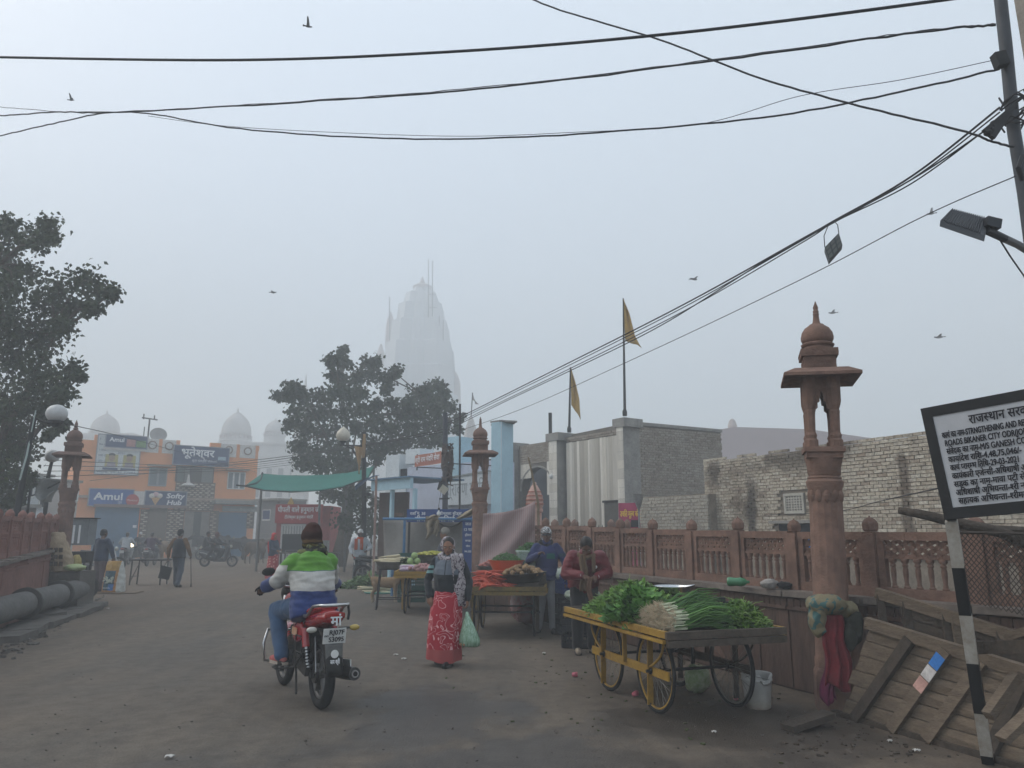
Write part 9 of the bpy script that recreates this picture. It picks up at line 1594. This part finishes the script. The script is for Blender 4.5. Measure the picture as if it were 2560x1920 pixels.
# ================================================================== left roadside: pipe, kerb slabs, sacks, cabinet
PA,PB=V((kx(-30)*11.2,11.2,0)),V((kx(222)*16.9,16.9,0));dp=(PB-PA).normalized();rp=.205;m_pipe=mat('cement_pipe',(.155,.15,.142),.9,.3,3,.4,30,c2=(.085,.082,.078));zc_=.18+rp;n=3;Lp=(PB-PA).length/n
for k in range(n):
    t=thing('cement_pipe',('nearest length of grey cement pipe along the left wall','middle length of grey cement pipe along the left wall','farthest length of grey cement pipe behind the printed sack')[k],'pipe',PA+dp*Lp*(k+.5),0,'cement pipes along the left wall');a_,c_=PA+dp*(Lp*k+.01)+V((0,0,zc_)),PA+dp*(Lp*(k+1)-.10)+V((0,0,zc_));b=MB();b.tube([a_,c_],rp,24);b.build('barrel',m_pipe,t,smooth='auto',w=True);b=MB();b.tube([c_,c_+dp*.012,c_+dp*.085,c_+dp*.09],[rp+.02,rp+.06,rp+.06,rp+.02],24);b.build('collar',mat('dark_collar',(.05,.046,.042),.9,.3,5),t,smooth='auto',w=True)
m_kerb=mat('broken_kerb',(.13,.118,.105),.95,.4,3,.6,18,c2=(.075,.068,.06));rn=random.Random(6)
for k in range(7):
    c_=PA.lerp(PB,(k+.4)/7)+V((.62,-.05,0))+V((rn.uniform(-.05,.08),0,0));b=MB();b.box(c_+V((-.36,0,.045)),(.55+rn.uniform(-.12,.15),.70,.09),(R(rn.uniform(-2,2)),R(rn.uniform(-3,1)),math.atan2(dp.y,dp.x)-math.pi/2+rn.uniform(-.12,.12)));b.v=[p+V((noise.noise(p*3)*.05,noise.noise(p*3+V((5,0,0)))*.05,0 if p.z<.03 else noise.noise(p*2)*.03)) for p in b.v];solo(b,'kerb_slab',m_kerb,('first','second','third','fourth','fifth','sixth','farthest')[k]+' broken kerb slab counting away from us beside the pipe','kerb slab','broken kerb slabs')
b=MB();c_=gp(60,1545);b.box((c_.x+.1,c_.y,.06),(1.0,1.5,.11),(0,R(-3),R(38)));solo(b,'paving_slab',m_kerb,'large tilted paving slab in front of the pipe at the left edge','slab')
# cabinet on an iron stand
Yk=18.0;q0,q1=at(177,1300,Yk),at(233,1300,Yk);zt_,zb_=at(205,1297,Yk).z,at(205,1395,Yk).z;t=thing('meter_cabinet','grey steel meter cabinet with two slit windows on an iron stand','cabinet',((q0.x+q1.x)/2,Yk,0),R(4));w_=q1.x-q0.x;b=MB();b.box((0,0,(zt_+zb_)/2+.15),(w_,.40,zt_-zb_-.3));b.build('box',mat('cabinet_grey',(.19,.205,.215),.6,.25,2),t);b=MB();b.box((0,0,zt_+.012),(w_+.10,.50,.024));b.build('top_plate',m_iron,t);b=MB();b.box((0,0,zb_+.02),(w_,.38,.26));b.build('lower_box',m_iron,t)
for x in (-.06,.07):b=MB();b.box((x,-.203,zt_-.36),(.045,.006,.42));b.build('slit_window',m_wlet,t)
for x in (-1,1):
    for y in (-1,1):b=MB();b.box((x*(w_/2-.03),y*.16,(zb_-.11)/2),(.04,.04,zb_-.11));b.build('leg',m_iron,t)
b=MB();b.bar((-w_/2,-.17,.45),(w_/2,-.17,.45),.03,.03);b.bar((-w_/2,-.17,.2),(w_/2,-.17,.6),.02,.02);b.build('brace',m_iron,t)
# printed sack
q=gp(283,1482);t=thing('printed_sack','upright white sack printed with blue and orange panels on a jute mat','sack',(q.x,q.y,.012),R(-12));wS,hS=.60,.80;b=MB();loft(b,[(V((0,0,0)),V((wS*.50,0,0)),V((0,.17,0))),(V((0,0,.05)),V((wS*.53,0,0)),V((0,.20,0))),(V((0,0,.4)),V((wS*.48,0,0)),V((0,.18,0))),(V((-.02,0,hS*.85)),V((wS*.42,0,0)),V((0,.12,0))),(V((-.03,0,hS)),V((wS*.38,0,0)),V((0,.06,0)))],24);o=blob('sack_body',b,zone_mat('sack_print',(.52,.52,.48),[(None,.19,None,None,None,None,(.42,.20,.06)),(-.20,.13,None,0,.06,.56,(.015,.07,.10)),(-.02,.13,None,0,.06,.22,(.03,.14,.36)),(None,.19,None,0,.58,.8,(.42,.25,.06))],.6,.3,18),t,.016,3,.018,7);b=MB();rn=random.Random(2)
for k in range(26):x,z=rn.uniform(-.17,.10),.30+rn.uniform(-.07,.10);b.ell((x,-.205+abs(x)*.03,z),(.045,.008,.016),8,5,Euler((0,rn.uniform(-.8,.8),0)).to_matrix())
tag(b.build('printed_flowers',mat('print_cream',(.46,.50,.42),.7,.2),o,smooth=True),None,kind='stuff');b=MB()
for k in range(7):b.ell((-.15+.03*k,-.207,.12+.006*(k%2)),(.010,.006,.012),8,5)
tag(b.build('printed_dots',m_wlet,o),None,kind='stuff')
b=MB();b.slab(lambda i,j:V((q.x-.45+1.15*i+.05*math.sin(j*5),q.y-.42+.75*j+.04*math.sin(i*6),.012+.012*abs(math.sin(i*9+j*4)))),16,10,.012);solo(b,'jute_mat',mat('jute',(.19,.14,.095),.95,.4,8,.5,40,c2=(.11,.08,.055)),'brown jute mat spread under the printed sack','mat',smooth=True)
# jute bag with print, leaning on the wall; ledge block; greens bag
q=at(152,1440,16.2);zl2=at(152,1425,16.2).z;b=MB();b.box((q.x+.02,16.3,(zl2-.02)/2),(1.0,.6,zl2-.02));solo(b,'stone_block',m_kerb,'low stone block behind the pipe with bags on it','block');t=thing('jute_bag','leaning jute bag printed with dark squares beside the left railing','bag',(q.x,16.1,zl2-.02),R(8));b=MB();loft(b,[(V((0.05,0,0)),V((.24,0,0)),V((0,.16,0))),(V((.02,0,.3)),V((.22,0,0)),V((0,.16,0))),(V((-.06,.02,.6)),V((.16,0,0)),V((0,.12,0))),(V((-.12,.04,.80)),V((.12,0,0)),V((0,.07,0)))],20);o=blob('bag_body',b,mat('printed_jute',(.33,.255,.175),.95,.3,7,.4,40),t,.018,3,.020,7);b=MB()
for i in range(3):
    for j in range(3):b.box((-.10+.10*i-.02*j,-.17+.01*j,.16+.14*j),(.07,.03,.09));
tag(b.build('printed_squares',mat('jute_ink',(.09,.065,.05),.9,.3),o),None,kind='stuff');bag('yellow bag slumped beside the jute bag',(q.x+.24,16.3,zl2-.02),.10,.34,mat('yellow_bag',(.34,.27,.10),.8,.3),81);bag('pale green bag lying on the stone block',(q.x+.36,16.05,zl2-.02),.16,.15,mat('pale_green_bag',(.44,.48,.30),.7,.4,6,c2=(.30,.40,.13)),82,asp=1.4);q=at(131,1365,16.6);b=MB();b.lathe([(.045,0),(.05,.02),(.05,.20),(.03,.26),(.02,.30)],12,(q.x,16.6,q.z));solo(b,'plastic_bottle',mat('clear_blue_bottle',(.25,.30,.42),.2,.2,spec=.7),'clear bottle with blue label on the left coping','bottle',smooth=True)
# folding table by the sack
q=gp(315,1468);t=thing('folding_table','black folding table behind the printed sack','table',(q.x+.12,q.y+1.1,0),R(-4));b=MB();b.box((0,0,.74),(1.1,.5,.04));b.build('table_top',m_black,t)
for sx in (-1,1):
    for sy in (-1,1):b=MB();b.bar((sx*.48,sy*.2,0),(sx*.46,sy*.2,.72),.03,.03);b.build('leg',m_black,t)
    b=MB();b.bar((sx*.47,-.2,.25),(sx*.47,.2,.25),.02,.02);b.bar((sx*.47,-.2,.1),(sx*.47,.2,.6),.02,.02);b.build('leg_brace',m_black,t)
q=gp(222,1470);t=thing('folding_table','low black table beside the meter cabinet','table',(q.x+.1,q.y-1.4,0),R(6));b=MB();b.box((0,0,.66),(1.0,.5,.04));b.build('table_top',m_black,t)
for sx in (-1,1):
    for sy in (-1,1):b=MB();b.bar((sx*.45,sy*.2,0),(sx*.44,sy*.2,.64),.03,.03);b.build('leg',m_black,t)
# torn grey tarp strung by the left lamp post
Yt=19.0;t=thing('torn_tarp','torn grey tarp strung between the left lamp posts','tarp',(at(110,1400,Yt).x,Yt,0));b=MB();hang(b,[[(80,1195),(76,1215),(84,1240),(112,1252)],[(155,1198),(148,1215),(136,1230),(118,1256)]],Y=Yt,n=14,wave=.22);b.build('sheet',mat('grey_tarp',(.27,.275,.27),.6,.35,2.5,c2=(.15,.155,.15)),t,smooth=True,w=True);b=MB();b.tube([at(56,1246,Yt),at(90,1236,Yt),at(150,1205,Yt)],.018,6);b.build('rope',m_iron,t,w=True)
for u in (80,118):b=MB();p_=at(u,1190 if u==80 else 1256,Yt+.05);b.tube([V((p_.x,p_.y,0)),p_],.03,6);b.build('prop_pole',m_iron,t,w=True)
# second small railing with spiked fence beyond the right wall
Ys=17.5;t=thing('spiked_fence','row of small stone posts and iron spikes beyond the right railing','fence',(at(1470,1400,Ys).x,Ys,0))
for u in (1387,1437,1528,1568):p_=at(u,1312,Ys);b=MB();b.lathe([(.075,0),(.075,p_.z-.06),(.09,p_.z-.04),(.09,p_.z+.05),(.05,p_.z+.10),(.01,p_.z+.13)],8,(p_.x,Ys,0));b.build('post',m_sand,t,smooth='auto',w=True)
for k in range(22):u=1380+k*9;p_=at(u,1318,Ys+.02);b=MB();b.lathe([(.010,1.0),(.010,p_.z-.06),(.022,p_.z-.05),(.002,p_.z+.06)],6,(p_.x,Ys+.02,0));b.build('spike',m_iron,t,w=True)
b=MB();b.bar(at(1376,1345,Ys+.02),at(1575,1345,Ys+.02),.03,.03);b.build('rail',m_iron,t,w=True)
for u in (1380,1574):p_=at(u,1340,Ys+.02);b=MB();b.bar(V((p_.x,p_.y,0)),p_,.03,.03);b.build('stay',m_iron,t,w=True)
# shreds of white cloth and a pipe knotted to the railing top
for k,(u,v) in enumerate(((1566,1330),(1710,1335))):q=at(u,v,12.6 if k==0 else 10.6);b=MB();b.slab(lambda i,j:q+V(((j-.5)*.05,-.06+.01*math.sin(i*9),.06-.14*i)),6,3,.006);solo(b,'cloth_strip',m_white,('short white','longer white')[k]+' cloth strip tied over the railing '+('near the magenta kiosk','above the cart')[k],'cloth',smooth=True)
# ---- litter and scraps
rn=random.Random(17);m_pinkc=mat('pink_paper_cup',(.50,.12,.16),.6,.3,9);m_wst=mat('white_litter',(.55,.53,.50),.7,.2)
for k,(u,v) in enumerate(((1437,1693),(1588,1742),(1840,1752))):q=gp(u,v);b=MB();b.lathe([(.020,-.03),(.028,.03),(.026,.03),(.018,-.028)],12,(q.x,q.y,.028),rot=Euler((R(88),0,rn.uniform(0,3))).to_matrix());solo(b,'paper_cup',m_pinkc,('crushed pink cup left of the yellow cart wheel','pink paper cup between the yellow cart wheels','pink paper cup beside the right cart wheel')[k],'cup',smooth=True)
LT=[(1360,1636,'pale paper scrap on the road left of the man in red'),(1010,1650,'white paper scrap on the road left of the walking woman'),(424,1897,'pale scrap at the bottom left of the road'),(270,1523,'white scrap near the jute mat'),(1785,1835,'white scrap in front of the bucket'),(2225,1858,'round pale lid near the scrap cart'),(2292,1882,'crumpled white scrap under the notice board'),(990,1640,'flat leaf scrap left of the walking woman'),(70,1600,'pale green scrap beside the broken kerb'),(648,1433,'long white scrap in the square'),(95,1526,'white chip by the kerb slabs'),(178,1524,'small white chip by the kerb slabs')]
for u,v,lb in LT:q=gp(u,v);s_=rn.uniform(.016,.034);b=MB();b.slab(lambda i,j:V((q.x+(i-.5)*2*s_,q.y+(j-.5)*1.4*s_,.012+.014*abs(math.sin(i*4+j*3)))),4,3,.004);solo(b,'paper_scrap',m_wst,lb,'litter','litter on the road',smooth=True)
def scatter(name,label,n,region,size,m,seed):
    """tiny crumbs nobody could count"""
    rn_=random.Random(seed);b=MB()
    for _ in range(n):
        u,v=region(rn_);q=gp(u,v);s_=rn_.uniform(*size);b.box((q.x,q.y,s_*.25),(s_*rn_.uniform(.8,1.6),s_,s_*.5),(rn_.uniform(-.3,.3),rn_.uniform(-.3,.3),rn_.uniform(0,3)))
    o=b.build(name,m);return tag(o,label,None,None,'stuff')
scatter('stone_crumbs','small dark stones and crumbs scattered on the road',420,lambda r:(r.uniform(0,2560),1480+430*r.random()**.8),(.004,.014),mat('stone_crumb',(.075,.066,.058),.95,.4,9),3);scatter('leaf_scraps','leaf scraps scattered around the carts',160,lambda r:(r.gauss(1600,230),1580+abs(r.gauss(0,110))),(.008,.024),mat('leaf_scrap',(.055,.085,.025),.9,.4,9,c2=(.05,.04,.022)),4);scatter('rubble','rubble along the foot of the left kerb',150,lambda r:(lambda f:(250*f+r.gauss(0,14),1640-150*f+r.gauss(0,8)))(r.random()),(.015,.06),m_kerb,5);scatter('straw_and_chips','wood chips and dust clods at the foot of the scrap carts',150,lambda r:(r.uniform(1950,2440),1775+105*r.random()+r.uniform(0,25)),(.008,.026),m_woodd,6)

bpy.data.scenes.remove(TS)
